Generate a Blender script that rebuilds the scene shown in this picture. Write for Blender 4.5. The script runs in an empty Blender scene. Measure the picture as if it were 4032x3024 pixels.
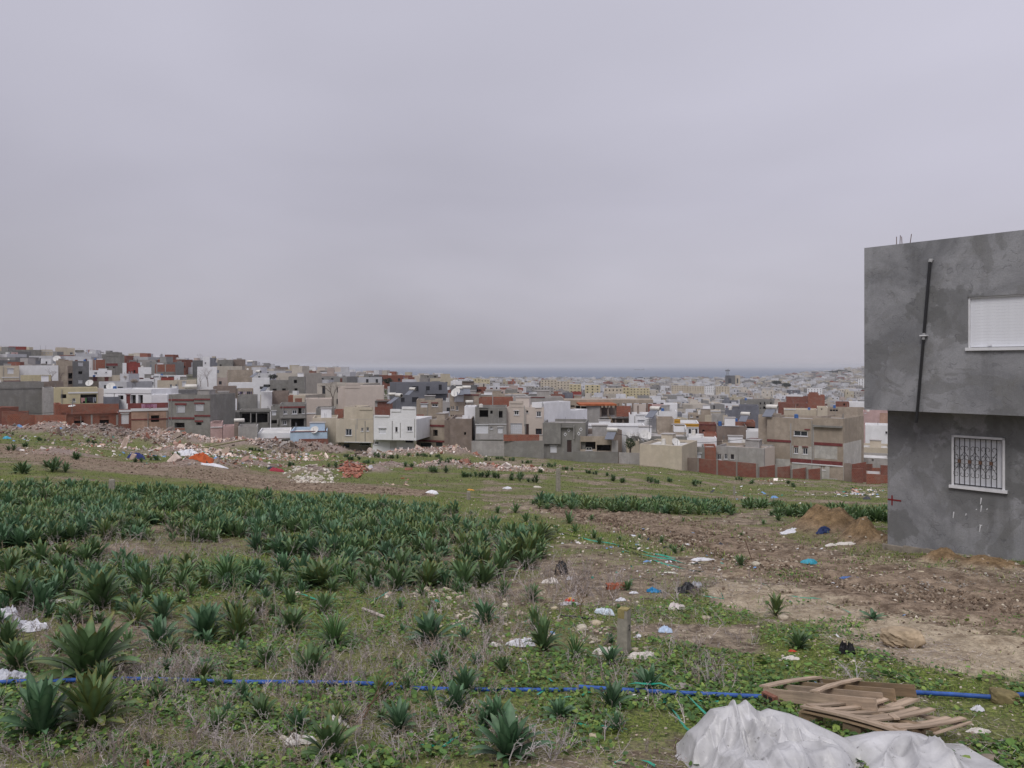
import bpy, math, random
import numpy as np
from mathutils import Vector, Matrix
random.seed(7); RNG = np.random.default_rng(11)
SC = bpy.context.scene; COL = SC.collection
R = math.radians

# ------------------------------------------------------------------ camera, sky, sun, exposure
F, CX, HY = 3100.0, 2016.0, 1440.0          # focal length and horizon of the photograph, in its pixels
cd = bpy.data.cameras.new('camera'); cam = bpy.data.objects.new('camera', cd); COL.objects.link(cam)
cd.sensor_width = 36; cd.lens = F / 4032 * 36; cd.shift_y = (HY - 1512) / 4032
cd.clip_start = .05; cd.clip_end = 200000
cam.location = (0, 0, 0); cam.rotation_euler = (R(90), 0, 0); SC.camera = cam

world = bpy.data.worlds.new('World'); SC.world = world; world.use_nodes = True
nt = world.node_tree; nt.nodes.clear()
def N(nt, t, **kw):
    n = nt.nodes.new(t)
    for k, v in kw.items():
        if k.startswith('i_'):
            key = k[2:]; key = int(key) if key.isdigit() else key.replace('_', ' ')
            n.inputs[key].default_value = v
        else: setattr(n, k, v)
    return n
SUN_EL, SUN_AZ = 52, 205                    # a soft sun behind the cloud, behind the camera
sky = N(nt, 'ShaderNodeTexSky', sky_type='NISHITA', sun_disc=False)
sky.sun_elevation = R(SUN_EL); sky.sun_rotation = R(SUN_AZ); sky.air_density = 1.6; sky.dust_density = 4
tc = N(nt, 'ShaderNodeTexCoord')
sep = N(nt, 'ShaderNodeSeparateXYZ'); nt.links.new(tc.outputs['Generated'], sep.inputs[0])
zz = N(nt, 'ShaderNodeMath', operation='ADD', i_1=.22); nt.links.new(sep.outputs[2], zz.inputs[0])
zm = N(nt, 'ShaderNodeMath', operation='MAXIMUM', i_1=.12); nt.links.new(zz.outputs[0], zm.inputs[0])
dx = N(nt, 'ShaderNodeMath', operation='DIVIDE'); nt.links.new(sep.outputs[0], dx.inputs[0]); nt.links.new(zm.outputs[0], dx.inputs[1])
dy = N(nt, 'ShaderNodeMath', operation='DIVIDE'); nt.links.new(sep.outputs[1], dy.inputs[0]); nt.links.new(zm.outputs[0], dy.inputs[1])
cb = N(nt, 'ShaderNodeCombineXYZ', i_2=7.7); nt.links.new(dx.outputs[0], cb.inputs[0]); nt.links.new(dy.outputs[0], cb.inputs[1])
n1 = N(nt, 'ShaderNodeTexNoise', i_Scale=.55, i_Detail=4.0, i_Roughness=.45, i_Distortion=.3); nt.links.new(cb.outputs[0], n1.inputs['Vector'])
ramp = N(nt, 'ShaderNodeMapRange'); ramp.inputs['From Min'].default_value = .3; ramp.inputs['From Max'].default_value = .7
ramp.inputs['To Min'].default_value = .87; ramp.inputs['To Max'].default_value = 1.15; nt.links.new(n1.outputs['Fac'], ramp.inputs['Value'])
# brighter overhead, as every overcast sky is
g = N(nt, 'ShaderNodeValToRGB'); nt.links.new(sep.outputs[2], g.inputs[0])
g.color_ramp.elements[0].position = 0; g.color_ramp.elements[0].color = (3.62, 3.45, 3.82, 1)
g.color_ramp.elements[1].position = 1; g.color_ramp.elements[1].color = (8.6, 8.5, 9.3, 1)
for p, c in ((.025, (3.74, 3.62, 4.10, 1)), (.10, (3.74, 3.64, 4.18, 1)), (.2, (3.80, 3.70, 4.36, 1)), (.42, (4.55, 4.46, 5.22, 1))):
    e = g.color_ramp.elements.new(p); e.color = c
az = N(nt, 'ShaderNodeMapRange'); nt.links.new(sep.outputs[0], az.inputs['Value'])
az.inputs['From Min'].default_value = -.6; az.inputs['From Max'].default_value = .6
az.inputs['To Min'].default_value = .91; az.inputs['To Max'].default_value = 1.19
m1 = N(nt, 'ShaderNodeMath', operation='MULTIPLY'); nt.links.new(ramp.outputs[0], m1.inputs[0]); nt.links.new(az.outputs[0], m1.inputs[1])
vm = N(nt, 'ShaderNodeVectorMath', operation='SCALE'); nt.links.new(g.outputs[0], vm.inputs[0]); nt.links.new(m1.outputs[0], vm.inputs['Scale'])
mx = N(nt, 'ShaderNodeMix', data_type='RGBA'); mx.inputs[0].default_value = .96
nt.links.new(sky.outputs[0], mx.inputs[6]); nt.links.new(vm.outputs[0], mx.inputs[7])
bg = N(nt, 'ShaderNodeBackground', i_Strength=.1); nt.links.new(mx.outputs[2], bg.inputs[0])
wo = N(nt, 'ShaderNodeOutputWorld'); nt.links.new(bg.outputs[0], wo.inputs[0])

sl = bpy.data.lights.new('sun', 'SUN'); sl.energy = 1.4; sl.angle = R(24); sl.color = (1, .97, .93)
sun = bpy.data.objects.new('sun', sl); COL.objects.link(sun)
sd = Vector((math.sin(R(SUN_AZ)) * math.cos(R(SUN_EL)), math.cos(R(SUN_AZ)) * math.cos(R(SUN_EL)), math.sin(R(SUN_EL))))
sun.rotation_euler = sd.to_track_quat('Z', 'Y').to_euler()
SC.view_settings.view_transform = 'Standard'; SC.view_settings.look = 'None'
SC.view_settings.exposure = 0.22; SC.view_settings.gamma = 1.0; SC.view_settings.use_curve_mapping = False
SC.render.engine = 'CYCLES'; SC.cycles.max_bounces = 6; SC.cycles.diffuse_bounces = 3; SC.cycles.volume_bounces = 0
SC.cycles.transparent_max_bounces = 8

# ------------------------------------------------------------------ tagging and mesh helpers
def tag(o, label=None, cat=None, group=None, kind=None):
    for k, v in (('label', label), ('category', cat), ('group', group), ('kind', kind)):
        if v: o[k] = v
    return o
def empty(name, loc=(0, 0, 0), mat=None):
    o = bpy.data.objects.new(name, None); COL.objects.link(o); o.empty_display_size = .1
    if mat is not None: o.matrix_world = mat
    else: o.location = loc
    return o
def link(name, me, parent=None, loc=None, mat=None):
    o = bpy.data.objects.new(name, me); COL.objects.link(o)
    if parent is not None: o.parent = parent
    if loc is not None: o.location = loc
    if mat is not None: o.matrix_basis = mat
    return o
class MB:
    """collects quads and triangles, with a material slot and a colour for each piece"""
    def __init__(s): s.v, s.f, s.m, s.c, s.n, s.hasc = [], [], [], [], 0, False
    def add(s, v, f, m=0, c=None):
        v = np.asarray(v, float).reshape(-1, 3); f = np.asarray(f, int)
        if f.ndim == 1: f = f.reshape(1, -1)
        s.v.append(v); s.f.append(f + s.n); s.m.append(np.full(len(f), m)); s.n += len(v)
        if c is None: s.c.append(np.ones((len(v), 3)))
        else: s.c.append(np.broadcast_to(np.asarray(c, float), (len(v), 3))); s.hasc = True
        return s
    def box(s, x0, x1, y0, y1, z0, z1, m=0, c=None):
        v = [(x, y, z) for z in (z0, z1) for y in (y0, y1) for x in (x0, x1)]
        return s.add(v, [(0, 2, 3, 1), (4, 5, 7, 6), (0, 1, 5, 4), (2, 6, 7, 3), (0, 4, 6, 2), (1, 3, 7, 5)], m, c)
    def bar(s, p, q, w, h, m=0, c=None, up=(0, 0, 1)):
        p, q = Vector(p), Vector(q); d = (q - p).normalized(); a = d.cross(Vector(up))
        if a.length < 1e-4: a = d.cross(Vector((1, 0, 0)))
        a.normalize(); b = a.cross(d); a = a * w / 2; b = b * h / 2
        v = [p - a - b, p + a - b, p + a + b, p - a + b, q - a - b, q + a - b, q + a + b, q - a + b]
        return s.add([tuple(x) for x in v], [(0, 1, 2, 3), (7, 6, 5, 4), (0, 4, 5, 1), (1, 5, 6, 2), (2, 6, 7, 3), (3, 7, 4, 0)], m, c)
    def tube(s, pts, r, n=6, m=0, c=None, cap=True):
        pts = [Vector(p) for p in pts]; rr = r if hasattr(r, '__len__') else [r] * len(pts); rings = []
        for i, p in enumerate(pts):
            d = (pts[min(i + 1, len(pts) - 1)] - pts[max(i - 1, 0)]).normalized()
            a = d.cross(Vector((0, 0, 1)))
            if a.length < .05: a = d.cross(Vector((1, 0, 0)))
            a.normalize(); b = a.cross(d)
            rings += [p + (a * math.cos(t) + b * math.sin(t)) * rr[i] for t in [2 * math.pi * k / n for k in range(n)]]
        f = [(i * n + k, i * n + (k + 1) % n, (i + 1) * n + (k + 1) % n, (i + 1) * n + k) for i in range(len(pts) - 1) for k in range(n)]
        s.add([tuple(x) for x in rings], f, m, c)
        if cap and n == 6:
            b = s.n - len(rings); L = b + (len(pts) - 1) * n
            for o in (b, L):
                s.f.append(np.array([(o, o + 1, o + 2, o + 3), (o, o + 3, o + 4, o + 5)])); s.m.append(np.full(2, m))
        return s
    def mesh(s, name, mats, smooth=False):
        me = bpy.data.meshes.new(name)
        V = np.concatenate(s.v); quads = [f for f in s.f if f.shape[1] == 4]; tris = [f for f in s.f if f.shape[1] == 3]
        mq = [m for f, m in zip(s.f, s.m) if f.shape[1] == 4]; mt = [m for f, m in zip(s.f, s.m) if f.shape[1] == 3]
        Q = np.concatenate(quads).ravel() if quads else np.zeros(0, int); T = np.concatenate(tris).ravel() if tris else np.zeros(0, int)
        nq, ntr = len(Q) // 4, len(T) // 3
        me.vertices.add(len(V)); me.vertices.foreach_set('co', V.ravel())
        me.loops.add(len(Q) + len(T)); me.loops.foreach_set('vertex_index', np.concatenate([Q, T]).astype(np.int32))
        me.polygons.add(nq + ntr)
        st = np.concatenate([np.arange(nq) * 4, nq * 4 + np.arange(ntr) * 3]).astype(np.int32)
        me.polygons.foreach_set('loop_start', st)
        mi = np.concatenate([x for x in mq + mt]).astype(np.int32) if (mq or mt) else np.zeros(0, np.int32)
        me.polygons.foreach_set('material_index', mi)
        me.polygons.foreach_set('use_smooth', np.full(nq + ntr, smooth))
        for m in (mats if isinstance(mats, (list, tuple)) else [mats]): me.materials.append(m)
        if s.hasc:
            ca = me.color_attributes.new('col', 'FLOAT_COLOR', 'POINT'); C = np.concatenate(s.c)
            ca.data.foreach_set('color', np.concatenate([C, np.ones((len(C), 1))], 1).astype(np.float32).ravel())
        me.update(calc_edges=True); me.validate(verbose=False)
        return me
    def build(s, name, mats, parent=None, smooth=False, loc=None, mat=None):
        return link(name, s.mesh(name, mats, smooth), parent, loc, mat)

def rotm(ax, ay, az):
    """stack of rotation matrices from arrays of euler angles (x, then y, then z)"""
    ca, sa, cb_, sb, cc, sc_ = np.cos(ax), np.sin(ax), np.cos(ay), np.sin(ay), np.cos(az), np.sin(az)
    o, z = np.ones_like(ca), np.zeros_like(ca)
    X = np.stack([o, z, z, z, ca, -sa, z, sa, ca], -1).reshape(-1, 3, 3)
    Y = np.stack([cb_, z, sb, z, o, z, -sb, z, cb_], -1).reshape(-1, 3, 3)
    Z = np.stack([cc, -sc_, z, sc_, cc, z, z, z, o], -1).reshape(-1, 3, 3)
    return Z @ Y @ X
def scatter(mb, tv, tf, pos, rot, scl, col=None, jit=0, m=0):
    tv, tf = np.asarray(tv, float), np.asarray(tf, int); n = len(pos); k = len(tv)
    V = np.broadcast_to(tv, (n, k, 3)) * np.asarray(scl).reshape(n, 1, -1)
    if jit: V = V * (1 + RNG.uniform(-jit, jit, (n, k, 3)))
    V = np.einsum('nij,nkj->nki', rot, V) + np.asarray(pos)[:, None, :]
    Fc = (tf[None] + (np.arange(n) * k)[:, None, None]).reshape(-1, tf.shape[1])
    C = None if col is None else np.repeat(np.asarray(col), k, 0)
    mb.add(V.reshape(-1, 3), Fc, m, C)
def prisms(mb, p0, p1, r0, r1, col=None, m=0):
    p0, p1 = np.asarray(p0, float), np.asarray(p1, float); d = p1 - p0
    d /= np.linalg.norm(d, axis=1, keepdims=True) + 1e-9
    a = np.cross(d, np.array([.31, .17, .94])); a /= np.linalg.norm(a, axis=1, keepdims=True) + 1e-9; b = np.cross(d, a)
    n = len(p0); V = np.zeros((n, 6, 3)); r0 = np.broadcast_to(r0, n)[:, None]; r1 = np.broadcast_to(r1, n)[:, None]
    for k in range(3):
        t = 2 * math.pi * k / 3; w = a * math.cos(t) + b * math.sin(t)
        V[:, k] = p0 + w * r0; V[:, 3 + k] = p1 + w * r1
    f = np.array([(0, 1, 4, 3), (1, 2, 5, 4), (2, 0, 3, 5)])
    Fc = (f[None] + (np.arange(n) * 6)[:, None, None]).reshape(-1, 4)
    mb.add(V.reshape(-1, 3), Fc, m, None if col is None else np.repeat(np.asarray(col), 6, 0))

# hashed value noise, in numpy, for the lie of the land
def vnoise(x, y, seed=0):
    xi, yi = np.floor(x), np.floor(y); fx, fy = x - xi, y - yi
    fx, fy = fx * fx * (3 - 2 * fx), fy * fy * (3 - 2 * fy)
    def h(a, b): t = np.sin(a * 127.1 + b * 311.7 + seed * 74.7) * 43758.5453; return t - np.floor(t)
    return (h(xi, yi) * (1 - fx) + h(xi + 1, yi) * fx) * (1 - fy) + (h(xi, yi + 1) * (1 - fx) + h(xi + 1, yi + 1) * fx) * fy
def fbm(x, y, o=4, seed=0):
    s, a, t = 0, 1, 0
    for i in range(o):
        s = s + a * vnoise(x * 2 ** i + 17.3 * i, y * 2 ** i - 9.1 * i, seed + i); t += a; a *= .5
    return s / t

# ------------------------------------------------------------------ materials
MATS = {}
def new_mat(name):
    m = bpy.data.materials.new(name); m.use_nodes = True; t = m.node_tree; t.nodes.clear()
    b = N(t, 'ShaderNodeBsdfPrincipled'); o = N(t, 'ShaderNodeOutputMaterial'); t.links.new(b.outputs[0], o.inputs[0])
    b.inputs['Specular IOR Level'].default_value = .25
    return m, t, b
def lk(t, a, b): t.links.new(a, b)
def pos_noise(t, scale, detail=4, rough=.55, stretch=None, obj=False, dist=0, off=0):
    if obj: src = N(t, 'ShaderNodeTexCoord').outputs['Object']
    else: src = N(t, 'ShaderNodeNewGeometry').outputs['Position']
    if stretch or off:
        mp = N(t, 'ShaderNodeMapping'); mp.inputs['Scale'].default_value = stretch or (1, 1, 1)
        mp.inputs['Location'].default_value = (off, off * 1.7, off * .3); lk(t, src, mp.inputs[0]); src = mp.outputs[0]
    n = N(t, 'ShaderNodeTexNoise', i_Scale=scale, i_Detail=float(detail), i_Roughness=rough, i_Distortion=float(dist)); lk(t, src, n.inputs['Vector'])
    return n.outputs['Fac']
def rng(t, v, a, b, c=0, d=1):
    r = N(t, 'ShaderNodeMapRange'); lk(t, v, r.inputs['Value'])
    for k, x in (('From Min', a), ('From Max', b), ('To Min', c), ('To Max', d)): r.inputs[k].default_value = x
    return r.outputs[0]
def mix(t, f, a, b, mode='MIX'):
    n = N(t, 'ShaderNodeMix', data_type='RGBA', blend_type=mode)
    for s, x in ((0, f), (6, a), (7, b)):
        if isinstance(x, (int, float)): n.inputs[s].default_value = x
        elif isinstance(x, (tuple, list)): n.inputs[s].default_value = (*x[:3], 1)
        else: lk(t, x, n.inputs[s])
    return n.outputs[2]
def math_(t, op, a, b):
    n = N(t, 'ShaderNodeMath', operation=op)
    for i, x in enumerate((a, b)):
        if isinstance(x, (int, float)): n.inputs[i].default_value = x
        else: lk(t, x, n.inputs[i])
    return n.outputs[0]
def bump(t, b, h, s, d=.02):
    n = N(t, 'ShaderNodeBump', i_Strength=s, i_Distance=d); lk(t, h, n.inputs['Height']); lk(t, n.outputs[0], b.inputs['Normal'])
def wall_mat(col, stain=.5, rough=.9):
    """weathered render or paint on masonry, stained in patches and down-streaks"""
    key = ('wall', tuple(round(c, 3) for c in col), stain)
    if key in MATS: return MATS[key]
    m, t, b = new_mat('plaster')
    big = pos_noise(t, .5, 6, .66, off=random.random() * 50); st = pos_noise(t, 1.1, 5, .6, (1, 1, .13)); fine = pos_noise(t, 9, 3, .6)
    dark = tuple(c * (1 - .62 * stain) for c in col)
    c1 = mix(t, rng(t, big, .40, .62), tuple(min(1, c * 1.06) for c in col), tuple(c * k for c, k in zip(col, (1 - .5 * stain, 1 - .54 * stain, 1 - .6 * stain))))
    mid = pos_noise(t, 1.1, 6, .72, off=7); c1 = mix(t, rng(t, mid, .48, .6, 0, .85), c1, tuple(c * (1 - .5 * stain) for c in col))
    c2 = mix(t, rng(t, st, .48, .68, 0, .8), c1, dark)
    c3 = mix(t, .25, c2, mix(t, fine, tuple(c * .75 for c in col), tuple(min(1, c * 1.15) for c in col)))
    lk(t, c3, b.inputs['Base Color']); b.inputs['Roughness'].default_value = rough
    bump(t, b, fine, .3, .03); MATS[key] = m; return m
def brick_mat(col=(.26, .078, .046), mortar=(.26, .2, .17), w=.30, h=.21):
    key = ('brick', col)
    if key in MATS: return MATS[key]
    m, t, b = new_mat('hollow_brick')
    tcn = N(t, 'ShaderNodeTexCoord'); sp = N(t, 'ShaderNodeSeparateXYZ'); lk(t, tcn.outputs['Object'], sp.inputs[0])
    cbn = N(t, 'ShaderNodeCombineXYZ'); lk(t, math_(t, 'ADD', sp.outputs[0], sp.outputs[1]), cbn.inputs[0]); lk(t, sp.outputs[2], cbn.inputs[1])
    br = N(t, 'ShaderNodeTexBrick', i_Scale=1.0); br.inputs['Brick Width'].default_value = w; br.inputs['Row Height'].default_value = h
    br.inputs['Mortar Size'].default_value = .012; br.inputs['Color1'].default_value = (*col, 1)
    br.inputs['Color2'].default_value = (col[0] * .72, col[1] * .75, col[2] * .8, 1); br.inputs['Mortar'].default_value = (*mortar, 1)
    br.inputs['Bias'].default_value = -.1; lk(t, cbn.outputs[0], br.inputs['Vector'])
    big = pos_noise(t, .7, 5, .65)
    c = mix(t, rng(t, big, .45, .75, 0, .55), br.outputs['Color'], (.22, .17, .14))
    lk(t, c, b.inputs['Base Color']); b.inputs['Roughness'].default_value = .92; bump(t, b, br.outputs['Fac'], -.4, .02)
    MATS[key] = m; return m
def flat(name, col, rough=.6, var=.15, scale=8, metal=0, spec=.25, obj=True):
    key = (name, col)
    if key in MATS: return MATS[key]
    m, t, b = new_mat(name); n = pos_noise(t, scale, 4, .6, obj=obj)
    lk(t, mix(t, rng(t, n, .3, .7), tuple(c * (1 - var) for c in col), tuple(min(1, c * (1 + var)) for c in col)), b.inputs['Base Color'])
    b.inputs['Roughness'].default_value = rough; b.inputs['Metallic'].default_value = metal; b.inputs['Specular IOR Level'].default_value = spec
    MATS[key] = m; return m
def vcol(name, rough=.85, scale=30, var=.25, bmp=0, spec=.2, trans=0):
    key = ('v', name)
    if key in MATS: return MATS[key]
    m, t, b = new_mat(name); a = N(t, 'ShaderNodeAttribute', attribute_name='col'); n = pos_noise(t, scale, 3, .6)
    sc = N(t, 'ShaderNodeVectorMath', operation='SCALE'); lk(t, a.outputs['Color'], sc.inputs[0]); lk(t, rng(t, n, .3, .7, 1 - var, 1 + var), sc.inputs['Scale'])
    lk(t, sc.outputs[0], b.inputs['Base Color']); b.inputs['Roughness'].default_value = rough; b.inputs['Specular IOR Level'].default_value = spec
    if bmp: bump(t, b, n, bmp, .01)
    MATS[key] = m; return m
GLASS = flat('window_glass', (.035, .04, .05), .15, .3, .5, spec=.6)
DARK = flat('dim_interior', (.028, .025, .024), .95, .3, 1)  # near-black colour stands in for darkness inside rooms and holes; also tank ends
WHITE = flat('white_paint', (.62, .62, .64), .6, .08)
SHUT = flat('white_roller_shutter', (.66, .67, .71), .5, .06)
MAROON = flat('maroon_tile', (.16, .045, .045), .8, .3, 3)
ROOFG = flat('roof_screed', (.33, .31, .30), .95, .3, .4)
ROOFW = flat('limewashed_roof', (.5, .49, .48), .95, .25, .5)
STEEL = flat('grey_steel', (.2, .2, .21), .5, .3, metal=.3)

# ------------------------------------------------------------------ the lie of the land (eye level is z = 0; the hillside falls to the sea)
NEAR = [(-20, .2), (0, -1.7), (5, -2.4), (8, -2.8)]
COLS = {
 -300: [(10, -2.95), (14, -3.3), (20, -3.65), (28, -3.9), (36, -4.4), (60, -6.6), (90, -8.6), (120, -10.2), (135, -11.5), (150, -13), (190, -12.5), (240, -9), (300, -4.0), (360, -.5), (420, 3), (520, 4), (800, -5), (1500, -40), (3000, -75), (7000, -90)],
 100: [(10, -2.95), (14, -3.35), (20, -3.75), (28, -4.05), (36, -4.6), (60, -7.0), (90, -9.0), (120, -10.6), (135, -12), (150, -13.5), (190, -13), (240, -9.3), (300, -4.6), (360, -1), (420, 2.5), (520, 3.5), (800, -5), (1500, -40), (3000, -75), (7000, -90)],
 700: [(10, -3.0), (14, -3.45), (20, -3.85), (28, -4.4), (36, -5.1), (60, -7.8), (90, -10.2), (120, -12.2), (135, -13.4), (150, -15), (190, -14.5), (240, -10.2), (300, -6), (360, -3.6), (450, -1.7), (600, -2.5), (900, -14), (1500, -40), (3000, -72), (7000, -90)],
 1200: [(10, -3.05), (14, -3.5), (20, -3.95), (28, -4.6), (36, -5.5), (60, -8.4), (90, -11.2), (120, -13.3), (135, -14.6), (150, -16.5), (190, -15.5), (240, -12), (300, -10), (400, -8.3), (500, -8), (700, -12), (1000, -24), (1600, -45), (3000, -70), (7000, -90)],
 1650: [(10, -3.05), (14, -3.55), (20, -4.05), (28, -4.75), (36, -5.7), (60, -8.6), (90, -11.6), (120, -13.7), (135, -14.7), (150, -17), (190, -17), (240, -13), (300, -11.6), (400, -11), (500, -12), (700, -20), (1000, -30), (1600, -44), (2600, -60), (3700, -67), (7000, -90)],
 2000: [(10, -3.1), (14, -3.6), (20, -4.15), (28, -4.85), (36, -5.9), (60, -8.8), (90, -12), (120, -14.1), (126, -14.5), (135, -15.3), (150, -18), (200, -19.5), (300, -20.5), (450, -22.5), (700, -26), (1000, -33), (1600, -45), (2600, -58), (3700, -66.7), (7000, -90)],
 2400: [(10, -3.1), (14, -3.62), (20, -4.25), (28, -5.0), (36, -6.1), (60, -9.1), (90, -12.6), (120, -15.1), (127, -15.6), (150, -19), (200, -21.5), (300, -24), (450, -27), (600, -29), (900, -36), (1400, -46), (2200, -56), (3700, -66.7), (7000, -90)],
 3000: [(10, -3.1), (14, -3.62), (20, -4.4), (28, -5.2), (36, -6.3), (60, -9.9), (90, -13.8), (118, -16.7), (150, -21), (200, -24.5), (300, -29), (450, -34), (600, -37), (900, -42), (1400, -50), (2200, -58), (3000, -62), (3800, -66.7), (7000, -90)],
 3250: [(10, -3.1), (14, -3.64), (20, -4.42), (28, -5.3), (36, -6.4), (60, -10), (90, -14.1), (120, -17.3), (150, -21.7), (200, -25.5), (300, -30.5), (450, -34.5), (900, -44), (1400, -51), (2000, -54), (2800, -48), (3500, -41), (4200, -42), (7000, -90)],
 3400: [(10, -3.1), (14, -3.65), (18, -4.17), (20, -4.42), (28, -5.35), (36, -6.45), (60, -10.1), (90, -14.3), (120, -17.9), (150, -22), (200, -26), (300, -31), (450, -35), (900, -44), (1400, -49), (2000, -50), (2800, -41), (3500, -28), (4200, -20), (5200, -22), (7000, -40)],
 4400: [(10, -3.1), (14, -3.6), (18, -4.1), (20, -4.4), (28, -5.35), (36, -6.45), (60, -10.1), (90, -14.3), (120, -17.9), (150, -22), (200, -26), (300, -31), (450, -35), (900, -44), (1400, -49), (2000, -46), (2800, -38), (3500, -25), (4200, -18), (5200, -18), (7000, -20)],
}
_cp = sorted(COLS); _dg = np.concatenate([np.linspace(-20, 10, 61), np.geomspace(10.05, 7000, 500)])
_tab = np.array([np.interp(_dg, [d for d, z in NEAR + COLS[c]], [z for d, z in NEAR + COLS[c]]) for c in _cp])
_k = np.array([.25, .5, .25])
for _i in range(6): _tab[:, 1:-1] = (_tab[:, :-2] + 2 * _tab[:, 1:-1] + _tab[:, 2:]) / 4
HD = np.geomspace(3.2, 3000, 500)
MOUNDS = []          # (x, y, rx, ry, h)
def gz0(x, y):
    x, y = np.asarray(x, float), np.asarray(y, float)
    px = np.clip(CX + F * x / np.maximum(y, 4), _cp[0], _cp[-1])
    fi = np.interp(px, _cp, range(len(_cp))); i0 = np.minimum(fi.astype(int), len(_cp) - 2); fr = fi - i0; fr = fr * fr * (3 - 2 * fr)
    fd = np.interp(y, _dg, range(len(_dg))); j0 = np.minimum(fd.astype(int), len(_dg) - 2); gr = fd - j0
    a = _tab[i0, j0] * (1 - gr) + _tab[i0, j0 + 1] * gr; b = _tab[i0 + 1, j0] * (1 - gr) + _tab[i0 + 1, j0 + 1] * gr
    return a * (1 - fr) + b * fr
def pxy(x, y, z): return CX + F * x / y, HY - F * z / y
def hit0(px, py):
    z = gz0((px - CX) / F * HD, HD); k = int(np.argmax((HY - py) / F * HD < z)); d = np.linspace(HD[max(k - 1, 0)], HD[k], 12)
    return float(d[int(np.argmax((HY - py) / F * d < gz0((px - CX) / F * d, d)))])
def gz(x, y):
    x, y = np.asarray(x, float), np.asarray(y, float); z = gz0(x, y)
    near = np.clip((140 - y) / 60, 0, 1) * (y > -20)
    z = z + near * ((fbm(x * .25, y * .25, 3, 3) - .5) * .22 + (fbm(x * 1.3, y * 1.3, 3, 5) - .5) * .08)
    far = np.clip((y - 30) / 30, 0, 1) * near
    z = z + far * (fbm(x * .09, y * .09, 3, 9) - .5) * 1.0
    for (mx_, my, rx, ry, h) in MOUNDS:
        q = ((x - mx_) / rx) ** 2 + ((y - my) / ry) ** 2
        k = q < 4
        if k.any(): z = z + np.where(k, h * np.exp(-q * 1.3) * (.65 + .7 * fbm(np.where(k, x, 0) * 3 / rx, np.where(k, y, 0) * 3 / ry, 3, 21)), 0)
    return z
def mound(px, py, rxp, ry, h):
    d = hit0(px, py); MOUNDS.append(((px - CX) / F * d, d, rxp / F * d, ry, h))
# rubble banks along the far edge of the field (px, crest py, half width, depth, metres away), small tips in the middle, spoil by the concrete house
for px, cr, rxp, ry, d in ((40, 1668, 110, 9, 117), (221, 1652, 100, 8, 117), (380, 1676, 90, 8, 117), (490, 1686, 90, 8, 118), (610, 1684, 90, 8, 117), (700, 1708, 80, 8, 116), (821, 1724, 100, 7, 118), (948, 1732, 100, 7, 118), (1050, 1742, 90, 6, 119),
                           (1150, 1748, 90, 6, 119), (1240, 1742, 80, 6, 120), (1330, 1758, 70, 5, 120), (1593, 1768, 100, 4, 121), (1700, 1760, 90, 4, 121), (1800, 1748, 70, 4, 121)):
    x = (px - CX) / F * d; MOUNDS.append((x, d, rxp / F * d, ry, (-(cr - HY) / F * d - float(gz0(x, d))) * .74))
for a in ((1230, 1878, 75, 2.2, .75), (1385, 1850, 60, 2.5, .6), (1540, 1845, 110, 4, .6), (1480, 1870, 60, 2, .5), (1740, 1840, 120, 4, .7), (1930, 1848, 110, 3.5, .5), (2080, 1850, 70, 2.5, .4), (1450, 1800, 50, 3, .6), (800, 1850, 120, 4, .5),
          (250, 1790, 120, 3, .5), (1000, 1830, 120, 4, .6), (700, 1790, 110, 6, .8), (3262, 2104, 135, 1.0, .74), (3405, 2145, 85, .9, .56), (3720, 2215, 90, .5, .22), (3900, 2235, 120, .5, .18)): mound(*a)
def hit(px, py):
    a, b = (px - CX) / F, (HY - py) / F
    k = int(np.argmax(b * HD < gz0(a * HD, HD) + 1.5)); lo, hi = HD[max(k - 1, 0)], None   # first where a mound could reach
    while hi is None:
        d = np.geomspace(lo, lo * 1.6, 90); w = b * d < gz(a * d, d)
        if w.any() or lo > 3000: hi = d[int(np.argmax(w))]; lo = d[max(int(np.argmax(w)) - 1, 0)]
        else: lo = d[-1]
    d = np.linspace(lo, hi, 12); return float(d[int(np.argmax(b * d < gz(a * d, d)))])
def G(px, py, lift=0):
    """the point of the ground that the photograph shows at px, py"""
    d = hit(px, py); x = (px - CX) / F * d; return Vector((x, d, float(gz(x, d)) + lift))
def P(px, py, d): return Vector(((px - CX) / F * d, d, (HY - py) / F * d))
def gxy(x, y, lift=0): return Vector((x, y, float(gz(x, y)) + lift))

def poly_in(px, py, poly):
    ins = np.zeros(np.shape(px), bool); n = len(poly)
    for i in range(n):
        (x0, y0), (x1, y1) = poly[i], poly[(i + 1) % n]
        c = ((y0 > py) != (y1 > py)) & (px < (x1 - x0) * (py - y0) / ((y1 - y0) or 1e-9) + x0); ins ^= c
    return ins
def line_d(px, py, pts, k=1.0):
    """distance to a polyline over the stated width at each point; below 1 is inside"""
    best = np.full(np.shape(px), 1e9)
    for (x0, y0, w0), (x1, y1, w1) in zip(pts, pts[1:]):
        t = np.clip(((px - x0) * (x1 - x0) + (py - y0) * (y1 - y0)) / ((x1 - x0) ** 2 + (y1 - y0) ** 2), 0, 1)
        best = np.minimum(best, np.hypot(px - x0 - t * (x1 - x0), py - y0 - t * (y1 - y0)) / (w0 + t * (w1 - w0)))
    return best
TRACK = [(2120, 1985, 22), (2350, 2030, 45), (2600, 2090, 60), (2850, 2165, 85), (3150, 2240, 90), (3500, 2330, 110), (4100, 2440, 140)]
FURROW = [(-100, 1765, 16), (150, 1800, 22), (500, 1838, 22), (900, 1880, 22), (1200, 1912, 22), (1700, 1945, 10)]
SAND = [(2850, 2330, 45), (3150, 2400, 60), (3500, 2490, 70), (4100, 2620, 90)]
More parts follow.
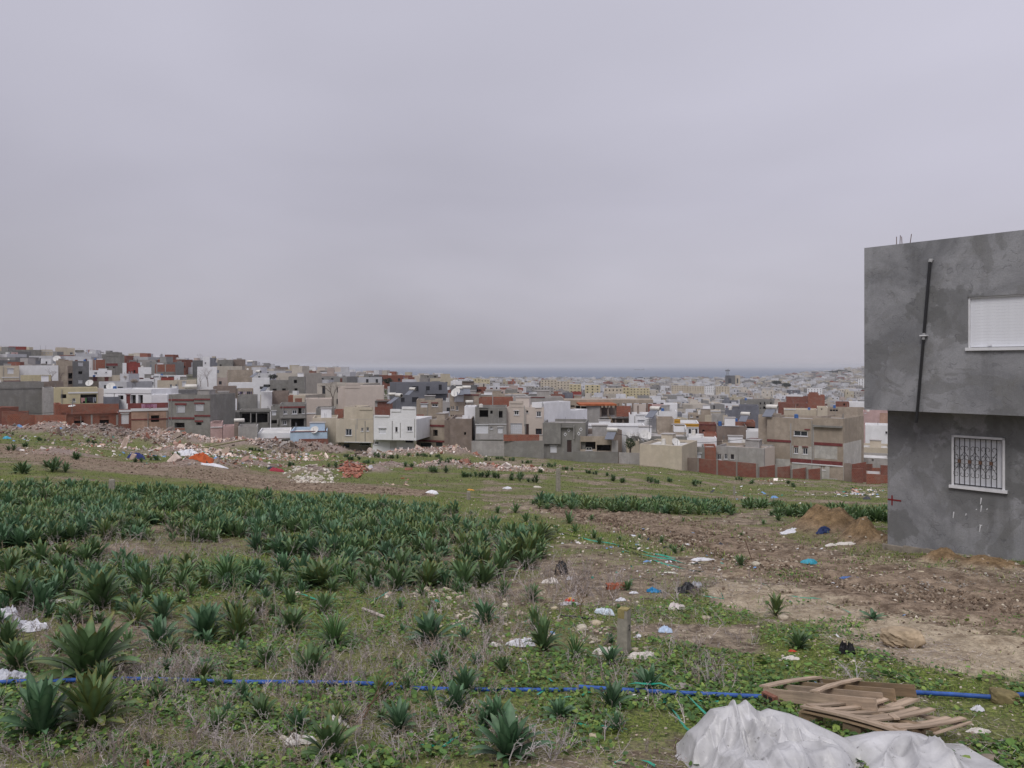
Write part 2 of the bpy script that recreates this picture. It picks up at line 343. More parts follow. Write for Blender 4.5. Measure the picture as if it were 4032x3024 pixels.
def zones(x, y):
    z = gz0(x, y); py = HY - F * z / np.maximum(y, 2.5); px = CX + F * x / np.maximum(y, 2.5)
    wob = (fbm(x * .9, y * .9, 4, 31) - .5); w2 = (fbm(x * .25, y * .25, 3, 44) - .5)
    mud = np.clip(1.6 - line_d(px, py, TRACK) + wob * 1.6, 0, 1)
    mud = np.maximum(mud, np.clip(1.6 - line_d(px, py, FURROW) + wob * 1.4, 0, 1))
    sand = np.clip(1.5 - line_d(px, py, SAND) + wob * 1.8, 0, 1)
    sand = np.maximum(sand, np.clip(.9 - line_d(px, py, [(3300, 2200, 40), (4100, 2260, 60)]) + wob, 0, 1) * .5)
    bare = np.clip((fbm(x * .6, y * .6, 4, 77) - .58) * 7, 0, 1) * np.clip((px - 1500) / 900, .25, 1) * np.clip((2850 - py) / 350, .15, 1)
    verge = np.clip(1.5 - line_d(px, py, [(2150, 2075, 10), (2700, 2195, 26), (3200, 2290, 30)]) + wob, 0, 1) + (py < 2230) * (px > 2150) * .3 + (px > 2700) * (py > 2380) * .22 + np.clip((py - 2560) / 200, 0, 1) * .35
    green = np.clip(.55 + w2 * 1.6 + wob * .9 + (px < 1900) * .25 + verge * .5 - bare, 0, 1) * (1 - mud * (.93 - .55 * (fbm(x * .7, y * .7, 3, 66) > .54))) * (1 - sand * (.85 - .7 * (fbm(x * 1.1, y * 1.1, 3, 67) > .55)))
    for (cx_, cy_, rr) in ((1560, 2300, 260), (2000, 2420, 300), (2400, 2280, 260)):
        green = green * (1 - .45 * np.clip(1.3 - np.hypot(px - cx_, (py - cy_) * 1.8) / rr, 0, 1))
    town = np.clip((y - 150) / 30, 0, 1); green = green * (1 - .75 * town)
    rub = np.zeros_like(green)
    for (mx_, my, rx, ry, h) in MOUNDS[:-4]: rub = np.maximum(rub, np.exp(-(((x - mx_) / rx) ** 2 + ((y - my) / ry) ** 2) * 1.1) * 1.4)
    for (mx_, my, rx, ry, h) in MOUNDS[-4:]: mud = np.maximum(mud, np.clip(np.exp(-(((x - mx_) / rx) ** 2 + ((y - my) / ry) ** 2) * 1.1) * 2, 0, 1))
    rub = np.clip(rub + wob * .8 - .2, 0, 1); green = green * (1 - rub * .8)
    spoil = np.zeros_like(green)
    for (mx_, my, rx, ry, h) in MOUNDS[-4:]: spoil = np.maximum(spoil, np.clip(np.exp(-(((x - mx_) / rx) ** 2 + ((y - my) / ry) ** 2) * 1.2) * 2.2 - .25, 0, 1))
    return mud, green * (1 - spoil), sand, rub, town, spoil
# ------------------------------------------------------------------ ground, sea, headland
def ground_material():
    m, t, b = new_mat('rough_ground'); at = N(t, 'ShaderNodeAttribute', attribute_name='zone'); s = N(t, 'ShaderNodeSeparateColor'); lk(t, at.outputs['Color'], s.inputs[0])
    a2 = N(t, 'ShaderNodeAttribute', attribute_name='zone2'); s2 = N(t, 'ShaderNodeSeparateColor'); lk(t, a2.outputs['Color'], s2.inputs[0])
    big, mid, fine = pos_noise(t, .5, 6, .65), pos_noise(t, 4, 6, .7), pos_noise(t, 28, 4, .7)
    soil = mix(t, rng(t, mid, .38, .62), (.095, .07, .05), (.38, .31, .23))
    moss = mix(t, rng(t, fine, .35, .65), (.042, .070, .015), (.20, .235, .058)); moss = mix(t, rng(t, big, .4, .65, 0, .5), moss, (.20, .175, .105))
    gf = rng(t, math_(t, 'ADD', s.outputs[1], math_(t, 'MULTIPLY', math_(t, 'SUBTRACT', mid, .5), 1.6)), .3, .62)
    c = mix(t, gf, soil, moss)
    mud = mix(t, rng(t, mid, .38, .62), (.125, .088, .062), (.34, .26, .19)); c = mix(t, s.outputs[0], c, mud)
    sand = mix(t, rng(t, mid, .38, .62), (.25, .195, .135), (.50, .42, .31)); c = mix(t, rng(t, math_(t, 'ADD', s.outputs[2], math_(t, 'MULTIPLY', math_(t, 'SUBTRACT', mid, .5), 1.3)), .3, .7), c, sand)
    rub = mix(t, rng(t, mid, .35, .65), (.19, .14, .12), (.36, .29, .26)); c = mix(t, s2.outputs[0], c, rub)
    c = mix(t, s2.outputs[1], c, mix(t, rng(t, big, .4, .6), (.17, .155, .135), (.11, .12, .07)))
    c = mix(t, s2.outputs[2], c, mix(t, rng(t, mid, .36, .64), (.13, .085, .045), (.33, .225, .125)))
    peb = N(t, 'ShaderNodeTexVoronoi', i_Scale=22.0); lk(t, N(t, 'ShaderNodeNewGeometry').outputs['Position'], peb.inputs['Vector'])
    c = mix(t, rng(t, peb.outputs['Distance'], .12, .2, .5, 0), c, (.34, .3, .25))
    c = mix(t, rng(t, fine, .42, .56, .32, 0), c, (.045, .035, .026))
    lk(t, c, b.inputs['Base Color']); b.inputs['Roughness'].default_value = .95; b.inputs['Specular IOR Level'].default_value = .12
    bump(t, b, math_(t, 'ADD', mid, math_(t, 'MULTIPLY', fine, .4)), .8, .06)
    return m
ys = np.concatenate([np.linspace(-14, 3.2, 24), np.geomspace(3.3, 36, 470), np.geomspace(36.4, 160, 170), np.geomspace(163, 6900, 120)])
us = np.linspace(-.82, .82, 430); Y, U = np.meshgrid(ys, us, indexing='ij'); X = U * (np.maximum(Y, 0) + 9)
Z = gz(X, Y); mud, green, sand, rubz, town, spoil = zones(X, Y)
near = np.clip((45 - Y) / 10, 0, 1)
Z = Z + near * mud * ((fbm(X * 3.5, Y * 3.5, 3, 51) - .5) * .16 + (np.abs(fbm(X * 8, Y * 8, 2, 52) - .5)) * .07) + near * (fbm(X * 9, Y * 9, 2, 53) - .5) * .03
Z = Z - .07 * near * np.clip(1.1 - line_d(CX + F * X / np.maximum(Y, 3), HY - F * Z / np.maximum(Y, 3), [(2150, 1990, 9), (2600, 2110, 16), (3150, 2270, 24), (4100, 2400, 34)]), 0, 1)
gb = MB(); nr, ncn = Y.shape; idx = np.arange(nr * ncn).reshape(nr, ncn)
gb.add(np.stack([X, Y, Z], -1).reshape(-1, 3), np.stack([idx[:-1, :-1], idx[:-1, 1:], idx[1:, 1:], idx[1:, :-1]], -1).reshape(-1, 4))
ground = gb.build('ground', ground_material(), smooth=True); tag(ground, kind='structure')
for nm, tr in (('zone', (mud, green, sand)), ('zone2', (rubz, town, spoil))):
    ca = ground.data.color_attributes.new(nm, 'FLOAT_COLOR', 'POINT')
    ca.data.foreach_set('color', np.concatenate([np.stack(tr, -1).reshape(-1, 3), np.ones((nr * ncn, 1))], 1).astype(np.float32).ravel())

m, t, b = new_mat('sea_water'); n = pos_noise(t, .004, 5, .6, (1, .25, 1)); lk(t, mix(t, rng(t, n, .35, .65), (.10, .13, .185), (.12, .15, .205)), b.inputs['Base Color'])
b.inputs['Roughness'].default_value = .75; b.inputs['Specular IOR Level'].default_value = .15; bump(t, b, pos_noise(t, .15, 3, .6, (1, .3, 1)), .4, 1.5)
sb_ = MB(); sb_.add([(-60000, 2600, -66.7), (60000, 2600, -66.7), (60000, 56000, -66.7), (-60000, 56000, -66.7)], (0, 1, 2, 3))
tag(sb_.build('sea', m), kind='structure')
hb = MB(); xs = np.linspace(2500, 9500, 90); yy = np.linspace(6800, 13000, 14); Yh, Xh = np.meshgrid(yy, xs, indexing='ij')
Zh = -72 + 47 * np.exp(-((Xh / Yh - .56) / .085) ** 2 - ((Yh - 9000) / 2200) ** 2) * (.75 + .5 * fbm(Xh / 500, Yh / 900, 3, 4)); ix = np.arange(Xh.size).reshape(Xh.shape)
hb.add(np.stack([Xh, Yh, Zh], -1).reshape(-1, 3), np.stack([ix[:-1, :-1], ix[:-1, 1:], ix[1:, 1:], ix[1:, :-1]], -1).reshape(-1, 4))
tag(hb.build('headland', flat('far_scrub', (.07, .09, .06), .95, .4, .002), smooth=True), kind='structure')

# air: one even volume round the whole place
hz = MB().box(-62000, 62000, -40, 58000, -130, 40)
m = bpy.data.materials.new('air'); m.use_nodes = True; t = m.node_tree; t.nodes.clear()
pv = N(t, 'ShaderNodeVolumePrincipled'); pv.inputs['Color'].default_value = (.90, .91, .96, 1); pv.inputs['Density'].default_value = .00007; pv.inputs['Anisotropy'].default_value = 0
o = N(t, 'ShaderNodeOutputMaterial'); t.links.new(pv.outputs[0], o.inputs['Volume'])
tag(hz.build('haze', m), kind='stuff')

# ------------------------------------------------------------------ the unfinished concrete house on the right
HL = Vector(((3403 - CX) / F * 17.2, 17.2, 0)); HR_ = Vector(((4032 - CX) / F * 14.9, 14.9, 0))
hu = (HR_ - HL).normalized(); hv = Vector((-hu.y, hu.x, 0)); hv = hv if hv.y > 0 else -hv   # hv points away from the camera
class Plane:
    """a vertical wall plane: s runs along it, z is height"""
    def __init__(s, o, u): s.o, s.u = o, u
    def sz(s, px, py):
        a, b_ = (px - CX) / F, (HY - py) / F; k = (a * s.o.y - s.o.x) / (s.u.x - a * s.u.y); return k, b_ * (s.o.y + k * s.u.y)
house_mat = Matrix.Translation(HL) @ Matrix((( hu.x, hv.x, 0, 0), (hu.y, hv.y, 0, 0), (0, 0, 1, 0), (0, 0, 0, 1)))
upl = Plane(HL, hu); lpl = Plane(HL + hv * .62, hu)
DAMP = [(tuple(P(3850, 1850, 15.9)), .80), (tuple(P(3510, 1680, 17.5)), .55), (tuple(P(3700, 1650, 16.9)), .5), (tuple(P(3560, 2060, 17.3)), .33), (tuple(P(3760, 1230, 15.8)), .5), (tuple(P(3640, 1200, 16.2)), .36), (tuple(P(3450, 1400, 17)), .3), (tuple(P(3960, 1690, 15.4)), .5), (tuple(P(4000, 1950, 15.2)), .4)]
def concrete_mat():
    m, t, b = new_mat('wet_trowelled_render'); big = pos_noise(t, .75, 7, .62, off=3.7, dist=.6); mid = pos_noise(t, 3.2, 5, .6); fine = pos_noise(t, 40, 3, .6)
    c = mix(t, rng(t, big, .38, .58), (.155, .158, .170), (.335, .337, .355))
    edge = rng(t, pos_noise(t, .9, 6, .55, off=9.1, dist=1.2), .535, .56); c = mix(t, math_(t, 'MULTIPLY', edge, .55), c, (.16, .16, .158))
    lic = rng(t, pos_noise(t, 1.6, 6, .65, off=21), .55, .7, 0, .5); c = mix(t, lic, c, (.14, .135, .115))
    stk = pos_noise(t, 2.2, 4, .6, (1, 1, .08)); c = mix(t, rng(t, stk, .55, .75, 0, .5), c, (.06, .06, .062))
    c = mix(t, .3, c, mix(t, mid, (.14, .14, .14), (.30, .30, .315)))
    c = mix(t, rng(t, fine, .3, .7, 0, .25), c, (.08, .08, .08))
    # sweeps of the trowel: short arcs
    v = N(t, 'ShaderNodeTexVoronoi', i_Scale=4.4); DIST = True
    dn = N(t, 'ShaderNodeTexNoise', i_Scale=3.0); ps = N(t, 'ShaderNodeNewGeometry').outputs['Position']; lk(t, ps, dn.inputs['Vector']); va = N(t, 'ShaderNodeVectorMath', operation='MULTIPLY_ADD'); lk(t, dn.outputs['Color'], va.inputs[0]); va.inputs[1].default_value = (.45, .45, .45); lk(t, ps, va.inputs[2]); lk(t, va.outputs[0], v.inputs['Vector'])
    ds = v.outputs['Distance']; arc = math_(t, 'MULTIPLY', math_(t, 'MULTIPLY', rng(t, ds, .34, .40), rng(t, ds, .40, .45, 1, 0)), rng(t, pos_noise(t, 4.2, 3, .6, off=5), .5, .56))
    for cpt, rx in DAMP:
        vs = N(t, 'ShaderNodeVectorMath', operation='DISTANCE'); lk(t, N(t, 'ShaderNodeNewGeometry').outputs['Position'], vs.inputs[0]); vs.inputs[1].default_value = cpt
        dm = math_(t, 'ADD', vs.outputs['Value'], math_(t, 'MULTIPLY', math_(t, 'SUBTRACT', mid, .5), .9)); c = mix(t, rng(t, dm, rx, rx * 1.12, .55, 0), c, (.125, .126, .126))
    c = mix(t, math_(t, 'MULTIPLY', arc, .38), c, (.085, .085, .095))
    lk(t, c, b.inputs['Base Color']); b.inputs['Roughness'].default_value = .8
    bump(t, b, math_(t, 'ADD', math_(t, 'ADD', mid, math_(t, 'MULTIPLY', arc, -.22)), math_(t, 'MULTIPLY', fine, .25)), .55, .02); return m
CONC = concrete_mat()
def wall_grid(mb, L, z0, z1, holes, y=0., reveal=.16, m=0, mr=0, x0=0.):
    xs = sorted({x0, L, *[h[0] for h in holes], *[h[1] for h in holes]}); zs = sorted({z0, z1, *[h[2] for h in holes], *[h[3] for h in holes]})
    for a, b in zip(xs, xs[1:]):
        for c, d in zip(zs, zs[1:]):
            mx_, mz = (a + b) / 2, (c + d) / 2
            if not any(h[0] < mx_ < h[1] and h[2] < mz < h[3] for h in holes):
                mb.add([(a, y, c), (b, y, c), (b, y, d), (a, y, d)], (0, 1, 2, 3), m)
    for h in holes:
        a, b, c, d = h[:4]; r = h[4] if len(h) > 4 else reveal
        mb.add([(a, y, c), (b, y, c), (b, y, d), (a, y, d), (a, y + r, c), (b, y + r, c), (b, y + r, d), (a, y + r, d)],
               [(0, 4, 5, 1), (1, 5, 6, 2), (2, 6, 7, 3), (3, 7, 4, 0)], mr)
def rect(pl, x0, y0, x1, y1):
    s0, za = pl.sz(x0, y0); s1, zb = pl.sz(x0, y1); s2, zc = pl.sz(x1, y0); return s0, s2, zb, za
ch = empty('concrete_house', mat=house_mat)
tag(ch, 'grey unfinished concrete house with an overhanging upper floor beside the track', 'house')
TOP = 460 / F * 17.2; OV = -172 / F * 17.2; BAS = -4.3; LEN = 6.5
s_up = rect(upl, 3810, 1170, 4032, 1375); uw = (s_up[0], s_up[0] + 2.0, s_up[2], s_up[3])
mb = MB(); wall_grid(mb, LEN, OV, TOP, [uw], reveal=.1)
mb.add([(0, 0, OV), (0, 0, TOP), (0, 9, TOP), (0, 9, OV)], (0, 1, 2, 3)); mb.add([(LEN, 0, OV), (LEN, 0, TOP), (LEN, 9, TOP), (LEN, 9, OV)], (3, 2, 1, 0))
mb.add([(0, 9, OV), (LEN, 9, OV), (LEN, 9, TOP), (0, 9, TOP)], (3, 2, 1, 0)); mb.add([(0, 0, OV), (LEN, 0, OV), (LEN, 9, OV), (0, 9, OV)], (0, 3, 2, 1))
mb.build('upper_wall', CONC, ch)
tp = MB(); tp.box(0.0, LEN, 0.0, .18, TOP, TOP + .02); tp.box(0, .18, .18, 9, TOP, TOP + .02); tp.add([(.18, .18, TOP - .45), (LEN, .18, TOP - .45), (LEN, 9, TOP - .45), (.18, 9, TOP - .45)], (0, 1, 2, 3)); tp.build('roof', CONC, ch)
llx = lpl.sz(3495, 1900)[0]; lw = rect(lpl, 3748, 1712, 3958, 1912)
mb = MB(); wall_grid(mb, LEN, BAS, OV - .002, [lw], y=.62, reveal=.12, x0=llx)
mb.add([(llx, .62, BAS), (llx, .62, OV - .002), (llx, 9, OV - .002), (llx, 9, BAS)], (0, 1, 2, 3)); mb.add([(llx, 9, BAS), (llx, 9, OV), (LEN, 9, OV), (LEN, 9, BAS)], (0, 1, 2, 3)); mb.build('lower_wall', CONC, ch)
pb = MB(); ph = lpl.sz(3495, 2140)[1]
for i in range(14):
    a = llx - .08 + i * (LEN - llx) / 14; b_ = llx - .08 + (i + 1) * (LEN - llx) / 14
    h0, h1 = ph + .06 * i * .35 + random.uniform(-.02, .02), 0; w = .12 + random.uniform(-.02, .02)
    pb.box(a, b_, .62 - w, .61, BAS - .2, h0)
pb.build('plinth', flat('rough_footing', (.23, .2, .165), .95, .3, 6), ch)
# upper window: a closed white roller shutter
def shutter(mb, x0, x1, z0, z1, y, st=.055):
    z = z0
    while z < z1 - .005:
        h = min(st, z1 - z); mb.add([(x0, y, z), (x1, y, z), (x1, y - .008, z + h * .5), (x0, y - .008, z + h * .5)], (0, 1, 2, 3))
        mb.add([(x0, y - .008, z + h * .5), (x1, y - .008, z + h * .5), (x1, y, z + h - .006), (x0, y, z + h - .006)], (0, 1, 2, 3))
        mb.add([(x0, y, z + h - .006), (x1, y, z + h - .006), (x1, y + .006, z + h), (x0, y + .006, z + h)], (0, 1, 2, 3)); z += h
w1 = MB().box(uw[0], uw[0] + .035, .03, .1, uw[2] + .03, uw[3] - .03).box(uw[0], uw[1], .03, .1, uw[3] - .03, uw[3]).box(uw[1] - .035, uw[1], .03, .1, uw[2] + .03, uw[3] - .03).build('window', WHITE, ch)
def slats(parent, x0, x1, z0, z1, y, st):
    k = max(1, round((z1 - z0) / st)); st = (z1 - z0) / k; me = None
    for i in range(k):
        if me is None:
            q = MB().box(0, x1 - x0, -.006, .006, .0006, st - .0006); me = q.mesh('slat', SHUT)
        link('slat', me, parent, (x0, y, z0 + i * st))
slats(w1, uw[0] + .035, uw[1] - .035, uw[2] + .04, uw[3] - .03, .075, .062)
MB().box(uw[0] - .03, uw[1], -.05, .1, uw[2] - .03, uw[2] + .03).build('sill', WHITE, w1)
for sx in (.35, 1.05): MB().box(uw[0] + sx, uw[0] + sx + .06, .03, .066, uw[2] + .06, uw[2] + .09).build('stop', WHITE, w1)
# lower window behind a scrolled iron grille
w2 = MB(); a, b_, c, d = lw; e = .045
for bx in ((a, a + e, c, d), (b_ - e, b_, c, d), (a, b_, d - e, d)): w2.box(bx[0], bx[1], .60, .74, bx[2], bx[3])
w2 = w2.build('window', WHITE, ch); MB().box(a - .04, b_ + .05, .56, .74, c - .04, c + .02).build('sill', WHITE, w2)
slats(w2, a + e, b_ - e, c + .02, d - e, .70, .085)
gr = MB(); gy = .615; ga, gb_, gc, gd = a + .05, b_ - .05, c + .045, d - .05
gr.bar((ga, gy, gc), (gb_, gy, gc), .022, .022); gr.bar((ga, gy, gd), (gb_, gy, gd), .022, .022)
for i in range(10): gr.bar((ga + (gb_ - ga) * i / 9, gy, gc), (ga + (gb_ - ga) * i / 9, gy, gd), .012, .012)
IRON = flat('black_iron', (.022, .02, .024), .5, .2, 20, spec=.4)
gr.build('grille', IRON, w2)
def scroll(cx_, cz, sx, sz, w, h):
    pts = []
    for k in range(12):
        q = k / 11; ang = q * math.pi * 1.0; pts.append((cx_ + sx * w * (1 - math.cos(ang)) / 2, gy - .012, cz + sz * h * (1 - q) * math.cos(q * 1.2)))
    return pts
cw = (gb_ - ga) / 9; mid_z = (gc + gd) / 2; gh = (gd - gc)
sm = MB()
for i in (1, 3, 5, 7):
    x = ga + cw * i
    for sx in (-1, 1):
        for sz in (-1, 1):
            p = [(x + sx * .012 + sx * (cw * 1.0) * math.sin(q * math.pi / 2) ** 1.5, gy - .014, mid_z + sz * (.05 + (gh * .23) * q)) for q in np.linspace(0, 1, 7)]
            cx_, cz = x + sx * (cw * .62), mid_z + sz * (.05 + gh * .23)
            p += [(cx_ + sx * cw * .38 * math.cos(tq), gy - .014, cz + sz * cw * .42 * math.sin(tq)) for tq in np.linspace(.2, 4.2, 10)]
            sm.tube(p, .005, 4, cap=False)
            c2x, c2z = x + sx * cw * .5, mid_z + sz * .085
            sm.tube([(c2x + sx * cw * .42 * math.cos(tq), gy - .014, c2z + sz * .05 * math.sin(tq)) for tq in np.linspace(-2.6, 2.6, 10)], .0045, 4, cap=False)
sm.build('scrollwork', IRON, w2)
for i in (1, 3, 5, 7): MB().box(ga + cw * i - .028, ga + cw * i + .028, gy - .03, gy + .012, mid_z - .035, mid_z + .035).build('rosette', flat('rusty_steel', (.12, .07, .05), .7, .3, 30), w2)
# black drainpipe, clip, starter bars, red cross, splashes
p0 = upl.sz(3668, 1032); p1 = upl.sz(3614, 1664)
pm = flat('black_plastic', (.012, .012, .014), .4, .2, 10, spec=.5)
pq = lambda f: (p0[0] + (p1[0] - p0[0]) * f, -.075, p0[1] + (p1[1] - p0[1]) * f)
pp = MB().tube([pq(0), pq(.25), pq(.44)], .031, 6).build('drainpipe', pm, ch); MB().tube([pq(.47), pq(.75), pq(1)], .029, 6).build('pipe_section', pm, pp)
MB().tube([pq(.43), pq(.48)], .03, 6).build('joint', flat('grey_mortar', (.3, .3, .3), .9, .3, 20), pp)
MB().box(pq(.455)[0] - .07, pq(.455)[0] + .06, -.115, 0, pq(.455)[2] - .012, pq(.455)[2] + .012).build('clip', WHITE, pp)
MB().tube([(pq(0)[0], .02, pq(0)[2] + .04), (pq(0)[0], -.05, pq(0)[2] + .035), pq(.005)], .04, 6).build('elbow', flat('grey_mortar', (.3, .3, .3), .9, .3, 20), pp)
for px, h, tl in ((3510, .22, 0), (3522, .24, .01), (3533, .21, -.01), (3560, .24, .03)):
    s = upl.sz(px, 970)[0]; MB().tube([(s, .25, TOP - .1), (s + tl * 1.6, .25, TOP + h)], .008, 5).build('starter_bar', flat('rusty_steel', (.12, .07, .05), .7, .3, 30), ch)
RED = flat('red_paint', (.17, .018, .02), .8, .3, 40)
s, z = lpl.sz(3512, 1968)
MB().box(s - .09, s + .20, .612, .6185, z - .012, z + .018).box(s - .01, s + .018, .612, .6185, z + .018, z + .10).box(s - .01, s + .018, .612, .6185, z - .12, z - .012).build('red_cross_mark', RED, ch)
for px, y0, y1 in ((3864, 1960, 1985), (3865, 1990, 2015), (3756, 2015, 2040), (3863, 2066, 2072), (3860, 2072, 2094), (3846, 2004, 2008), (3888, 2002, 2008), (3805, 2022, 2030)):
    s0, za = lpl.sz(px, y0); s1, zb = lpl.sz(px - 3, y1); w = .012 + .02 * (y0 == 2066)
    MB().add([(s0 - w, .6165, za), (s0 + w, .6165, za), (s1 + .006, .6165, zb), (s1 - .006, .6165, zb)], (3, 2, 1, 0)).build('paint_splash', WHITE, ch)
# ------------------------------------------------------------------ squill plants: rosettes of broad strap leaves
def leaf_mat(name, rough):
    m, t, b = new_mat(name); a = N(t, 'ShaderNodeAttribute', attribute_name='col'); oi = N(t, 'ShaderNodeObjectInfo')
    n = pos_noise(t, 14, 3, .6); sc = N(t, 'ShaderNodeVectorMath', operation='SCALE'); lk(t, a.outputs['Color'], sc.inputs[0])
    lk(t, math_(t, 'ADD', rng(t, n, .3, .7, .7, 1.15), rng(t, oi.outputs['Random'], 0, 1, -.18, .22)), sc.inputs['Scale']); lk(t, sc.outputs[0], b.inputs['Base Color'])
    b.inputs['Roughness'].default_value = rough; b.inputs['Specular IOR Level'].default_value = .32
    tr = N(t, 'ShaderNodeBsdfTranslucent'); lk(t, sc.outputs[0], tr.inputs[0]); ms = N(t, 'ShaderNodeMixShader', i_0=.18)
    out = [x for x in t.nodes if x.type == 'OUTPUT_MATERIAL'][0]; lk(t, b.outputs[0], ms.inputs[1]); lk(t, tr.outputs[0], ms.inputs[2]); lk(t, ms.outputs[0], out.inputs[0]); return m
LEAF = leaf_mat('squill_leaf', .42)
def leaf_arrays(L, W, a0, bend, twist=0, wave=.0, yel=0, fold=.2, n=7):
    """one leaf, from the crown outward in +x; a0 is its lean from upright at the base"""
    v, c = [], []; x = z = 0; ang = a0; st = L / n
    for i in range(n + 1):
        q = i / n; w = W * (math.sin(math.pi * (.10 + .86 * q ** 1.2)) ** .8)
        if i == n: w = W * .05
        nx, nz = -math.cos(ang), math.sin(ang); f = fold * w * (1 - .4 * q); tw = twist * q
        wv = wave * math.sin(q * 9 + a0 * 7) * w
        for s in (-1, 0, 1):
            yy = s * w * .5; up = f * abs(s) + wv * s
            v.append((x + nx * up, yy * math.cos(tw) + 0, z + nz * up + yy * math.sin(tw)))
            base = np.array([.056, .112, .044]) if s else np.array([.115, .185, .082]); base = base * (.75 + .5 * q)
            if yel and s: base = base * (1 - yel) + np.array([.17, .17, .035]) * yel
            if q < .12: base = base * .4 + np.array([.12, .13, .07]) * .6
            if yel and q > .88: base = np.array([.20, .17, .04])
            c.append(base)
        x += st * math.sin(ang); z += st * math.cos(ang); ang += bend / n * (.5 + q)
    f = []
    for i in range(n):
        for k in (0, 1): a = i * 3 + k; f.append((a, a + 1, a + 4, a + 3))
    return np.array(v), np.array(f), np.array(c)
LEAVES = {}
def leaf_meshes(kind):
    if kind not in LEAVES:
        r = random.Random(hash(kind) % 97 if not isinstance(kind, str) else {'broad': 5, 'yellow': 6, 'narrow': 8, 'blue': 9}[kind]); out = []
        for ring in range(5):
            row = []
            for k in range(3):
                a0 = .06 + ring * .22 + r.uniform(-.06, .06); bend = .35 + ring * .27 + r.uniform(-.25, .45)
                W = {'broad': .175, 'yellow': .185, 'blue': .21, 'narrow': .045}[kind] * r.uniform(.85, 1.15)
                v, f, c = leaf_arrays(1, W, a0, bend * (1.6 if kind == 'narrow' else 1), r.uniform(-.35, .35), .06, {'yellow': .55, 'broad': .08, 'narrow': .0, 'blue': 0}[kind])
                if k == 2 and ring >= 2 and kind != 'narrow': q_ = np.repeat(np.linspace(0, 1, 8), 3)[:, None] ** 3 * (.2 + .2 * (ring - 2)); c = c * (1 - q_) + np.array([.20, .165, .06]) * q_
                if kind == 'blue': c = c * np.array([.92, 1.0, 1.22])
                if kind == 'narrow': c = c * np.array([.95, 1.05, .85])
                mb = MB().add(v, f, 0, c); row.append((mb.mesh('leaf', LEAF, True), v, f, c))
            out.append(row)
        LEAVES[kind] = out
    return LEAVES[kind]
def leaf_layout(n, r):
    for i in range(n):
        q = (i + .5) / n; ring = min(4, int(q * 5 + r.uniform(-.4, .4))); ring = max(0, ring)
        yield ring, r.randrange(3), i * 2.39996 + r.uniform(-.3, .3), (.72 + .32 * math.sin(math.pi * min(1, q * .8 + .2))) * r.uniform(.85, 1.1), r.uniform(-.12, .12)
def plant_parts(px, py, wpx, kind='broad', n=18, label=None, group='squill plants close to the camera', tall=1.0, name='squill_plant'):
    p = G(px, py); size = wpx / F * p.y * .70; r = random.Random(int(px * 7 + py))
    t = empty(name, p - Vector((0, 0, .01))); t.rotation_euler = (r.uniform(-.12, .12), r.uniform(-.12, .12), r.uniform(0, 6.3))
    t.scale = (size, size, size * tall); tag(t, label, 'plant', group); lm = leaf_meshes(kind)
    for ring, k, a, s, tl in leaf_layout(int(n * 1.6) + 3, r):
        o = bpy.data.objects.new('leaf', lm[ring][k][0]); COL.objects.link(o); o.parent = t
        o.rotation_euler = (tl, 0, a); o.scale = (s, s, s); o.location = (.03 * math.cos(a), .03 * math.sin(a), 0)
    return t
def plant_bake(kind, n, seed):
    r = random.Random(seed); mb = MB(); lm = leaf_meshes(kind)
    for ring, k, a, s, tl in leaf_layout(n, r):
        _, v, f, c = lm[ring][k]; M = np.array(Matrix.Rotation(a, 3, 'Z') @ Matrix.Rotation(tl, 3, 'X')) * s
        mb.add(v @ M.T + np.array([.03 * math.cos(a), .03 * math.sin(a), 0]), f, 0, c * r.uniform(.8, 1.15))
    return mb
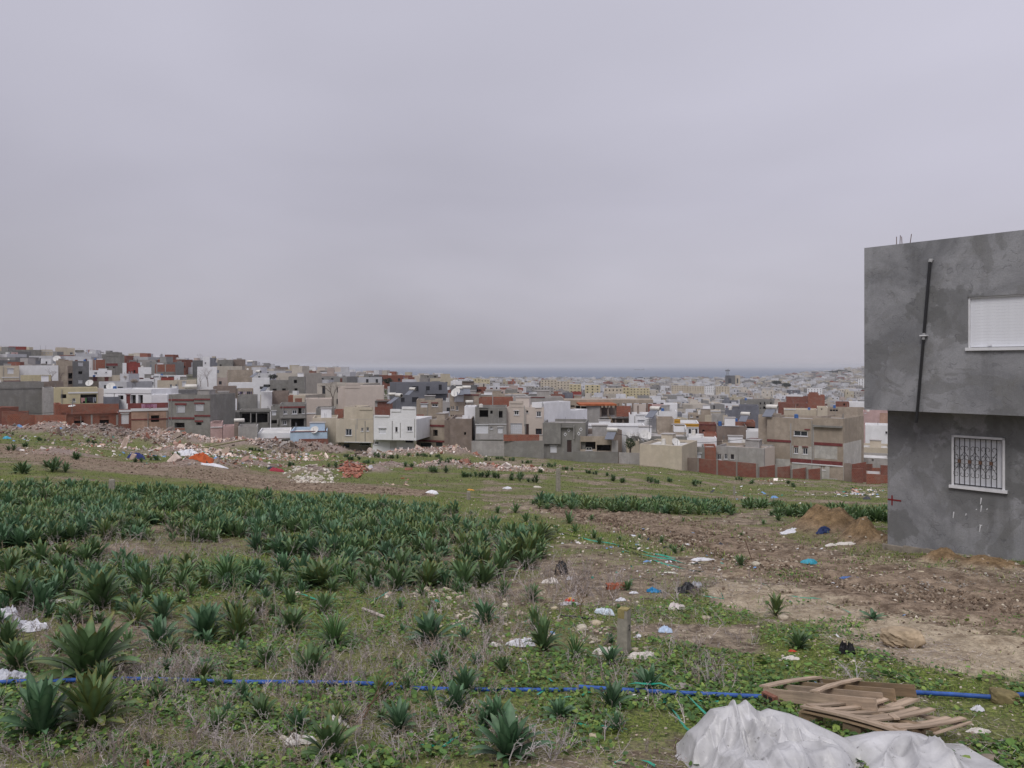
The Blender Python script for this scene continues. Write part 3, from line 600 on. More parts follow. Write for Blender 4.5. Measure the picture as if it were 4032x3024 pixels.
NEARP = [  # px, foot py, width, kind, leaves, tallness, what sets it apart
 (370, 2868, 320, 'yellow', 24, 1.1, 'largest squill plant with yellow-edged leaves growing in front of the blue pipe'),
 (165, 2900, 280, 'blue', 17, 1.25, 'broad blue-green squill plant beside the big yellow-edged one, in front of the blue pipe'),
 (340, 2675, 360, 'broad', 26, 1.0, 'widest dark squill plant, spreading just behind the blue pipe'),
 (65, 2640, 200, 'broad', 22, .95, 'dense squill plant standing over the grey and white plastic bag'),
 (65, 2395, 190, 'broad', 14, 1.2, 'squill plant behind the crumpled white bag, wrapped in dry stalks'),
 (150, 2405, 150, 'blue', 12, 1.25, 'narrow upright squill plant just to the rear of the crumpled white bags'),
 (398, 2396, 240, 'broad', 22, .95, 'rounded squill plant beside the white stick of plastic'),
 (390, 2450, 110, 'broad', 10, .6, 'small flat squill plant under the rounded one'),
 (530, 2462, 140, 'yellow', 14, 1.05, 'squill plant with yellow tips next to the taller broad-leaved one'),
 (630, 2552, 170, 'blue', 13, 1.15, 'squill plant with wide spoon-shaped leaves in front of the yellow-tipped one'),
 (805, 2512, 220, 'blue', 18, .9, 'bushy squill plant with round-tipped leaves amid dry grass'),
 (935, 2520, 160, 'yellow', 20, 1.45, 'tall pale squill plant with yellowing leaves above pale dry stalks'),
 (800, 2670, 120, 'yellow', 12, .85, 'small squill plant with browned leaf tips behind the blue pipe'),
 (895, 2312, 200, 'narrow', 60, 1.0, 'fountain-like tuft of grassy leaves at the edge of the squill mass'),
 (1218, 2315, 180, 'broad', 20, .75, 'squill plant just above the tangle of green strapping'),
 (1010, 2318, 120, 'blue', 13, .85, 'small squill plant between the grassy tuft and the green strapping'),
 (1425, 2336, 70, 'broad', 10, 1.0, 'smallest upright squill plant standing alone on the moss'),
 (1148, 2488, 180, 'broad', 18, .8, 'squill plant leaning over dry weeds beside the narrow-leaved tuft'),
 (1317, 2552, 250, 'narrow', 46, .85, 'wide spidery plant with narrow dark leaves'),
 (1695, 2532, 220, 'blue', 17, .8, 'open squill plant with curled blue-green leaves alone on moss'),
 (1045, 2616, 130, 'broad', 15, .95, 'squill plant with a pale dry stem rising from it'),
 (1222, 2664, 210, 'broad', 11, .9, 'sparse squill plant with few broad leaves above the blue pipe'),
 (1595, 2728, 105, 'broad', 8, 1.2, 'small squill plant growing over the end of the blue pipe'),
 (1297, 2985, 250, 'broad', 22, .95, 'squill plant growing out of the torn white paper'),
 (1905, 2870, 120, 'blue', 8, 1.0, 'few-leaved squill plant behind the large one near the green strap'),
 (1995, 2980, 310, 'blue', 17, .85, 'large open squill plant beside the end of the green strap'),
 (1984, 2347, 90, 'broad', 14, 1.25, 'dark squill plant at the front tip of the clump'),
 (1910, 2458, 130, 'blue', 12, 1.2, 'squill plant with twisted upright leaves above pale stones'),
 (2093, 2366, 110, 'broad', 14, .95, 'pale squill plant behind the tall dark one'),
 (1922, 2528, 80, 'yellow', 7, 1.1, 'withered yellow squill plant with orange tips'),
 (2143, 2562, 160, 'broad', 20, 1.3, 'tallest squill plant near the concrete marker post'),
 (2110, 2480, 110, 'broad', 10, 1.4, 'narrow squill plant directly behind the tallest one'),
 (2262, 2592, 175, 'narrow', 30, .95, 'fan-shaped plant of narrow dark leaves beside the tallest squill'),
 (2405, 2612, 140, 'blue', 7, .8, 'squill plant with few leaves at the foot of the marker post'),
 (2555, 2722, 160, 'blue', 12, .95, 'grey-green squill plant under the arch of green strap'),
 (3053, 2422, 120, 'yellow', 11, 1.15, 'squill plant with browned upright leaves on bare soil'),
 (3144, 2552, 130, 'broad', 16, .95, 'neat rounded squill plant next to the red scrap'),
 (3440, 2434, 110, 'blue', 6, .45, 'flattened squill plant pressed into the sandy soil'),
 (2918, 2232, 70, 'broad', 11, 1.15, 'squill plant beside the rusty leaning rod'),
 (1520, 2280, 105, 'broad', 12, 1.1, 'squill plant with a drooping leaf above the white tube'),
 (1615, 2296, 105, 'broad', 12, 1.15, 'squill plant beside the round pale boulder in the clump'),
 (1725, 2304, 105, 'broad', 13, 1.0, 'squill plant second from the tip of the clump'),
 (1660, 2344, 75, 'broad', 10, 1.1, 'little squill plant in front of the clump, among stones'),
 (1800, 2332, 105, 'narrow', 22, .9, 'spiky narrow-leaved plant among stones'),
 (1830, 2265, 120, 'broad', 15, 1.15, 'squill plant with tall leaves over the stony bank'),
 (1960, 2272, 150, 'broad', 17, 1.05, 'broad squill plant over the front of the stony bank'),
 (3205, 2862, 50, 'blue', 4, 1.1, 'small squill shoot between the plastic sheet and the lower pallet'),
 (3165, 2170, 1, 'broad', 0, 1, ''),
]
for a in NEARP:
    if a[4]: plant_parts(a[0], a[1], a[2], a[3], a[4], a[6], tall=a[5])
# the dense belt and the straggling ones
DENSE = [(-80, 1915), (300, 1925), (700, 1945), (1200, 1975), (1500, 1990), (1900, 2025), (1930, 2065), (1600, 2110), (1450, 2200), (1250, 2255), (900, 2260), (600, 2250), (-80, 2350)]
MEDIUM = [(1300, 2120), (1900, 2070), (2130, 2120), (2150, 2185), (2080, 2235), (1850, 2240), (1650, 2215), (1350, 2235)]
BANDR = [(2070, 1985), (2250, 1972), (2550, 1985), (2860, 1998), (2900, 2035), (2760, 2030), (2450, 2022), (2150, 2010)]
LOOSE = [(-80, 2260), (500, 2240), (1000, 2260), (1300, 2240), (1900, 2230), (1900, 2300), (1300, 2330), (700, 2330), (-80, 2420)]
cand = []; rp = random.Random(3)
def sprinkle(poly, n, jitter=1, wpx=.46, kinds=('broad', 'broad', 'broad', 'blue', 'blue', 'yellow', 'narrow'), mind=.26):
    xs = [p[0] for p in poly]; ys = [p[1] for p in poly]; got = []; tries = 0
    d0, d1 = hit0(1500, max(ys)), hit0(1500, min(ys))
    while len(got) < n and tries < n * 60:
        tries += 1; d = rp.uniform(d0 * .9, d1 * 1.15); x = rp.uniform((min(xs) - CX) / F * d, (max(xs) - CX) / F * d); z = float(gz0(x, d))
        px, py = pxy(x, d, z)
        if not poly_in(np.array([px]), np.array([py]), poly)[0]: continue
        if poly is DENSE and fbm(np.array(x * .8), np.array(d * .8), 3, 90) < .40 + .22 * max(0, (py - 2050) / 200) + .20 * max(0, (px - 1200) / 700): continue
        if any((x - q[0]) ** 2 + (d - q[1]) ** 2 < mind ** 2 for q in got): continue
        got.append((x, d)); cand.append((x, d, rp.uniform(.3, 1.0) ** .8 * 1.55 * wpx, rp.choice(kinds)))
sprinkle(DENSE, 1900, mind=.18, wpx=.33); sprinkle(MEDIUM, 150, mind=.33, wpx=.35); sprinkle(LOOSE, 150, mind=.28, wpx=.30); sprinkle([(-80, 2400), (1000, 2330), (1300, 2340), (1250, 2480), (700, 2560), (-80, 2600)], 26, mind=.35, wpx=.22); sprinkle(BANDR, 330, mind=.18, wpx=.31)
def spr_line(pts, n, spread, wpx, kinds=('broad',)):
    for _ in range(n):
        i = rp.randrange(len(pts) - 1); f = rp.random(); px = pts[i][0] * (1 - f) + pts[i + 1][0] * f; py = pts[i][1] * (1 - f) + pts[i + 1][1] * f + rp.gauss(0, spread)
        d = rp.uniform(25.6, 27.8) if px > 3060 else hit(px, py); cand.append(((px - CX) / F * d, d, wpx * rp.uniform(.6, 1.3), rp.choice(kinds)))
spr_line([(2920, 1993), (3100, 2004), (3300, 2018), (3490, 2034)], 110, 4, .40)
spr_line([(3060, 1985), (3200, 1998), (3490, 2024)], 20, 4, .40)
for px, py, w in ((2240, 2062, 85), (2190, 2095, 60), (2265, 2098, 70), (2330, 2050, 50), (2340, 2120, 60), (2360, 2140, 60), (2440, 2128, 45), (2518, 2122, 40), (2605, 2140, 60), (2515, 2160, 35),
                  (2640, 2160, 35), (2657, 2178, 60), (2685, 2170, 45), (2620, 2190, 30), (2555, 1998, 50), (2600, 2010, 30), (2660, 2010, 55), (2700, 2015, 55), (2690, 2055, 35), (2765, 2025, 25),
                  (2830, 2030, 25), (2895, 2090, 25), (2920, 2110, 28), (3005, 2065, 45), (3035, 2030, 45), (3065, 2052, 60), (1905, 2060, 50), (1960, 2020, 60), (2030, 2020, 70), (1870, 2090, 70),
                  (2070, 2060, 70), (2110, 2050, 45), (1990, 2090, 50), (1760, 2090, 70), (1820, 2130, 70), (1860, 2160, 60), (2130, 2200, 110), (2070, 2170, 80), (1420, 2200, 120), (1340, 2230, 130), (3400, 2300, 0)):
    if w: d = hit(px, py); cand.append(((px - CX) / F * d, d, w / F * d * .62, 'broad'))
# low dark clumps scattered among the rubble tips
FARC = []
spr = [(1500, 1800, 60), (1640, 1795, 70), (1700, 1800, 80), (1760, 1815, 70), (1820, 1822, 90), (1400, 1812, 60), (1440, 1825, 70), (1480, 1800, 50), (1690, 1860, 50), (1830, 1880, 100), (1900, 1880, 110), (2000, 1885, 120), (2060, 1895, 120),
       (1735, 1862, 50), (2000, 1815, 50), (2080, 1825, 60), (2160, 1838, 60), (2230, 1850, 50), (2300, 1862, 60), (2340, 1868, 40), (2400, 1875, 35), (2120, 1862, 40), (1920, 1815, 30), (1960, 1808, 40), (60, 1775, 30), (170, 1737, 45), (42, 1715, 20),
       (375, 1748, 40), (110, 1760, 30), (250, 1857, 90), (290, 1810, 50), (80, 1865, 70), (190, 1840, 40), (1010, 1775, 70), (900, 1790, 50), (1140, 1835, 60), (2560, 1900, 20), (2590, 1905, 40), (2640, 1898, 25), (2750, 1905, 25), (2420, 1895, 25),
       (2730, 1912, 18), (2910, 1892, 35), (2960, 1905, 22), (3120, 1918, 22), (3100, 1905, 18), (1380, 1800, 60), (1550, 1806, 60), (620, 1812, 50), (540, 1820, 40), (350, 1740, 35), (700, 1800, 40), (1745, 1822, 50), (1310, 1842, 40), (1600, 1838, 60), (2455, 1902, 20)]
for px, py, w in spr: FARC.append((px, py, w))
for _ in range(90):
    px, py = rp.uniform(-40, 2500), rp.uniform(2290, 2900); d = hit(px, py)
    if px < 2000 or rp.random() < .4: cand.append(((px - CX) / F * d, d, rp.uniform(.09, .22), rp.choice(('broad', 'blue', 'yellow'))))
cand.sort(key=lambda q: -q[2] / q[1])
BAKES = {k: [plant_bake(k, 20 + 3 * s, s).mesh('squill_plant', LEAF, True) for s in range(5)] for k in ('broad', 'blue', 'yellow', 'narrow')}
BAKEA = {k: [plant_bake(k, 14 + 2 * s, s) for s in range(5)] for k in ('broad', 'blue', 'yellow', 'narrow')}
mass = MB()
for i, (x, y, s, kind) in enumerate(cand):
    z = float(gz(x, y)); px, py = pxy(x, y, z)
    if px < -60 or px > 3520: continue
    s *= .80 if px < 2000 and py < 2300 else .92
    if i < 235:
        o = bpy.data.objects.new('squill_plant', BAKES[kind][i % 5]); COL.objects.link(o); o.location = (x, y, z - .01)
        o.rotation_euler = (rp.uniform(-.15, .15), rp.uniform(-.15, .15), rp.uniform(0, 6.3)); q = rp.uniform(.85, 1.25); o.scale = (s, s, s * q)
        if px < 1350:
            w_ = 'around the far concrete post' if px < 560 else 'below the orange tarpaulin' if px < 960 else 'below the pile of pale stones'; v_ = 'far edge' if py < 2010 else 'heart' if py < 2110 else 'near edge' if py < 2270 else 'loose fringe'
            l, g_ = 'squill plant at the %s of the crowded belt, %s' % (v_, w_), 'squill plants at the %s of the belt %s' % (v_, w_)
        elif px < 2160:
            v_ = 'beyond the stony bank' if py < 2150 else 'over the stony bank' if py < 2290 else 'among the dry weeds before the stony bank' if py < 2560 else 'near the blue pipe'
            l, g_ = 'smaller squill plant growing %s, right of the belt' % v_, 'small squill plants %s' % v_
        elif py < 2048: l, g_ = 'squill plant in the narrow row along the far side of the brown track', 'squill plants in the row beyond the track'
        else: l, g_ = 'small squill plant standing singly along the near edge of the brown track', 'single squill plants along the near edge of the track'
        tag(o, l, 'plant', g_)
    else:
        A = BAKEA[kind][i % 5]; a = rp.uniform(0, 6.3); ca, sa = math.cos(a), math.sin(a); M = np.array([(ca, -sa, 0), (sa, ca, 0), (0, 0, rp.uniform(.85, 1.25))])
        for v, f, c in zip(A.v, A.f, A.c):
            mass.add((v @ M.T) * s + np.array((x, y, z - .01)), f - f.min(), 0, c * rp.uniform(.85, 1.15))
mass.m = [m for m in mass.m]
tag(mass.build('squill_mass', LEAF, smooth=True), 'mass of smaller squill plants filling the belt behind', None, kind='stuff')

# low bushes among the rubble, each its own thing
def bush(px, py, w, label, group, name='squill_clump'):
    p = G(px, py); W_ = w / F * p.y; mb = MB(); n = max(3, int(W_ / .32)); r = random.Random(px)
    for i in range(n):
        A = BAKEA['broad'][r.randrange(5)]; a = r.uniform(0, 6.3); ca, sa = math.cos(a), math.sin(a); s = r.uniform(.38, .62); x_, y_ = r.uniform(-.45, .45) * W_, r.gauss(0, .3); z_ = float(gz(p.x + x_, p.y + y_)) - p.z
        M = np.array([(ca, -sa, 0), (sa, ca, 0), (0, 0, r.uniform(.8, 1.2))]) * s
        for v, f, c in zip(A.v, A.f, A.c): mb.add(v @ M.T + np.array((x_, y_, z_)), f - f.min(), 0, c * r.uniform(.7, 1.1))
    return tag(mb.build(name, LEAF, loc=p, smooth=True), label, 'plants', group)
for i, (px, py, w) in enumerate(FARC):
    if px > 2350: l, g_ = 'small dark clump of squills dotted on the grass below the brick compound wall', 'small squill clumps below the brick compound wall'
    elif px > 1250: l, g_ = 'dark green clump of squills growing between the pinkish rubble tips', 'squill clumps between the rubble tips'
    else: l, g_ = 'dark green clump of squills on the grass around the long rubble bank', 'squill clumps around the long rubble bank'
    bush(px, py, w, l, g_)
# rank green grass behind the first squills on the far left and behind the track
def blades(mb, x, y, h, w, cols, lean=.35):
    n = len(x); z = gz(x, y); a = RNG.uniform(0, 6.3, n); l = RNG.normal(0, lean, n)[:, None] * h[:, None]
    d = np.stack([np.cos(a), np.sin(a), np.zeros(n)], 1); s = np.stack([-np.sin(a), np.cos(a), np.zeros(n)], 1) * w[:, None] / 2
    p = np.stack([x, y, z - .005], 1); up = np.array([0, 0, 1.])
    v = np.stack([p - s, p + s, p + d * l * .4 + up * h[:, None] * .6 + s * .7, p + d * l * .4 + up * h[:, None] * .6 - s * .7], 1)
    tip = p + d * l + up * h[:, None] * .95; V = np.concatenate([v, tip[:, None]], 1)
    b0 = (np.arange(n) * 5)[:, None]; base = mb.n
    mb.v.append(V.reshape(-1, 3)); mb.f.append((b0 + np.array([[0, 1, 2, 3]])) + base); mb.m.append(np.zeros(n, int))
    mb.f.append((b0 + np.array([[3, 2, 4]])) + base); mb.m.append(np.zeros(n, int)); mb.c.append(np.repeat(cols, 5, 0)); mb.hasc = True; mb.n += n * 5
def spread(n, d0, d1, u0=-.7, u1=.7, power=1.0):
    """points over the visible ground, evener in the picture than on the ground"""
    d = np.exp(RNG.uniform(math.log(d0), math.log(d1), n)); u = RNG.uniform(u0, u1, n); return u * d, d
GRASSM = vcol('grass_blades', .7, 6, .2)
def pal(n, cols, v=.25):
    c = np.array(cols)[RNG.integers(0, len(cols), n)]; return c * RNG.uniform(1 - v, 1 + v, (n, 1))
def keep(x, y, fn):
    mud, green, sand, rub, town, spoil = zones(x, y); p = fn(mud, green, sand, rub); k = RNG.random(len(x)) < p; return x[k], y[k]
gm = MB(); x, y = spread(105000, 4.0, 30); x, y = keep(x, y, lambda m_, g_, s_, r_: np.clip(g_ * 1.3 - .12, 0.02, 1)); n = len(x)
blades(gm, x, y, RNG.uniform(.012, .045, n) * np.clip(y / 8, .7, 2.2), RNG.uniform(.004, .008, n) * np.clip(y / 7, .8, 3), pal(n, [(.11, .19, .03), (.075, .145, .028), (.20, .26, .055), (.26, .24, .13)]), .8)
x, y = spread(70000, 30, 130); x, y = keep(x, y, lambda m_, g_, s_, r_: np.clip(g_ * 1.1, 0.05, 1)); n = len(x)
blades(gm, x, y, RNG.uniform(.04, .12, n) * np.clip(y / 60, .6, 1.6), RNG.uniform(.015, .04, n) * np.clip(y / 50, .6, 2.2), pal(n, [(.09, .125, .04), (.065, .105, .032), (.13, .14, .055), (.16, .14, .085)]), .6)
tag(gm.build('grass', GRASSM), 'short grass over the field', kind='stuff')
# small round leaves hugging the ground
CLOV = leaf_mat('clover_leaf', .6); cm = MB(); x, y = spread(120000, 3.9, 15)
x, y = keep(x, y, lambda m_, g_, s_, r_: np.clip((g_ - .35) * 1.5, 0, 1)); clump = fbm(x * 2.2, y * 2.2, 3, 61); k = clump > RNG.uniform(.34, .58, len(x)); x, y = x[k], y[k]; n = len(x)
hexv = [(0, -.5, .06), (.45, -.28, 0), (.5, .25, .05), (0, .5, 0), (-.5, .25, .05), (-.45, -.28, 0)]
scatter(cm, hexv, [(0, 1, 2, 3), (0, 3, 4, 5)], np.stack([x, y, gz(x, y) + RNG.uniform(.004, .05, n)], 1), rotm(RNG.normal(0, .4, n), RNG.normal(0, .4, n), RNG.uniform(0, 6.3, n)),
        (RNG.uniform(.012, .036, n) * (1 + .5 * (RNG.random(n) < .15)))[:, None] * np.array([[1, 1.15, 1]]), pal(n, [(.12, .22, .045), (.09, .175, .042), (.19, .26, .06), (.065, .13, .04)], .35))
tag(cm.build('ground_cover', CLOV), 'small clover-like leaves carpeting the ground', kind='stuff')

# ------------------------------------------------------------------ dry weeds
DRY = vcol('dry_stalks', .9, 20, .2)
def weed_segs(p, h, n, spread_, r, lean=(0, 0)):
    P0, P1, R0, R1 = [], [], [], []
    for _ in range(n):
        a = r.uniform(0, 6.3); tilt = r.uniform(.05, spread_); d = Vector((math.cos(a) * math.sin(tilt) + lean[0], math.sin(a) * math.sin(tilt) + lean[1], math.cos(tilt))).normalized()
        q = Vector(p) + Vector((math.cos(a), math.sin(a), 0)) * r.uniform(0, h * .15); L = h * r.uniform(.5, 1) / 5; w = .0030 * (h / .3) ** .5 + .0016
        for k in range(5):
            e = q + d * L; P0.append(q); P1.append(e); R0.append(w); R1.append(w * .8); w *= .8
            d = (d + Vector((r.gauss(0, .16), r.gauss(0, .16), r.gauss(-.02, .08)))).normalized()
            if k > 0:
                for _b in range(r.choice((1, 2, 3))):
                    b_ = (d + Vector((r.gauss(0, .7), r.gauss(0, .7), r.gauss(.1, .4)))).normalized(); l2 = L * r.uniform(.4, 1); f = e + b_ * l2
                    P0.append(e); P1.append(f); R0.append(w * .8); R1.append(w * .5)
                    for _c in range(2):
                        c_ = (b_ + Vector((r.gauss(0, 1), r.gauss(0, 1), r.gauss(0, .6)))).normalized(); P0.append(f); P1.append(f + c_ * l2 * .45); R0.append(w * .8); R1.append(w * .6)
            q = e
    return P0, P1, R0, R1
wm = MB(); rw = random.Random(9); A = [[], [], [], []]; C = []
def add_weed(p, h, n, sp, col, lean=(0, 0)):
    o = weed_segs(p, h, n, sp, rw, lean)
    for l, x_ in zip(A, o): l += x_
    C.extend([np.array(col) * rw.uniform(.7, 1.2)] * len(o[0]))
GREYB = [(.37, .32, .30), (.27, .23, .21), (.46, .41, .40), (.31, .245, .19)]
WEEDS = [((620, 2680), 26, 110, .24), ((700, 2640), 20, 90, .22), ((560, 2950), 30, 230, .20), ((1010, 2850), 26, 240, .18), ((1200, 2700), 14, 70, .26), ((1350, 2660), 18, 110, .25), ((200, 2350), 16, 110, .28), ((60, 2450), 14, 80, .28),
         ((960, 2430), 22, 90, .26), ((1080, 2460), 14, 70, .24), ((700, 2300), 14, 120, .28), ((1750, 2850), 18, 150, .18), ((1700, 2560), 8, 60, .2), ((2050, 2430), 16, 110, .28), ((2200, 2310), 34, 130, .38), ((2330, 2300), 16, 80, .35),
         ((1650, 2640), 8, 70, .22), ((2450, 2700), 12, 110, .2), ((2700, 2330), 14, 70, .25), ((2750, 2560), 10, 90, .2), ((2800, 2680), 7, 60, .2), ((2350, 2830), 12, 150, .14), ((1450, 2450), 10, 120, .2), ((1850, 2600), 12, 90, .22),
         ((350, 2240), 12, 120, .35), ((520, 2200), 12, 120, .35), ((1250, 2200), 6, 100, .3), ((900, 2180), 6, 100, .3), ((2100, 2950), 7, 60, .22), ((1480, 2850), 14, 130, .16), ((80, 2820), 8, 100, .2), ((2500, 2480), 10, 120, .16), ((3000, 2480), 7, 120, .16), ((3300, 2700), 4, 80, .12),
         ((1620, 2380), 12, 120, .25), ((1900, 2370), 12, 100, .28), ((250, 2500), 10, 100, .25), ((2600, 2380), 10, 120, .2), ((300, 2980), 10, 150, .14), ((900, 2980), 10, 150, .15)]
for (px, py), n, sp, h in WEEDS:
    for _ in range(int(n * 3.2)):
        p = G(px + rw.gauss(0, sp), min(3060, py + rw.gauss(0, sp * .45))); add_weed(p, h * rw.uniform(.45, 1.1), rw.choice((1, 2, 2, 3)), rw.uniform(.3, 1.25), rw.choice(GREYB), (rw.gauss(0, .15), rw.gauss(0, .15)))
for _ in range(3000):
    d = math.exp(rw.uniform(math.log(4.0), math.log(24))); px = rw.uniform(-100, 3000 if d < 13 else 2000); x_ = (px - CX) / F * d
    if rw.random() > (1 if px < 2000 else .35) * (.25 + 1.5 * max(0, float(fbm(np.array(x_ * .9), np.array(d * .9), 3, 120)) - .38) * 3): continue
    add_weed(gxy(x_, d), rw.uniform(.06, .24) * (1 if d < 12 else 1.9), rw.choice((1, 2, 3)), rw.uniform(.4, 1.35), rw.choice(GREYB), (rw.gauss(0, .3), rw.gauss(0, .3)))
n0 = len(A[0]); prisms(wm, [tuple(v) for v in A[0]], [tuple(v) for v in A[1]], np.array(A[2]), np.array(A[3]), np.array(C))
# straw and twigs lying flat
x, y = spread(60000, 3.9, 18); pn = fbm(x * 1.1, y * 1.1, 3, 88); k = pn > RNG.uniform(.38, .68, len(x)); x, y = x[k], y[k]; k = zones(x, y)[0] < .5; x, y = x[k], y[k]; n = len(x)
a = RNG.uniform(0, 6.3, n); L = RNG.uniform(.015, .10, n); z = gz(x, y); p0 = np.stack([x, y, z + RNG.uniform(.003, .03, n)], 1); x2, y2 = x + np.cos(a) * L, y + np.sin(a) * L
p1 = np.stack([x2, y2, gz(x2, y2) + RNG.uniform(.003, .045, n)], 1); prisms(wm, p0, p1, .0016 * np.clip(y / 8, .8, 2), .001, pal(n, GREYB))
tag(wm.build('dry_weeds', DRY), 'grey dead stalks and straw over the field', kind='stuff')
# a few dead plants that stand out
def weed_thing(px, py, h, n, label, col=(.33, .29, .27), sp=.7, name='dead_thistle', lean=(0, 0)):
    o = weed_segs((0, 0, 0), h, n, sp, random.Random(px), lean); mb = MB(); prisms(mb, [tuple(v) for v in o[0]], [tuple(v) for v in o[1]], np.array(o[2]) * 1.3, np.array(o[3]) * 1.2, np.array([col] * len(o[0])))
    return tag(mb.build(name, DRY, loc=G(px, py, -.01)), label, 'dead plant', 'dead plants that stand out from the weeds')
weed_thing(1050, 2640, .42, 3, 'pale forked dead thistle standing among small squills behind the blue pipe', sp=.6)
weed_thing(2230, 2330, .5, 6, 'dead stalks growing around the black bag', (.26, .21, .17))
weed_thing(2280, 2420, .62, 2, 'single brown dead flower spike between the red wrapper and the marker post', (.17, .11, .07), sp=.12)
weed_thing(2025, 3010, .36, 3, 'silvery dead thistle in front of the large open squill', (.40, .37, .36), sp=.5, lean=(.2, 0))
weed_thing(2170, 2990, .26, 4, 'short grey thistle heads beside the silvery one', (.36, .33, .33), sp=.6)
weed_thing(2790, 2690, .22, 7, 'grey dead bush like a fan, beyond the green strap', (.34, .31, .3), sp=1.0)
weed_thing(3370, 2680, .26, 4, 'white dead thistle standing behind the upper pallet', (.45, .42, .42), sp=.9)
weed_thing(2740, 2340, .25, 12, 'low tangle of dead stalks around the black plastic', (.22, .18, .15), sp=1.2)
weed_thing(1390, 2860, .55, 2, 'long brown stalk leaning over the torn white paper', (.12, .075, .05), sp=.25, lean=(.45, .3))
weed_thing(1760, 2700, .38, 6, 'bundle of thin upright dead stems near the buried end of the pipe', sp=.25)
weed_thing(100, 2460, .38, 8, 'mauve-grey dead weeds standing in front of the white bags', (.30, .26, .26), sp=.5)

# ------------------------------------------------------------------ stones and litter
STONE = vcol('limestone', .9, 14, .2, .4); LITM = vcol('litter_scraps', .6, 25, .12)
ico = np.array([(0, 0, 1), (.89, 0, .45), (.28, .85, .45), (-.72, .53, .45), (-.72, -.53, .45), (.28, -.85, .45), (.72, .53, -.45), (-.28, .85, -.45), (-.89, 0, -.45), (-.28, -.85, -.45), (.72, -.53, -.45), (0, 0, -1)])
icf = np.array([(0, 1, 2), (0, 2, 3), (0, 3, 4), (0, 4, 5), (0, 5, 1), (1, 6, 2), (2, 7, 3), (3, 8, 4), (4, 9, 5), (5, 10, 1), (6, 7, 2), (7, 8, 3), (8, 9, 4), (9, 10, 5), (10, 6, 1), (11, 7, 6), (11, 8, 7), (11, 9, 8), (11, 10, 9), (11, 6, 10)])
def rock(name, px, py, w, label, col, flatn=.62, cat='stone', seed=1, group=None, lumps=1.0, lift=.15):
    import bmesh
    p = G(px, py); s = w / F * p.y / 2; bm = bmesh.new(); bmesh.ops.create_icosphere(bm, subdivisions=4 if w > 90 else 3 if w > 45 else 2, radius=1)
    me = bpy.data.meshes.new(name); bm.to_mesh(me); bm.free(); co = np.zeros(len(me.vertices) * 3); me.vertices.foreach_get('co', co); co = co.reshape(-1, 3)
    q = co * 1.1 + seed * 3.1; dsp = 1 + lumps * (.55 * (fbm(q[:, 0] + q[:, 2] * .7, q[:, 1] - q[:, 2] * .6, 3, seed) - .5) + .3 * (fbm(q[:, 0] * 3 + q[:, 2] * 3, q[:, 1] * 3 - q[:, 2] * 2, 3, seed + 5) - .5))
    co = np.clip(co * dsp[:, None], -.86, .9) * np.array([1.12, .8, flatn]) * s; me.vertices.foreach_set('co', co.ravel())
    me.polygons.foreach_set('use_smooth', np.full(len(me.polygons), w > 45 and w < 90)); me.materials.append(flat('weathered_stone', col, .92, .4, 9)); me.update()
    o = link(name, me, loc=p + Vector((0, 0, s * flatn * (1 - lift) * .75))); o.rotation_euler = (random.uniform(-.1, .1), random.uniform(-.1, .1), random.uniform(-.4, .4)); return tag(o, label, cat, group)
rock('boulder', 3545, 2543, 158, 'tan limestone boulder lying on the sandy slope', (.34, .265, .18), .55, 'boulder', 3, lumps=1.1)
rock('boulder', 3957, 2765, 105, 'mossy brown stone lying on the blue pipe', (.17, .14, .07), .62, 'boulder', 8, lumps=1.3)
rock('stone', 3885, 3005, 70, 'grey-brown stone at the corner of the plastic sheet', (.2, .165, .13), .6, seed=4)
STN = [(1693, 2215, 50, 'rounded pale boulder embedded between squill plants'), (1695, 2268, 60, 'cream stone below the rounded pale boulder'), (2345, 2462, 42, 'cream stone between the tall squill and the marker post'), (2290, 2480, 42, 'cream stone beside the fan-shaped plant'),
       (2180, 2402, 32, 'pale stone near the torn wrapper'), (1992, 2390, 32, 'round pale stone above the twisted squill'), (2050, 2422, 34, 'round pale stone behind the tallest squill'), (2500, 2565, 32, 'small pale stone just past the marker post'), (2335, 2905, 34, 'yellowish stone lying alone on the moss'),
       (3084, 2440, 42, 'white stone at the foot of the browned squill'), (2780, 2440, 34, 'angular pale stone on the sandy ground'), (2975, 2228, 34, 'yellowish stone beside the plant by the rusty rod'), (1170, 2342, 26, 'flat grey stone caught in the green strapping'), (1052, 2860, 26, 'small cream stone in the dead grass'),
       (1115, 2912, 30, 'cream stone beside the torn white paper'), (1255, 3008, 22, 'small cream stone below the paper-covered squill'), (1190, 3000, 24, 'pale flat stone near the bottom edge'), (3625, 2260, 26, 'small pale stone by the spoil heap')]
for i, (px, py, w, l) in enumerate(STN): rock('stone', px, py, w, l, random.choice([(.42, .36, .26), (.46, .42, .34), (.36, .31, .24)]), seed=i + 11, group='loose pale stones in the field')
stm = MB()
def stones(x, y, s, cols, sink=.3):
    n = len(x); sc_ = s[:, None] * RNG.uniform(.6, 1.2, (n, 3)) * np.array([[1.1, 1, .6]])
    scatter(stm, ico, icf, np.stack([x, y, gz(x, y) + s * (.5 - sink)], 1), rotm(RNG.normal(0, .3, n), RNG.normal(0, .3, n), RNG.uniform(0, 6.3, n)), sc_, cols, .22)
PALE = [(.42, .37, .29), (.36, .31, .25), (.48, .43, .36), (.3, .25, .2), (.38, .3, .24)]
x, y = spread(3400, 3.9, 30, -.1, .7); n = len(x); stones(x, y, RNG.uniform(.006, .02, n) * np.clip(y / 8, .7, 2.5), pal(n, PALE))
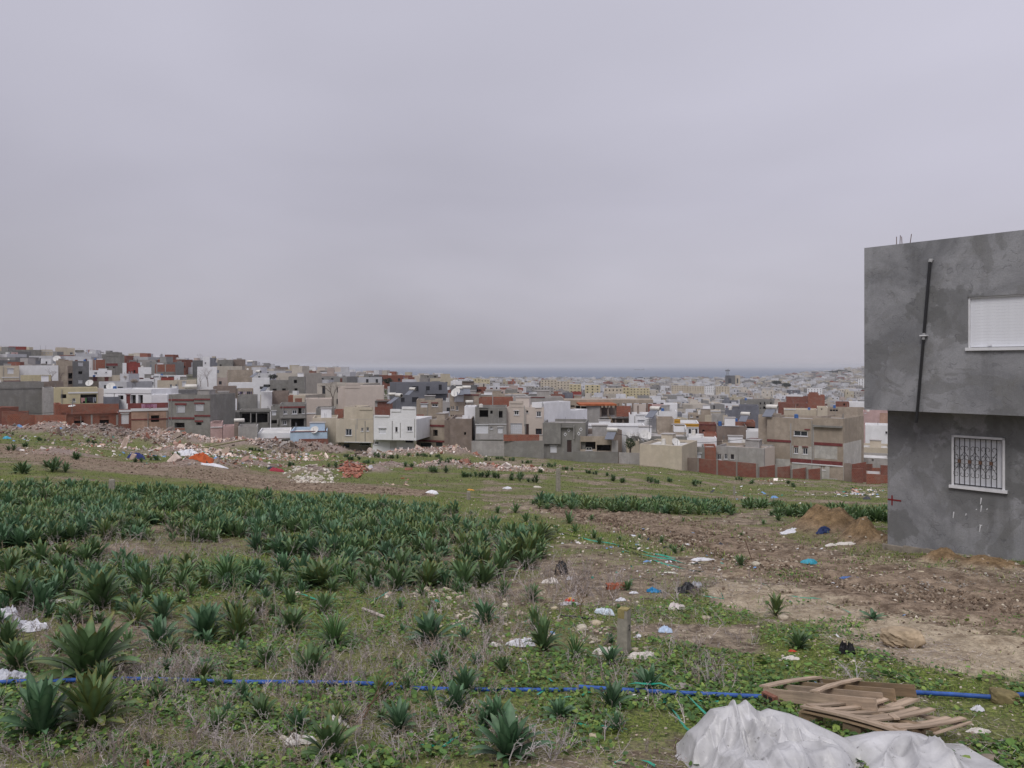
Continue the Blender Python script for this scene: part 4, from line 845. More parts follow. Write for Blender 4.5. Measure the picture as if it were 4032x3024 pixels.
x, y = spread(1600, 3.9, 30, -.7, .1); k = fbm(x * .8, y * .8, 3, 19) > .5; x, y = x[k], y[k]; n = len(x); stones(x, y, RNG.uniform(.006, .018, n) * np.clip(y / 8, .7, 2.2), pal(n, PALE))
def blob(px, py, rx, ry, n, s0, s1, cols=PALE, rough=True):
    q = [(px + rx * random.gauss(0, .5), py + ry * random.gauss(0, .5)) for _ in range(n)]; d = np.array([hit0(*v) for v in q]); stones((np.array([v[0] for v in q]) - CX) / F * d, d, RNG.uniform(s0, s1, n) * d / F, pal(n, cols))
blob(1700, 2310, 180, 50, 90, 4, 17); blob(1860, 2400, 130, 60, 70, 4, 14); blob(1990, 2440, 180, 60, 60, 3, 12); blob(2330, 2500, 90, 60, 40, 4, 13); blob(1900, 2210, 150, 30, 60, 3, 10)
blob(1800, 2440, 110, 18, 34, 5, 13); blob(1230, 1875, 80, 22, 520, 4, 9, [(.5, .45, .38), (.42, .37, .32), (.55, .52, .47)]); blob(2100, 2330, 300, 60, 90, 2, 7); blob(3700, 2290, 300, 60, 300, 2, 6, [(.3, .27, .24), (.24, .22, .2)]); blob(3250, 2230, 500, 60, 160, 2, 7)
blob(3260, 2075, 140, 40, 260, 1.5, 5, [(.2, .14, .09), (.3, .22, .15), (.15, .1, .07)]); blob(2850, 2250, 500, 90, 200, 2, 6); blob(3500, 2600, 500, 180, 250, 2, 7)
tag(stm.build('scattered_stones', STONE), 'small pale stones strewn over the field', kind='stuff')
# clods thrown up along the track
cl = MB(); q = []
for _ in range(5200):
    i = rp.randrange(len(TRACK) - 1); f = rp.random(); a_, b2 = TRACK[i], TRACK[i + 1]; px = a_[0] * (1 - f) + b2[0] * f; w = a_[2] * (1 - f) + b2[2] * f; py = a_[1] * (1 - f) + b2[1] * f + rp.gauss(0, .55) * w
    z = None; d = hit0(px, py); q.append(((px - CX) / F * d, d))
for _ in range(2600):
    i = rp.randrange(len(FURROW) - 1); f = rp.random(); a_, b2 = FURROW[i], FURROW[i + 1]; px = a_[0] * (1 - f) + b2[0] * f; w = a_[2] * (1 - f) + b2[2] * f; d = hit0(px, a_[1] * (1 - f) + b2[1] * f + rp.gauss(0, .6) * w); q.append(((px - CX) / F * d, d))
q = np.array(q); n = len(q); s = RNG.uniform(.008, .034, n) * np.clip(q[:, 1] / 14, .5, 1.9)
scatter(cl, ico, icf, np.stack([q[:, 0], q[:, 1], gz(q[:, 0], q[:, 1]) + s * .15], 1), rotm(RNG.uniform(0, 3, n), RNG.uniform(0, 3, n), RNG.uniform(0, 6, n)), s[:, None] * RNG.uniform(.6, 1.3, (n, 3)), pal(n, [(.17, .125, .09), (.23, .18, .135), (.13, .095, .07)]), .3)
tag(cl.build('earth_clods', vcol('loose_earth', .95, 20, .3, .5)), 'clods of brown earth along the track', kind='stuff')

# the rubble banks: broken masonry, tiles, plaster, scraps
rb = MB(); RUBC = [(.50, .42, .38), (.40, .35, .33), (.56, .53, .52), (.36, .24, .20), (.25, .12, .09), (.34, .27, .22), (.42, .33, .29), (.22, .18, .15), (.52, .48, .46), (.38, .28, .25)]
box8 = np.array([(x, y, z) for z in (-.5, .5) for y in (-.5, .5) for x in (-.5, .5)]); boxf = np.array([(0, 2, 3, 1), (4, 5, 7, 6), (0, 1, 5, 4), (2, 6, 7, 3), (0, 4, 6, 2), (1, 3, 7, 5)])
pts = []
for (mx_, my, rx, ry, h), k in zip(MOUNDS[:27], (800, 900, 900, 900, 1000, 900, 800, 800, 700, 700, 600, 400, 300, 300, 400, 1, 420, 600, 200, 650, 500, 350, 260, 300, 260, 380, 700)):
    g1 = RNG.normal(0, .75, (k, 2)); pts.append(np.stack([mx_ + g1[:, 0] * rx, my + g1[:, 1] * ry], 1))
for px, py, rx, ry, n in ((2200, 1835, 150, 5, 110), (2420, 1848, 160, 5, 150), (2640, 1862, 140, 5, 40), (3010, 1890, 170, 5, 90), (3380, 1935, 110, 7, 160), (3050, 1915, 400, 12, 40), (2300, 1890, 500, 12, 50), (1500, 1900, 500, 14, 80), (300, 1775, 160, 14, 260), (180, 1712, 240, 20, 1500), (560, 1755, 220, 28, 1900), (900, 1790, 260, 36, 2300), (1160, 1810, 170, 28, 800)):
    for _ in range(n):
        a_, b2 = px + rp.gauss(0, .5) * rx, py + rp.gauss(0, .6) * ry; d = hit0(a_, b2); pts.append(np.array([((a_ - CX) / F * d, d)]).reshape(1, 2))
pts = np.concatenate(pts); pts = pts[fbm(pts[:, 0] * .22, pts[:, 1] * .16, 3, 140) > RNG.uniform(.33, .50, len(pts))]; n = len(pts); x, y = pts[:, 0], pts[:, 1]; s = np.exp(RNG.normal(-1.95, .58, n)) * np.where((y < 90) | (x > 0), .62, 1); isbig = RNG.random(n) < .03; s[isbig] *= 1.8
scatter(rb, box8, boxf, np.stack([x, y, gz(x, y) + s * RNG.uniform(.0, .35, n)], 1), rotm(RNG.normal(0, .7, n), RNG.normal(0, .7, n), RNG.uniform(0, 6.3, n)), s[:, None] * RNG.uniform(.45, 1.25, (n, 3)) * np.array([[1.35, .9, .36]]), pal(n, RUBC, .2) * (.62 + .75 * np.clip((fbm(x * .12, y * .12, 2, 150)[:, None] - .3) * 2.2, 0, 1)) * np.array([[1.02, 1, .97]]), .45)
tag(rb.build('rubble', vcol('broken_masonry', .93, 5, .2)), 'banks of tipped building rubble along the far edge of the field', kind='stuff')
# paper and plastic scraps
lt = MB(); lp = []
for px, py, rx, ry, n in ((500, 1720, 700, 30, 260), (900, 1800, 350, 45, 240), (700, 1800, 300, 30, 80), (820, 1810, 110, 25, 130), (2500, 2150, 500, 60, 60), (2650, 2250, 350, 60, 60), (2900, 2150, 500, 70, 50), (2100, 2450, 500, 120, 46), (3050, 1940, 400, 40, 60), (3380, 1940, 90, 15, 110), (1200, 2600, 900, 300, 30), (3300, 2500, 500, 250, 30)):
    for _ in range(n): lp.append((px + rp.gauss(0, .5) * rx, py + rp.gauss(0, .5) * ry))
Q = np.array([((px - CX) / F * d, d) for px, py, d in [(px, py, hit0(px, min(py, 3040))) for px, py in lp if px < 3480 or py > 2200]]); n = len(Q); P_ = np.stack([Q[:, 0], Q[:, 1], gz(Q[:, 0], Q[:, 1])], 1); s = np.clip(RNG.lognormal(0, .5, n) * 9 * P_[:, 1] / F, .02, .6)
cc = pal(n, [(.6, .6, .62), (.62, .58, .56), (.5, .5, .52), (.6, .6, .64), (.15, .28, .5), (.05, .05, .06), (.45, .4, .33), (.03, .25, .2)], .1)
scatter(lt, [(-.5, -.4, 0), (0, -.5, .18), (.5, -.3, .02), (-.45, .4, .05), (.05, .45, .22), (.5, .35, 0)], [(0, 1, 4, 3), (1, 2, 5, 4)], P_ + np.array([0, 0, .01]), rotm(RNG.normal(0, .35, n), RNG.normal(0, .35, n), RNG.uniform(0, 6.3, n)), s[:, None] * RNG.uniform(.6, 1.2, (n, 3)), cc, .25)
tag(lt.build('litter', LITM), 'scraps of paper and plastic blown over the field', kind='stuff')

# ------------------------------------------------------------------ things lying in the field
def ground_line(pts, lift=.01, step=14):
    out = []
    for (a, b_), (c, d) in zip(pts, pts[1:]):
        k = max(1, int(math.hypot(c - a, d - b_) / step))
        for i in range(k): f = i / k; out.append(G(a + (c - a) * f, b_ + (d - b_) * f, lift))
    out.append(G(*pts[-1], lift)); return out
BLUE = flat('blue_polythene_pipe', (.02, .08, .31), .6, .4, 14, spec=.5)
pipe = MB(); zs = [(-60, 2700), (60, 2690), (170, 2692), (400, 2680), (620, 2682), (900, 2693), (1100, 2694), (1300, 2696), (1560, 2704)]
raw = ground_line([(a, b_ + 9) for a, b_ in zs], .036, 40)
pipe.tube(raw, .0178, 8, cap=False)
pipe = pipe.build('water_pipe', BLUE, smooth=True); tag(pipe, 'bright blue water pipe running through weeds across the foreground', 'pipe')
raw = ground_line([(1560, 2713), (1700, 2718), (1850, 2722), (2050, 2722), (2280, 2722)], .012, 40); MB().tube(raw, .017, 8, cap=False).build('buried_length', BLUE, pipe, smooth=True)
raw = ground_line([(2280, 2722), (2400, 2731), (2700, 2748), (3000, 2762), (3300, 2764), (3590, 2744), (3750, 2753), (3900, 2763), (4090, 2748)], .036, 40); MB().tube(raw, .0178, 8, cap=False).build('pipe_length', BLUE, pipe, smooth=True)
STRAP = flat('green_strapping', (.012, .26, .17), .4, .2, 15, spec=.5)
def strap(pts, label, w=.011, arch=0, step=25, seg=None):
    q = ground_line(pts, .012, step); n = len(q); mb = MB()
    for i, p in enumerate(q): p.z += arch * math.sin(math.pi * i / (n - 1)) + .008 * math.sin(i * 1.7)
    w = w * 1.35 * max(1, q[0].y / 9); V = []
    for i, p in enumerate(q):
        d = (q[min(i + 1, n - 1)] - q[max(i - 1, 0)]).normalized(); s = d.cross(Vector((0, 0, 1))).normalized(); tw = math.sin(i * .7) * .7; s = s * math.cos(tw) + Vector((0, 0, math.sin(tw))); V += [tuple(p - s * w / 2), tuple(p + s * w / 2)]
    mb.add(V, [(2 * i, 2 * i + 1, 2 * i + 3, 2 * i + 2) for i in range(n - 1)])
    V2 = [(a, b_, c - .0015) for a, b_, c in V]; mb.add(V2, [(2 * i, 2 * i + 2, 2 * i + 3, 2 * i + 1) for i in range(n - 1)])
    return tag(mb.build('green_strap', STRAP), label, 'plastic strap', 'green plastic straps in the field')
strap([(1050, 2315), (1130, 2335), (1200, 2352), (1260, 2372), (1330, 2365), (1400, 2360), (1470, 2370), (1530, 2332), (1520, 2350)], 'long zigzag green strap around the lone small squill', arch=.02)
strap([(1110, 2312), (1180, 2325), (1250, 2348)], 'short green strap lying behind the zigzag one')
strap([(1270, 2378), (1300, 2376), (1340, 2385)], 'stub of green strap below the zigzag one')
strap([(1540, 2925), (1600, 2938), (1680, 2950), (1750, 2945), (1810, 2910), (1860, 2875)], 'bowed green strap between the paper and the large open squill', arch=.01)
strap([(2050, 2605), (2120, 2655), (2185, 2695)], 'thin straight green strap behind the buried pipe', .008)
strap([(2140, 2725), (2115, 2745), (2150, 2762), (2240, 2752), (2340, 2730)], 'looped green strap in front of the buried pipe')
strap([(2370, 2735), (2450, 2730), (2530, 2735), (2600, 2745), (2680, 2770), (2760, 2820), (2830, 2880)], 'arched green strap over the blue pipe', arch=.09)
strap([(2610, 2772), (2700, 2768), (2830, 2770)], 'green strap parallel to the blue pipe')
strap([(2130, 2842), (2250, 2855), (2370, 2868), (2450, 2872)], 'straight green strap lying beside the lone yellowish stone')
strap([(2610, 2700), (2625, 2745), (2615, 2765), (2650, 2805), (2700, 2870), (2720, 2890)], 'twisted green strap running to the plastic sheet')
strap([(2420, 3010), (2500, 2995), (2580, 3020)], 'green strap at the bottom edge near the plastic sheet')
strap([(2160, 2092), (2230, 2105), (2330, 2130), (2450, 2150), (2560, 2180), (2660, 2200)], 'long green strap along the near side of the track', .013)
strap([(2420, 2145), (2520, 2185), (2640, 2205), (2700, 2222), (2780, 2225)], 'green strap next to the long one along the track', .013)
strap([(2460, 2170), (2560, 2205), (2680, 2240), (2770, 2255)], 'nearest of the green straps fanned along the track', .012)
strap([(2660, 2345), (2760, 2350), (2850, 2360), (2840, 2340)], 'green strap in front of the black plastic')
strap([(2480, 2285), (2550, 2282), (2600, 2300)], 'green strap behind the hollow brick')
strap([(3000, 2300), (3100, 2350), (3230, 2362), (3350, 2415)], 'faint green strap across the sand', .009)
strap([(3520, 2380), (3560, 2400), (3640, 2432)], 'green strap beyond the boulder', .011)
strap([(2900, 1965), (2960, 1975), (3040, 1985)], 'green strap behind the squill row', .02)
strap([(1500, 2290), (1600, 2305), (1690, 2302)], 'green strap half hidden among the clump stones', .008)

CON = flat('cast_concrete', (.27, .25, .21), .92, .25, 16); LICH = flat('yellow_lichen', (.27, .225, .10), .95, .35, 20)
def post(px, py, top, wpx, label, tilt=(0, 0), lich=False, mark=False, group='concrete marker posts'):
    p = G(px, py); w = wpx / F * p.y * .8; h = (py - top) / F * p.y; t = empty('marker_post', p - Vector((0, 0, .05))); t.rotation_euler = (tilt[0], tilt[1], R(24)); tag(t, label, 'post', group)
    mb = MB(); c = w * .06
    for z0, z1, a, b_ in ((0, h * .97, w / 2 * 1.06, w / 2), (h * .97, h + .05, w / 2, w / 2 * .88)):
        v = [(-a, -a + c, z0), (-a + c, -a, z0), (a - c, -a, z0), (a, -a + c, z0), (a, a, z0), (-a, a, z0)]; v2 = [(x_ * b_ / a, y_ * b_ / a, z1) for x_, y_, _ in v]
        mb.add(v + v2, [(i, (i + 1) % 6, 6 + (i + 1) % 6, 6 + i) for i in range(6)]).add(v2, [(0, 1, 2, 3), (0, 3, 4, 5)])
    mb.build('shaft', CON, t)
    if lich: MB().box(-w * .45, w * .45, -w * .45, w * .45, h + .045, h + .056).box(-w * .46, w * .2, -w * .52, -w * .48, h - .03, h + .05).build('lichen', LICH, t)
    if mark:
        cu = bpy.data.curves.new('digit', 'FONT'); cu.body = '2'; cu.size = w * .8; cu.extrude = .001; cu.align_x = 'CENTER'; cu.materials.append(flat('black_paint', (.02, .02, .02), .8, .2, 30)); tmp = bpy.data.objects.new('digit', cu); me_ = bpy.data.meshes.new_from_object(tmp); bpy.data.objects.remove(tmp); o = link('painted_digit', me_, t)
        o.location = (w * .515, 0, h * .66); o.rotation_euler = (R(90), 0, R(90))
    return t
pst = post(2456, 2575, 2396, 52, 'short concrete marker post with yellow lichen on top, nearest the camera', (R(1), R(1)), True, True); pst.rotation_euler[2] = R(-30)
post(440, 1955, 1888, 26, 'concrete marker post rising behind the crowded squill belt')
post(2198, 1935, 1844, 17, 'tall concrete marker post at the head of the squill row beyond the track')
post(1845, 1968, 1935, 15, 'small stump of marker post beside the white sack')
post(2891, 1950, 1914, 8, 'thin marker post on the grass beyond the track')
post(2160, 2000, 1986, 6, 'barely visible marker stub amid far squills') if False else None
rd = MB().tube([G(2965, 2207, -.05), P(2932, 2122, G(2965, 2207).y)], .008, 5).build('rusty_rod', flat('rusty_steel', (.12, .07, .05), .7, .3, 30)); tag(rd, 'thin rusty rod leaning beside the brown track', 'rod')
# crumpled bags, cloths and wrappers
def crumple(name, px, py, w, h, label, col, cat='plastic bag', rough=.45, seed=0, mat=None, depth=.8, amp=1.0, group=None, spiky=False):
    p = G(px, py); s = w / F * p.y / 2; hh = h / F * p.y; k = 20; a = np.linspace(-1, 1, k); A_, B_ = np.meshgrid(a, a, indexing='ij')
    rr = np.sqrt(A_ ** 2 + B_ ** 2); an = np.arctan2(B_, A_); edge = 1 + .3 * (fbm(np.cos(an) * 1.5 + 5, np.sin(an) * 1.5 + seed, 2, seed) - .5) * 2
    sq = np.maximum(abs(A_), abs(B_)) / np.maximum(rr, 1e-6); r_ = rr * sq * edge
    f1 = 1 - np.abs(fbm(A_ * 1.9 + seed, B_ * 1.9, 2, seed) - .5) * 4.5; f2 = 1 - np.abs(fbm(A_ * 4.5 + seed, B_ * 4.5, 2, seed + 3) - .5) * 4.5
    cells = vnoise(A_ * 1.7 + seed * 3, B_ * 1.7 + 4, seed); r_ = r_ * (.8 + .5 * vnoise(an * 3.2 + 9, rr * 0 + seed, seed))
    t_ = np.clip(1 - (rr * sq) ** 2.2, 0, 1); zz_ = hh * t_ ** .6 * np.clip((1 - .75 * amp) * .6 + amp * (.55 * cells + .42 * f1 + .22 * f2), .04, 1.25) + .006
    X_ = np.cos(an) * r_ * s; Y_ = np.sin(an) * r_ * s * depth; g0 = gz(X_ + p.x, Y_ + p.y) - p.z
    ix_ = np.arange(k * k).reshape(k, k); mb = MB().add(np.stack([X_, Y_, zz_ + g0], -1).reshape(-1, 3), np.stack([ix_[:-1, :-1], ix_[1:, :-1], ix_[1:, 1:], ix_[:-1, 1:]], -1).reshape(-1, 4))
    return tag(mb.build(name, mat or flat('crumpled_plastic', col, rough, .12, 25, spec=.5), loc=p, smooth=False), label, cat, group)
WH, OW, BK = (.60, .60, .64), (.58, .54, .5), (.012, .012, .015)
crumple('white_bag', 30, 2470, 140, 75, 'crumpled white bag caught in dry stalks', WH, seed=1); crumple('white_bag', 130, 2480, 85, 40, 'smaller white bag lying beside the crumpled one', WH, seed=2)
crumple('plastic_bag', 40, 2678, 130, 38, 'grey and white plastic bag behind the blue pipe', (.42, .43, .47), seed=3)
crumple('plastic_tube', 248, 2376, 105, 14, 'flat white plastic strip lying beside the rounded squill', (.62, .62, .54), 'litter', seed=4, depth=.2)
crumple('paper_scrap', 632, 2612, 55, 22, 'white paper scrap in the dry grass', WH, 'litter', seed=5); crumple('paper_scrap', 450, 2512, 30, 14, 'white scrap behind the widest squill', WH, 'litter', seed=6)
crumple('paper_sheet', 1175, 2925, 110, 34, 'torn white paper flattened at the foot of the squill', (.6, .57, .54), 'paper', .8, seed=7); crumple('paper_sheet', 1325, 2870, 90, 62, 'torn white paper standing up behind the squill leaves', (.6, .57, .54), 'paper', .8, seed=8)
lg = G(1430, 2408); 
t = MB().tube([G(1428, 2402, .02), G(1470, 2420, .022), G(1512, 2436, .02)], [.016, .019, .02], 6).build('wood_piece', flat('bleached_wood', (.42, .37, .34), .9, .3, 25)); tag(t, 'short bleached piece of wood lying on the moss', 'wood')
crumple('white_bag', 2050, 2543, 100, 34, 'ragged white plastic at the foot of the tallest squill', WH, seed=9); crumple('white_bag', 1950, 2545, 45, 16, 'small white rag near the withered yellow squill', OW, seed=10)
crumple('white_bag', 2530, 2590, 110, 26, 'white plastic behind the grey-green squill', OW, seed=12, depth=.5); crumple('white_bag', 2380, 2575, 90, 28, 'white plastic lying against the marker post', OW, seed=13)
crumple('black_bag', 2208, 2262, 48, 66, 'upright black plastic bag among dead stalks', BK, seed=14, amp=.5, depth=.9); crumple('black_plastic', 2705, 2330, 90, 34, 'black plastic rag in the tangle of dead stalks', BK, 'plastic rag', seed=15)
crumple('grey_rag', 2745, 2312, 45, 26, 'grey rag beside the black plastic', (.35, .36, .4), 'rag', seed=16)
crumple('white_bag', 2665, 2400, 62, 30, 'pinkish white bag on the grass beyond the marker post', (.6, .54, .53), seed=17); crumple('black_rag', 3335, 2575, 60, 50, 'shredded black rag standing on the grass below the boulder', BK, 'rag', seed=18, amp=1.4)
crumple('blue_cloth', 3187, 2220, 56, 24, 'turquoise plastic sheet lying on the brown track', (.03, .28, .38), 'plastic sheet', seed=19, amp=.6); crumple('blue_cloth', 3345, 2278, 62, 9, 'flat dull blue cloth beyond the track', (.06, .13, .33), 'cloth', .8, seed=20)
crumple('blue_rag', 2575, 2332, 48, 20, 'bright blue plastic rag beside the hollow brick', (.02, .2, .42), 'plastic rag', seed=21); crumple('dark_blue_cloth', 3240, 2092, 46, 16, 'dark blue cloth at the foot of the spoil heap', (.02, .035, .11), 'cloth', .9, seed=22)
crumple('white_sheet', 3105, 2096, 60, 7, 'white plastic sheet spread before the spoil heap', WH, 'plastic sheet', seed=23); crumple('white_bag', 3300, 2150, 110, 13, 'flat dirty white plastic at the foot of the spoil heap', OW, 'plastic sheet', seed=24, depth=.6)
crumple('white_sack', 1702, 1945, 44, 20, 'bright white sack on the edge of the squill belt', (.72, .72, .75), 'sack', seed=25, amp=.3); crumple('orange_tarp', 798, 1812, 84, 30, 'orange tarpaulin crumpled on the rubble', (.42, .085, .02), 'tarpaulin', .8, seed=26, amp=.8)
crumple('blue_tarp', 535, 1805, 54, 22, 'dark blue tarpaulin crumpled on the rubble', (.02, .03, .15), 'tarpaulin', .8, seed=27); crumple('blue_bag', 80, 1680 + 4, 20, 14, 'light blue bag high on the rubble bank', (.18, .34, .58), seed=28)
crumple('blue_bag', 28, 1727, 30, 10, 'turquoise bag at the foot of the rubble bank', (.05, .35, .5), seed=29); crumple('white_sheet', 745, 1795, 100, 22, 'heap of white plastic bags beside the orange tarpaulin', WH, 'plastic sheet', seed=30, amp=1.2)
crumple('white_sheet', 850, 1836, 110, 9, 'spread of white plastic in front of the orange tarpaulin', WH, 'plastic sheet', seed=31, amp=1.2, depth=.35); crumple('red_cloth', 1085, 1855, 50, 14, 'red cloth on the small heap of pale stones', (.3, .03, .05), 'cloth', .8, seed=32)
crumple('dark_cloth', 1070, 1848, 40, 12, 'dark grey cloth behind the red cloth', (.03, .035, .06), 'cloth', .8, seed=33); crumple('white_bag', 1458, 1848, 24, 18, 'white bag beside the heap of broken red tiles', WH, seed=34)
crumple('white_plastic', 2000, 1925, 34, 9, 'white plastic next to the squill row beyond the track', WH, 'litter', seed=35); crumple('pale_boulder', 2115, 1920, 30, 10, 'pale lump before the tall marker post', (.5, .46, .4), 'stone', .9, seed=36, amp=.2)
crumple('yellow_wrapper', 1855, 1931, 30, 5, 'orange-yellow wrapper on the grass', (.6, .28, .03), 'litter', seed=37); crumple('face_mask', 2620, 2490, 50, 22, 'pale blue disposable mask on the grass', (.45, .55, .7), 'mask', .8, seed=38, amp=1.3)
crumple('paper_scrap', 2445, 2367, 40, 14, 'white scrap with folded edge near the red wrapper', WH, 'litter', seed=39); crumple('blue_white_wrapper', 2380, 2415, 75, 20, 'white and pale blue wrapper lying behind the marker post', (.5, .56, .62), 'litter', seed=40, amp=1.3)
crumple('paper_scrap', 2235, 2382, 80, 12, 'grey paper beneath the red and yellow wrapper', (.4, .38, .4), 'litter', seed=41); rw_ = crumple('snack_wrapper', 2245, 2370, 34, 20, 'red and yellow snack wrapper among dead stalks', (.5, .03, .02), 'litter', seed=42, amp=.5)
MB().box(-.025, .02, -.035, .03, .02, .055).build('yellow_panel', flat('yellow_print', (.65, .36, .03), .5, .1, 20), rw_)
crumple('white_bottle', 2495, 2338, 34, 13, 'small white plastic bottle beside the blue rag', WH, 'bottle', seed=43, amp=.1, depth=.5); crumple('red_scrap', 3120, 2568, 32, 9, 'thin red scrap below the neat rounded squill', (.5, .04, .02), 'litter', seed=44, depth=.4)
crumple('paper_sheet', 3115, 2598, 55, 14, 'white paper beneath the red scrap', OW, 'litter', seed=45, depth=.7); crumple('paper_scrap', 2512, 2510, 28, 10, 'small white scrap just past the marker post', WH, 'litter', seed=46)
crumple('white_rag', 3850, 2800, 44, 20, 'white rag lying beyond the lower pallet', WH, 'rag', seed=47); crumple('plastic_strip', 3860, 2885, 80, 16, 'white plastic strip past the ends of the pallet slats', OW, 'litter', seed=48, depth=.35)
crumple('white_tube', 2640, 2258, 50, 8, 'short white tube lying on the mossy ground', (.62, .62, .54), 'litter', seed=49, depth=.25, amp=.1); crumple('white_rag', 2770, 2208, 80, 11, 'row of white rags beside the green straps', WH, 'rag', seed=50, depth=.4)
crumple('white_tube', 1580, 2248, 50, 14, 'white tube lying behind a drooping squill leaf', OW, 'litter', seed=51, depth=.3, amp=.1); crumple('white_bag', 1570, 2325, 40, 20, 'white rag among stones in front of the clump', WH, 'rag', seed=52)
crumple('white_bag', 2165, 2295, 55, 20, 'pale rag at the foot of the black bag', OW, 'rag', seed=53); crumple('white_bag', 2240, 2283, 22, 16, 'small white scrap beside the black bag', WH, 'litter', seed=54); crumple('wood_scrap', 2675, 2712, 90, 20, 'splintered grey wood beyond the green arch', (.3, .27, .25), 'wood', .9, seed=55, depth=.5)
bn = MB().tube([G(2488, 2746, .02), G(2520, 2755, .018), G(2550, 2762, .02)], [.016, .009, .015], 6).build('white_bone', flat('bleached_bone', (.62, .6, .56), .6, .1, 20), smooth=True); tag(bn, 'white bone lying in front of the blue pipe', 'bone')
hp = MB().tube(ground_line([(2210, 2428), (2260, 2432), (2330, 2440)], .012, 30), .011, 6).build('black_hose', pm, smooth=True); tag(hp, 'short length of black hose behind the fan-shaped plant', 'hose')
def hollow_brick(px, py, w, label, rot, col=(.34, .10, .055)):
    p = G(px, py); s = w / F * p.y; t = empty('hollow_brick', p); t.rotation_euler = (0, 0, rot); tag(t, label, 'brick'); m = flat('fired_clay', col, .9, .3, 20)
    mb = MB().box(-s / 2, s / 2, -.06, .06, 0, .075); mb.build('body', m, t)
    hb_ = MB(); 
    for i in range(2):
        for j in range(2): hb_.box(-s / 2 - .003, -s / 2 + .0, -.045 + i * .05, -.01 + i * .05, .012 + j * .03, .034 + j * .03)
    hb_.build('hole', DARK, t)  # thin dark patches on the end paint the shade inside the holes
hollow_brick(2425, 2318, 75, 'orange hollow brick lying on the grass', .12); hollow_brick(3030, 2772, 22, 'broken red brick under the upper pallet', .5, (.22, .10, .07))
hollow_brick(1585, 1885, 14, 'small red brick on the grass before the rubble tips', .3)
MB_ = MB(); a_, b2, c_ = G(592, 3030, .0), None, None
MB_.add([tuple(G(575, 3000)), tuple(G(598, 3035)), tuple(G(575, 3040)), tuple(P(584, 2985, G(585, 3030).y))], [(0, 1, 3), (1, 2, 3), (2, 0, 3), (0, 2, 1)]); tag(MB_.build('tile_shard', flat('fired_clay', (.36, .12, .07), .9, .3, 20)), 'triangular shard of red tile at the bottom edge', 'tile shard')
bd = MB().bar(P(805, 1762, 96), P(968, 1731, 104), .5, .12).build('plank', flat('old_board', (.22, .19, .11), .9, .3, 3)); tag(bd, 'long weathered board lying across the rubble', 'board')
tl = MB(); pt = [G(1385 + rp.gauss(0, 24), 1852 + rp.gauss(0, 14)) for _ in range(150)]; n = 150; scatter(tl, box8, boxf, np.array([tuple(v) for v in pt]) + np.array([0, 0, .12]), rotm(RNG.normal(0, .5, n), RNG.normal(0, .5, n), RNG.uniform(0, 6, n)), RNG.uniform(.5, 1.2, (n, 3)) * np.array([[.38, .26, .05]]), pal(n, [(.34, .13, .09), (.38, .19, .14), (.28, .11, .08)]), .2)
tag(tl.build('broken_roof_tiles', STONE), 'heap of broken red roof tiles', kind='stuff')

# ------------------------------------------------------------------ two broken pallets
def wood_mat(col):
    key = ('wood', col)
    if key in MATS: return MATS[key]
    m, t, b = new_mat('pallet_wood'); tcn = N(t, 'ShaderNodeTexCoord'); oi = N(t, 'ShaderNodeObjectInfo')
    mp = N(t, 'ShaderNodeMapping'); mp.inputs['Scale'].default_value = (1.2, 18, 18); lk(t, tcn.outputs['Object'], mp.inputs[0])
    n = N(t, 'ShaderNodeTexNoise', i_Scale=2.5, i_Detail=6.0, i_Roughness=.65, i_Distortion=.4); lk(t, mp.outputs[0], n.inputs['Vector'])
    c = mix(t, rng(t, n.outputs['Fac'], .3, .7), tuple(x_ * .55 for x_ in col), tuple(x_ * 1.25 for x_ in col)); c = mix(t, rng(t, pos_noise(t, 5, 4, .6), .5, .7, 0, .5), c, (.13, .105, .085))
    sc = N(t, 'ShaderNodeVectorMath', operation='SCALE'); lk(t, c, sc.inputs[0]); lk(t, rng(t, oi.outputs['Random'], 0, 1, .8, 1.2), sc.inputs['Scale']); lk(t, sc.outputs[0], b.inputs['Base Color'])
    b.inputs['Roughness'].default_value = .8; bump(t, b, n.outputs['Fac'], .4, .004); MATS[key] = m; return m
WOOD = wood_mat((.40, .305, .225)); WOODD = wood_mat((.24, .17, .105))
def board(name, parent, p, q, w, h, mat=WOOD, up=(0, 0, 1), warp=0, n=6, taper=None, jag=False):
    """a plank from p to q in its own axes: x along, y across, z thickness"""
    p, q = Vector(p), Vector(q); L = (q - p).length; ux = (q - p).normalized(); uy = Vector(up).cross(ux).normalized(); uz = ux.cross(uy)
    V = []; n_ = n
    for i in range(n_ + 1):
        f = i / n_; b_ = warp * math.sin(f * math.pi); jw = w * (1 - (.35 * abs(math.sin(i * 2.3)) if jag else 0))
        V += [(L * f, -jw / 2, b_ - h / 2), (L * f, jw / 2, b_ - h / 2), (L * f, jw / 2, b_ + h / 2), (L * f, -jw / 2, b_ + h / 2)]
    f = [(4 * i + k, 4 * i + 4 + k, 4 * i + 4 + (k + 1) % 4, 4 * i + (k + 1) % 4) for i in range(n_) for k in range(4)] + [(0, 1, 2, 3), (4 * n_ + 3, 4 * n_ + 2, 4 * n_ + 1, 4 * n_)]
    M = Matrix(((ux.x, uy.x, uz.x, p.x), (ux.y, uy.y, uz.y, p.y), (ux.z, uy.z, uz.z, p.z), (0, 0, 0, 1)))
    return MB().add(V, f).build(name, mat, parent, mat=M)
def cvt(x, y): return 2650 + x / 1.7696, 2600 + y / 1.7696
o = P(*cvt(632, 190), 6.0); A2 = P(*cvt(1410, 265), 5.35); B1 = P(*cvt(1010, 125), 6.35); B2 = P(*cvt(1680, 168), 5.72)
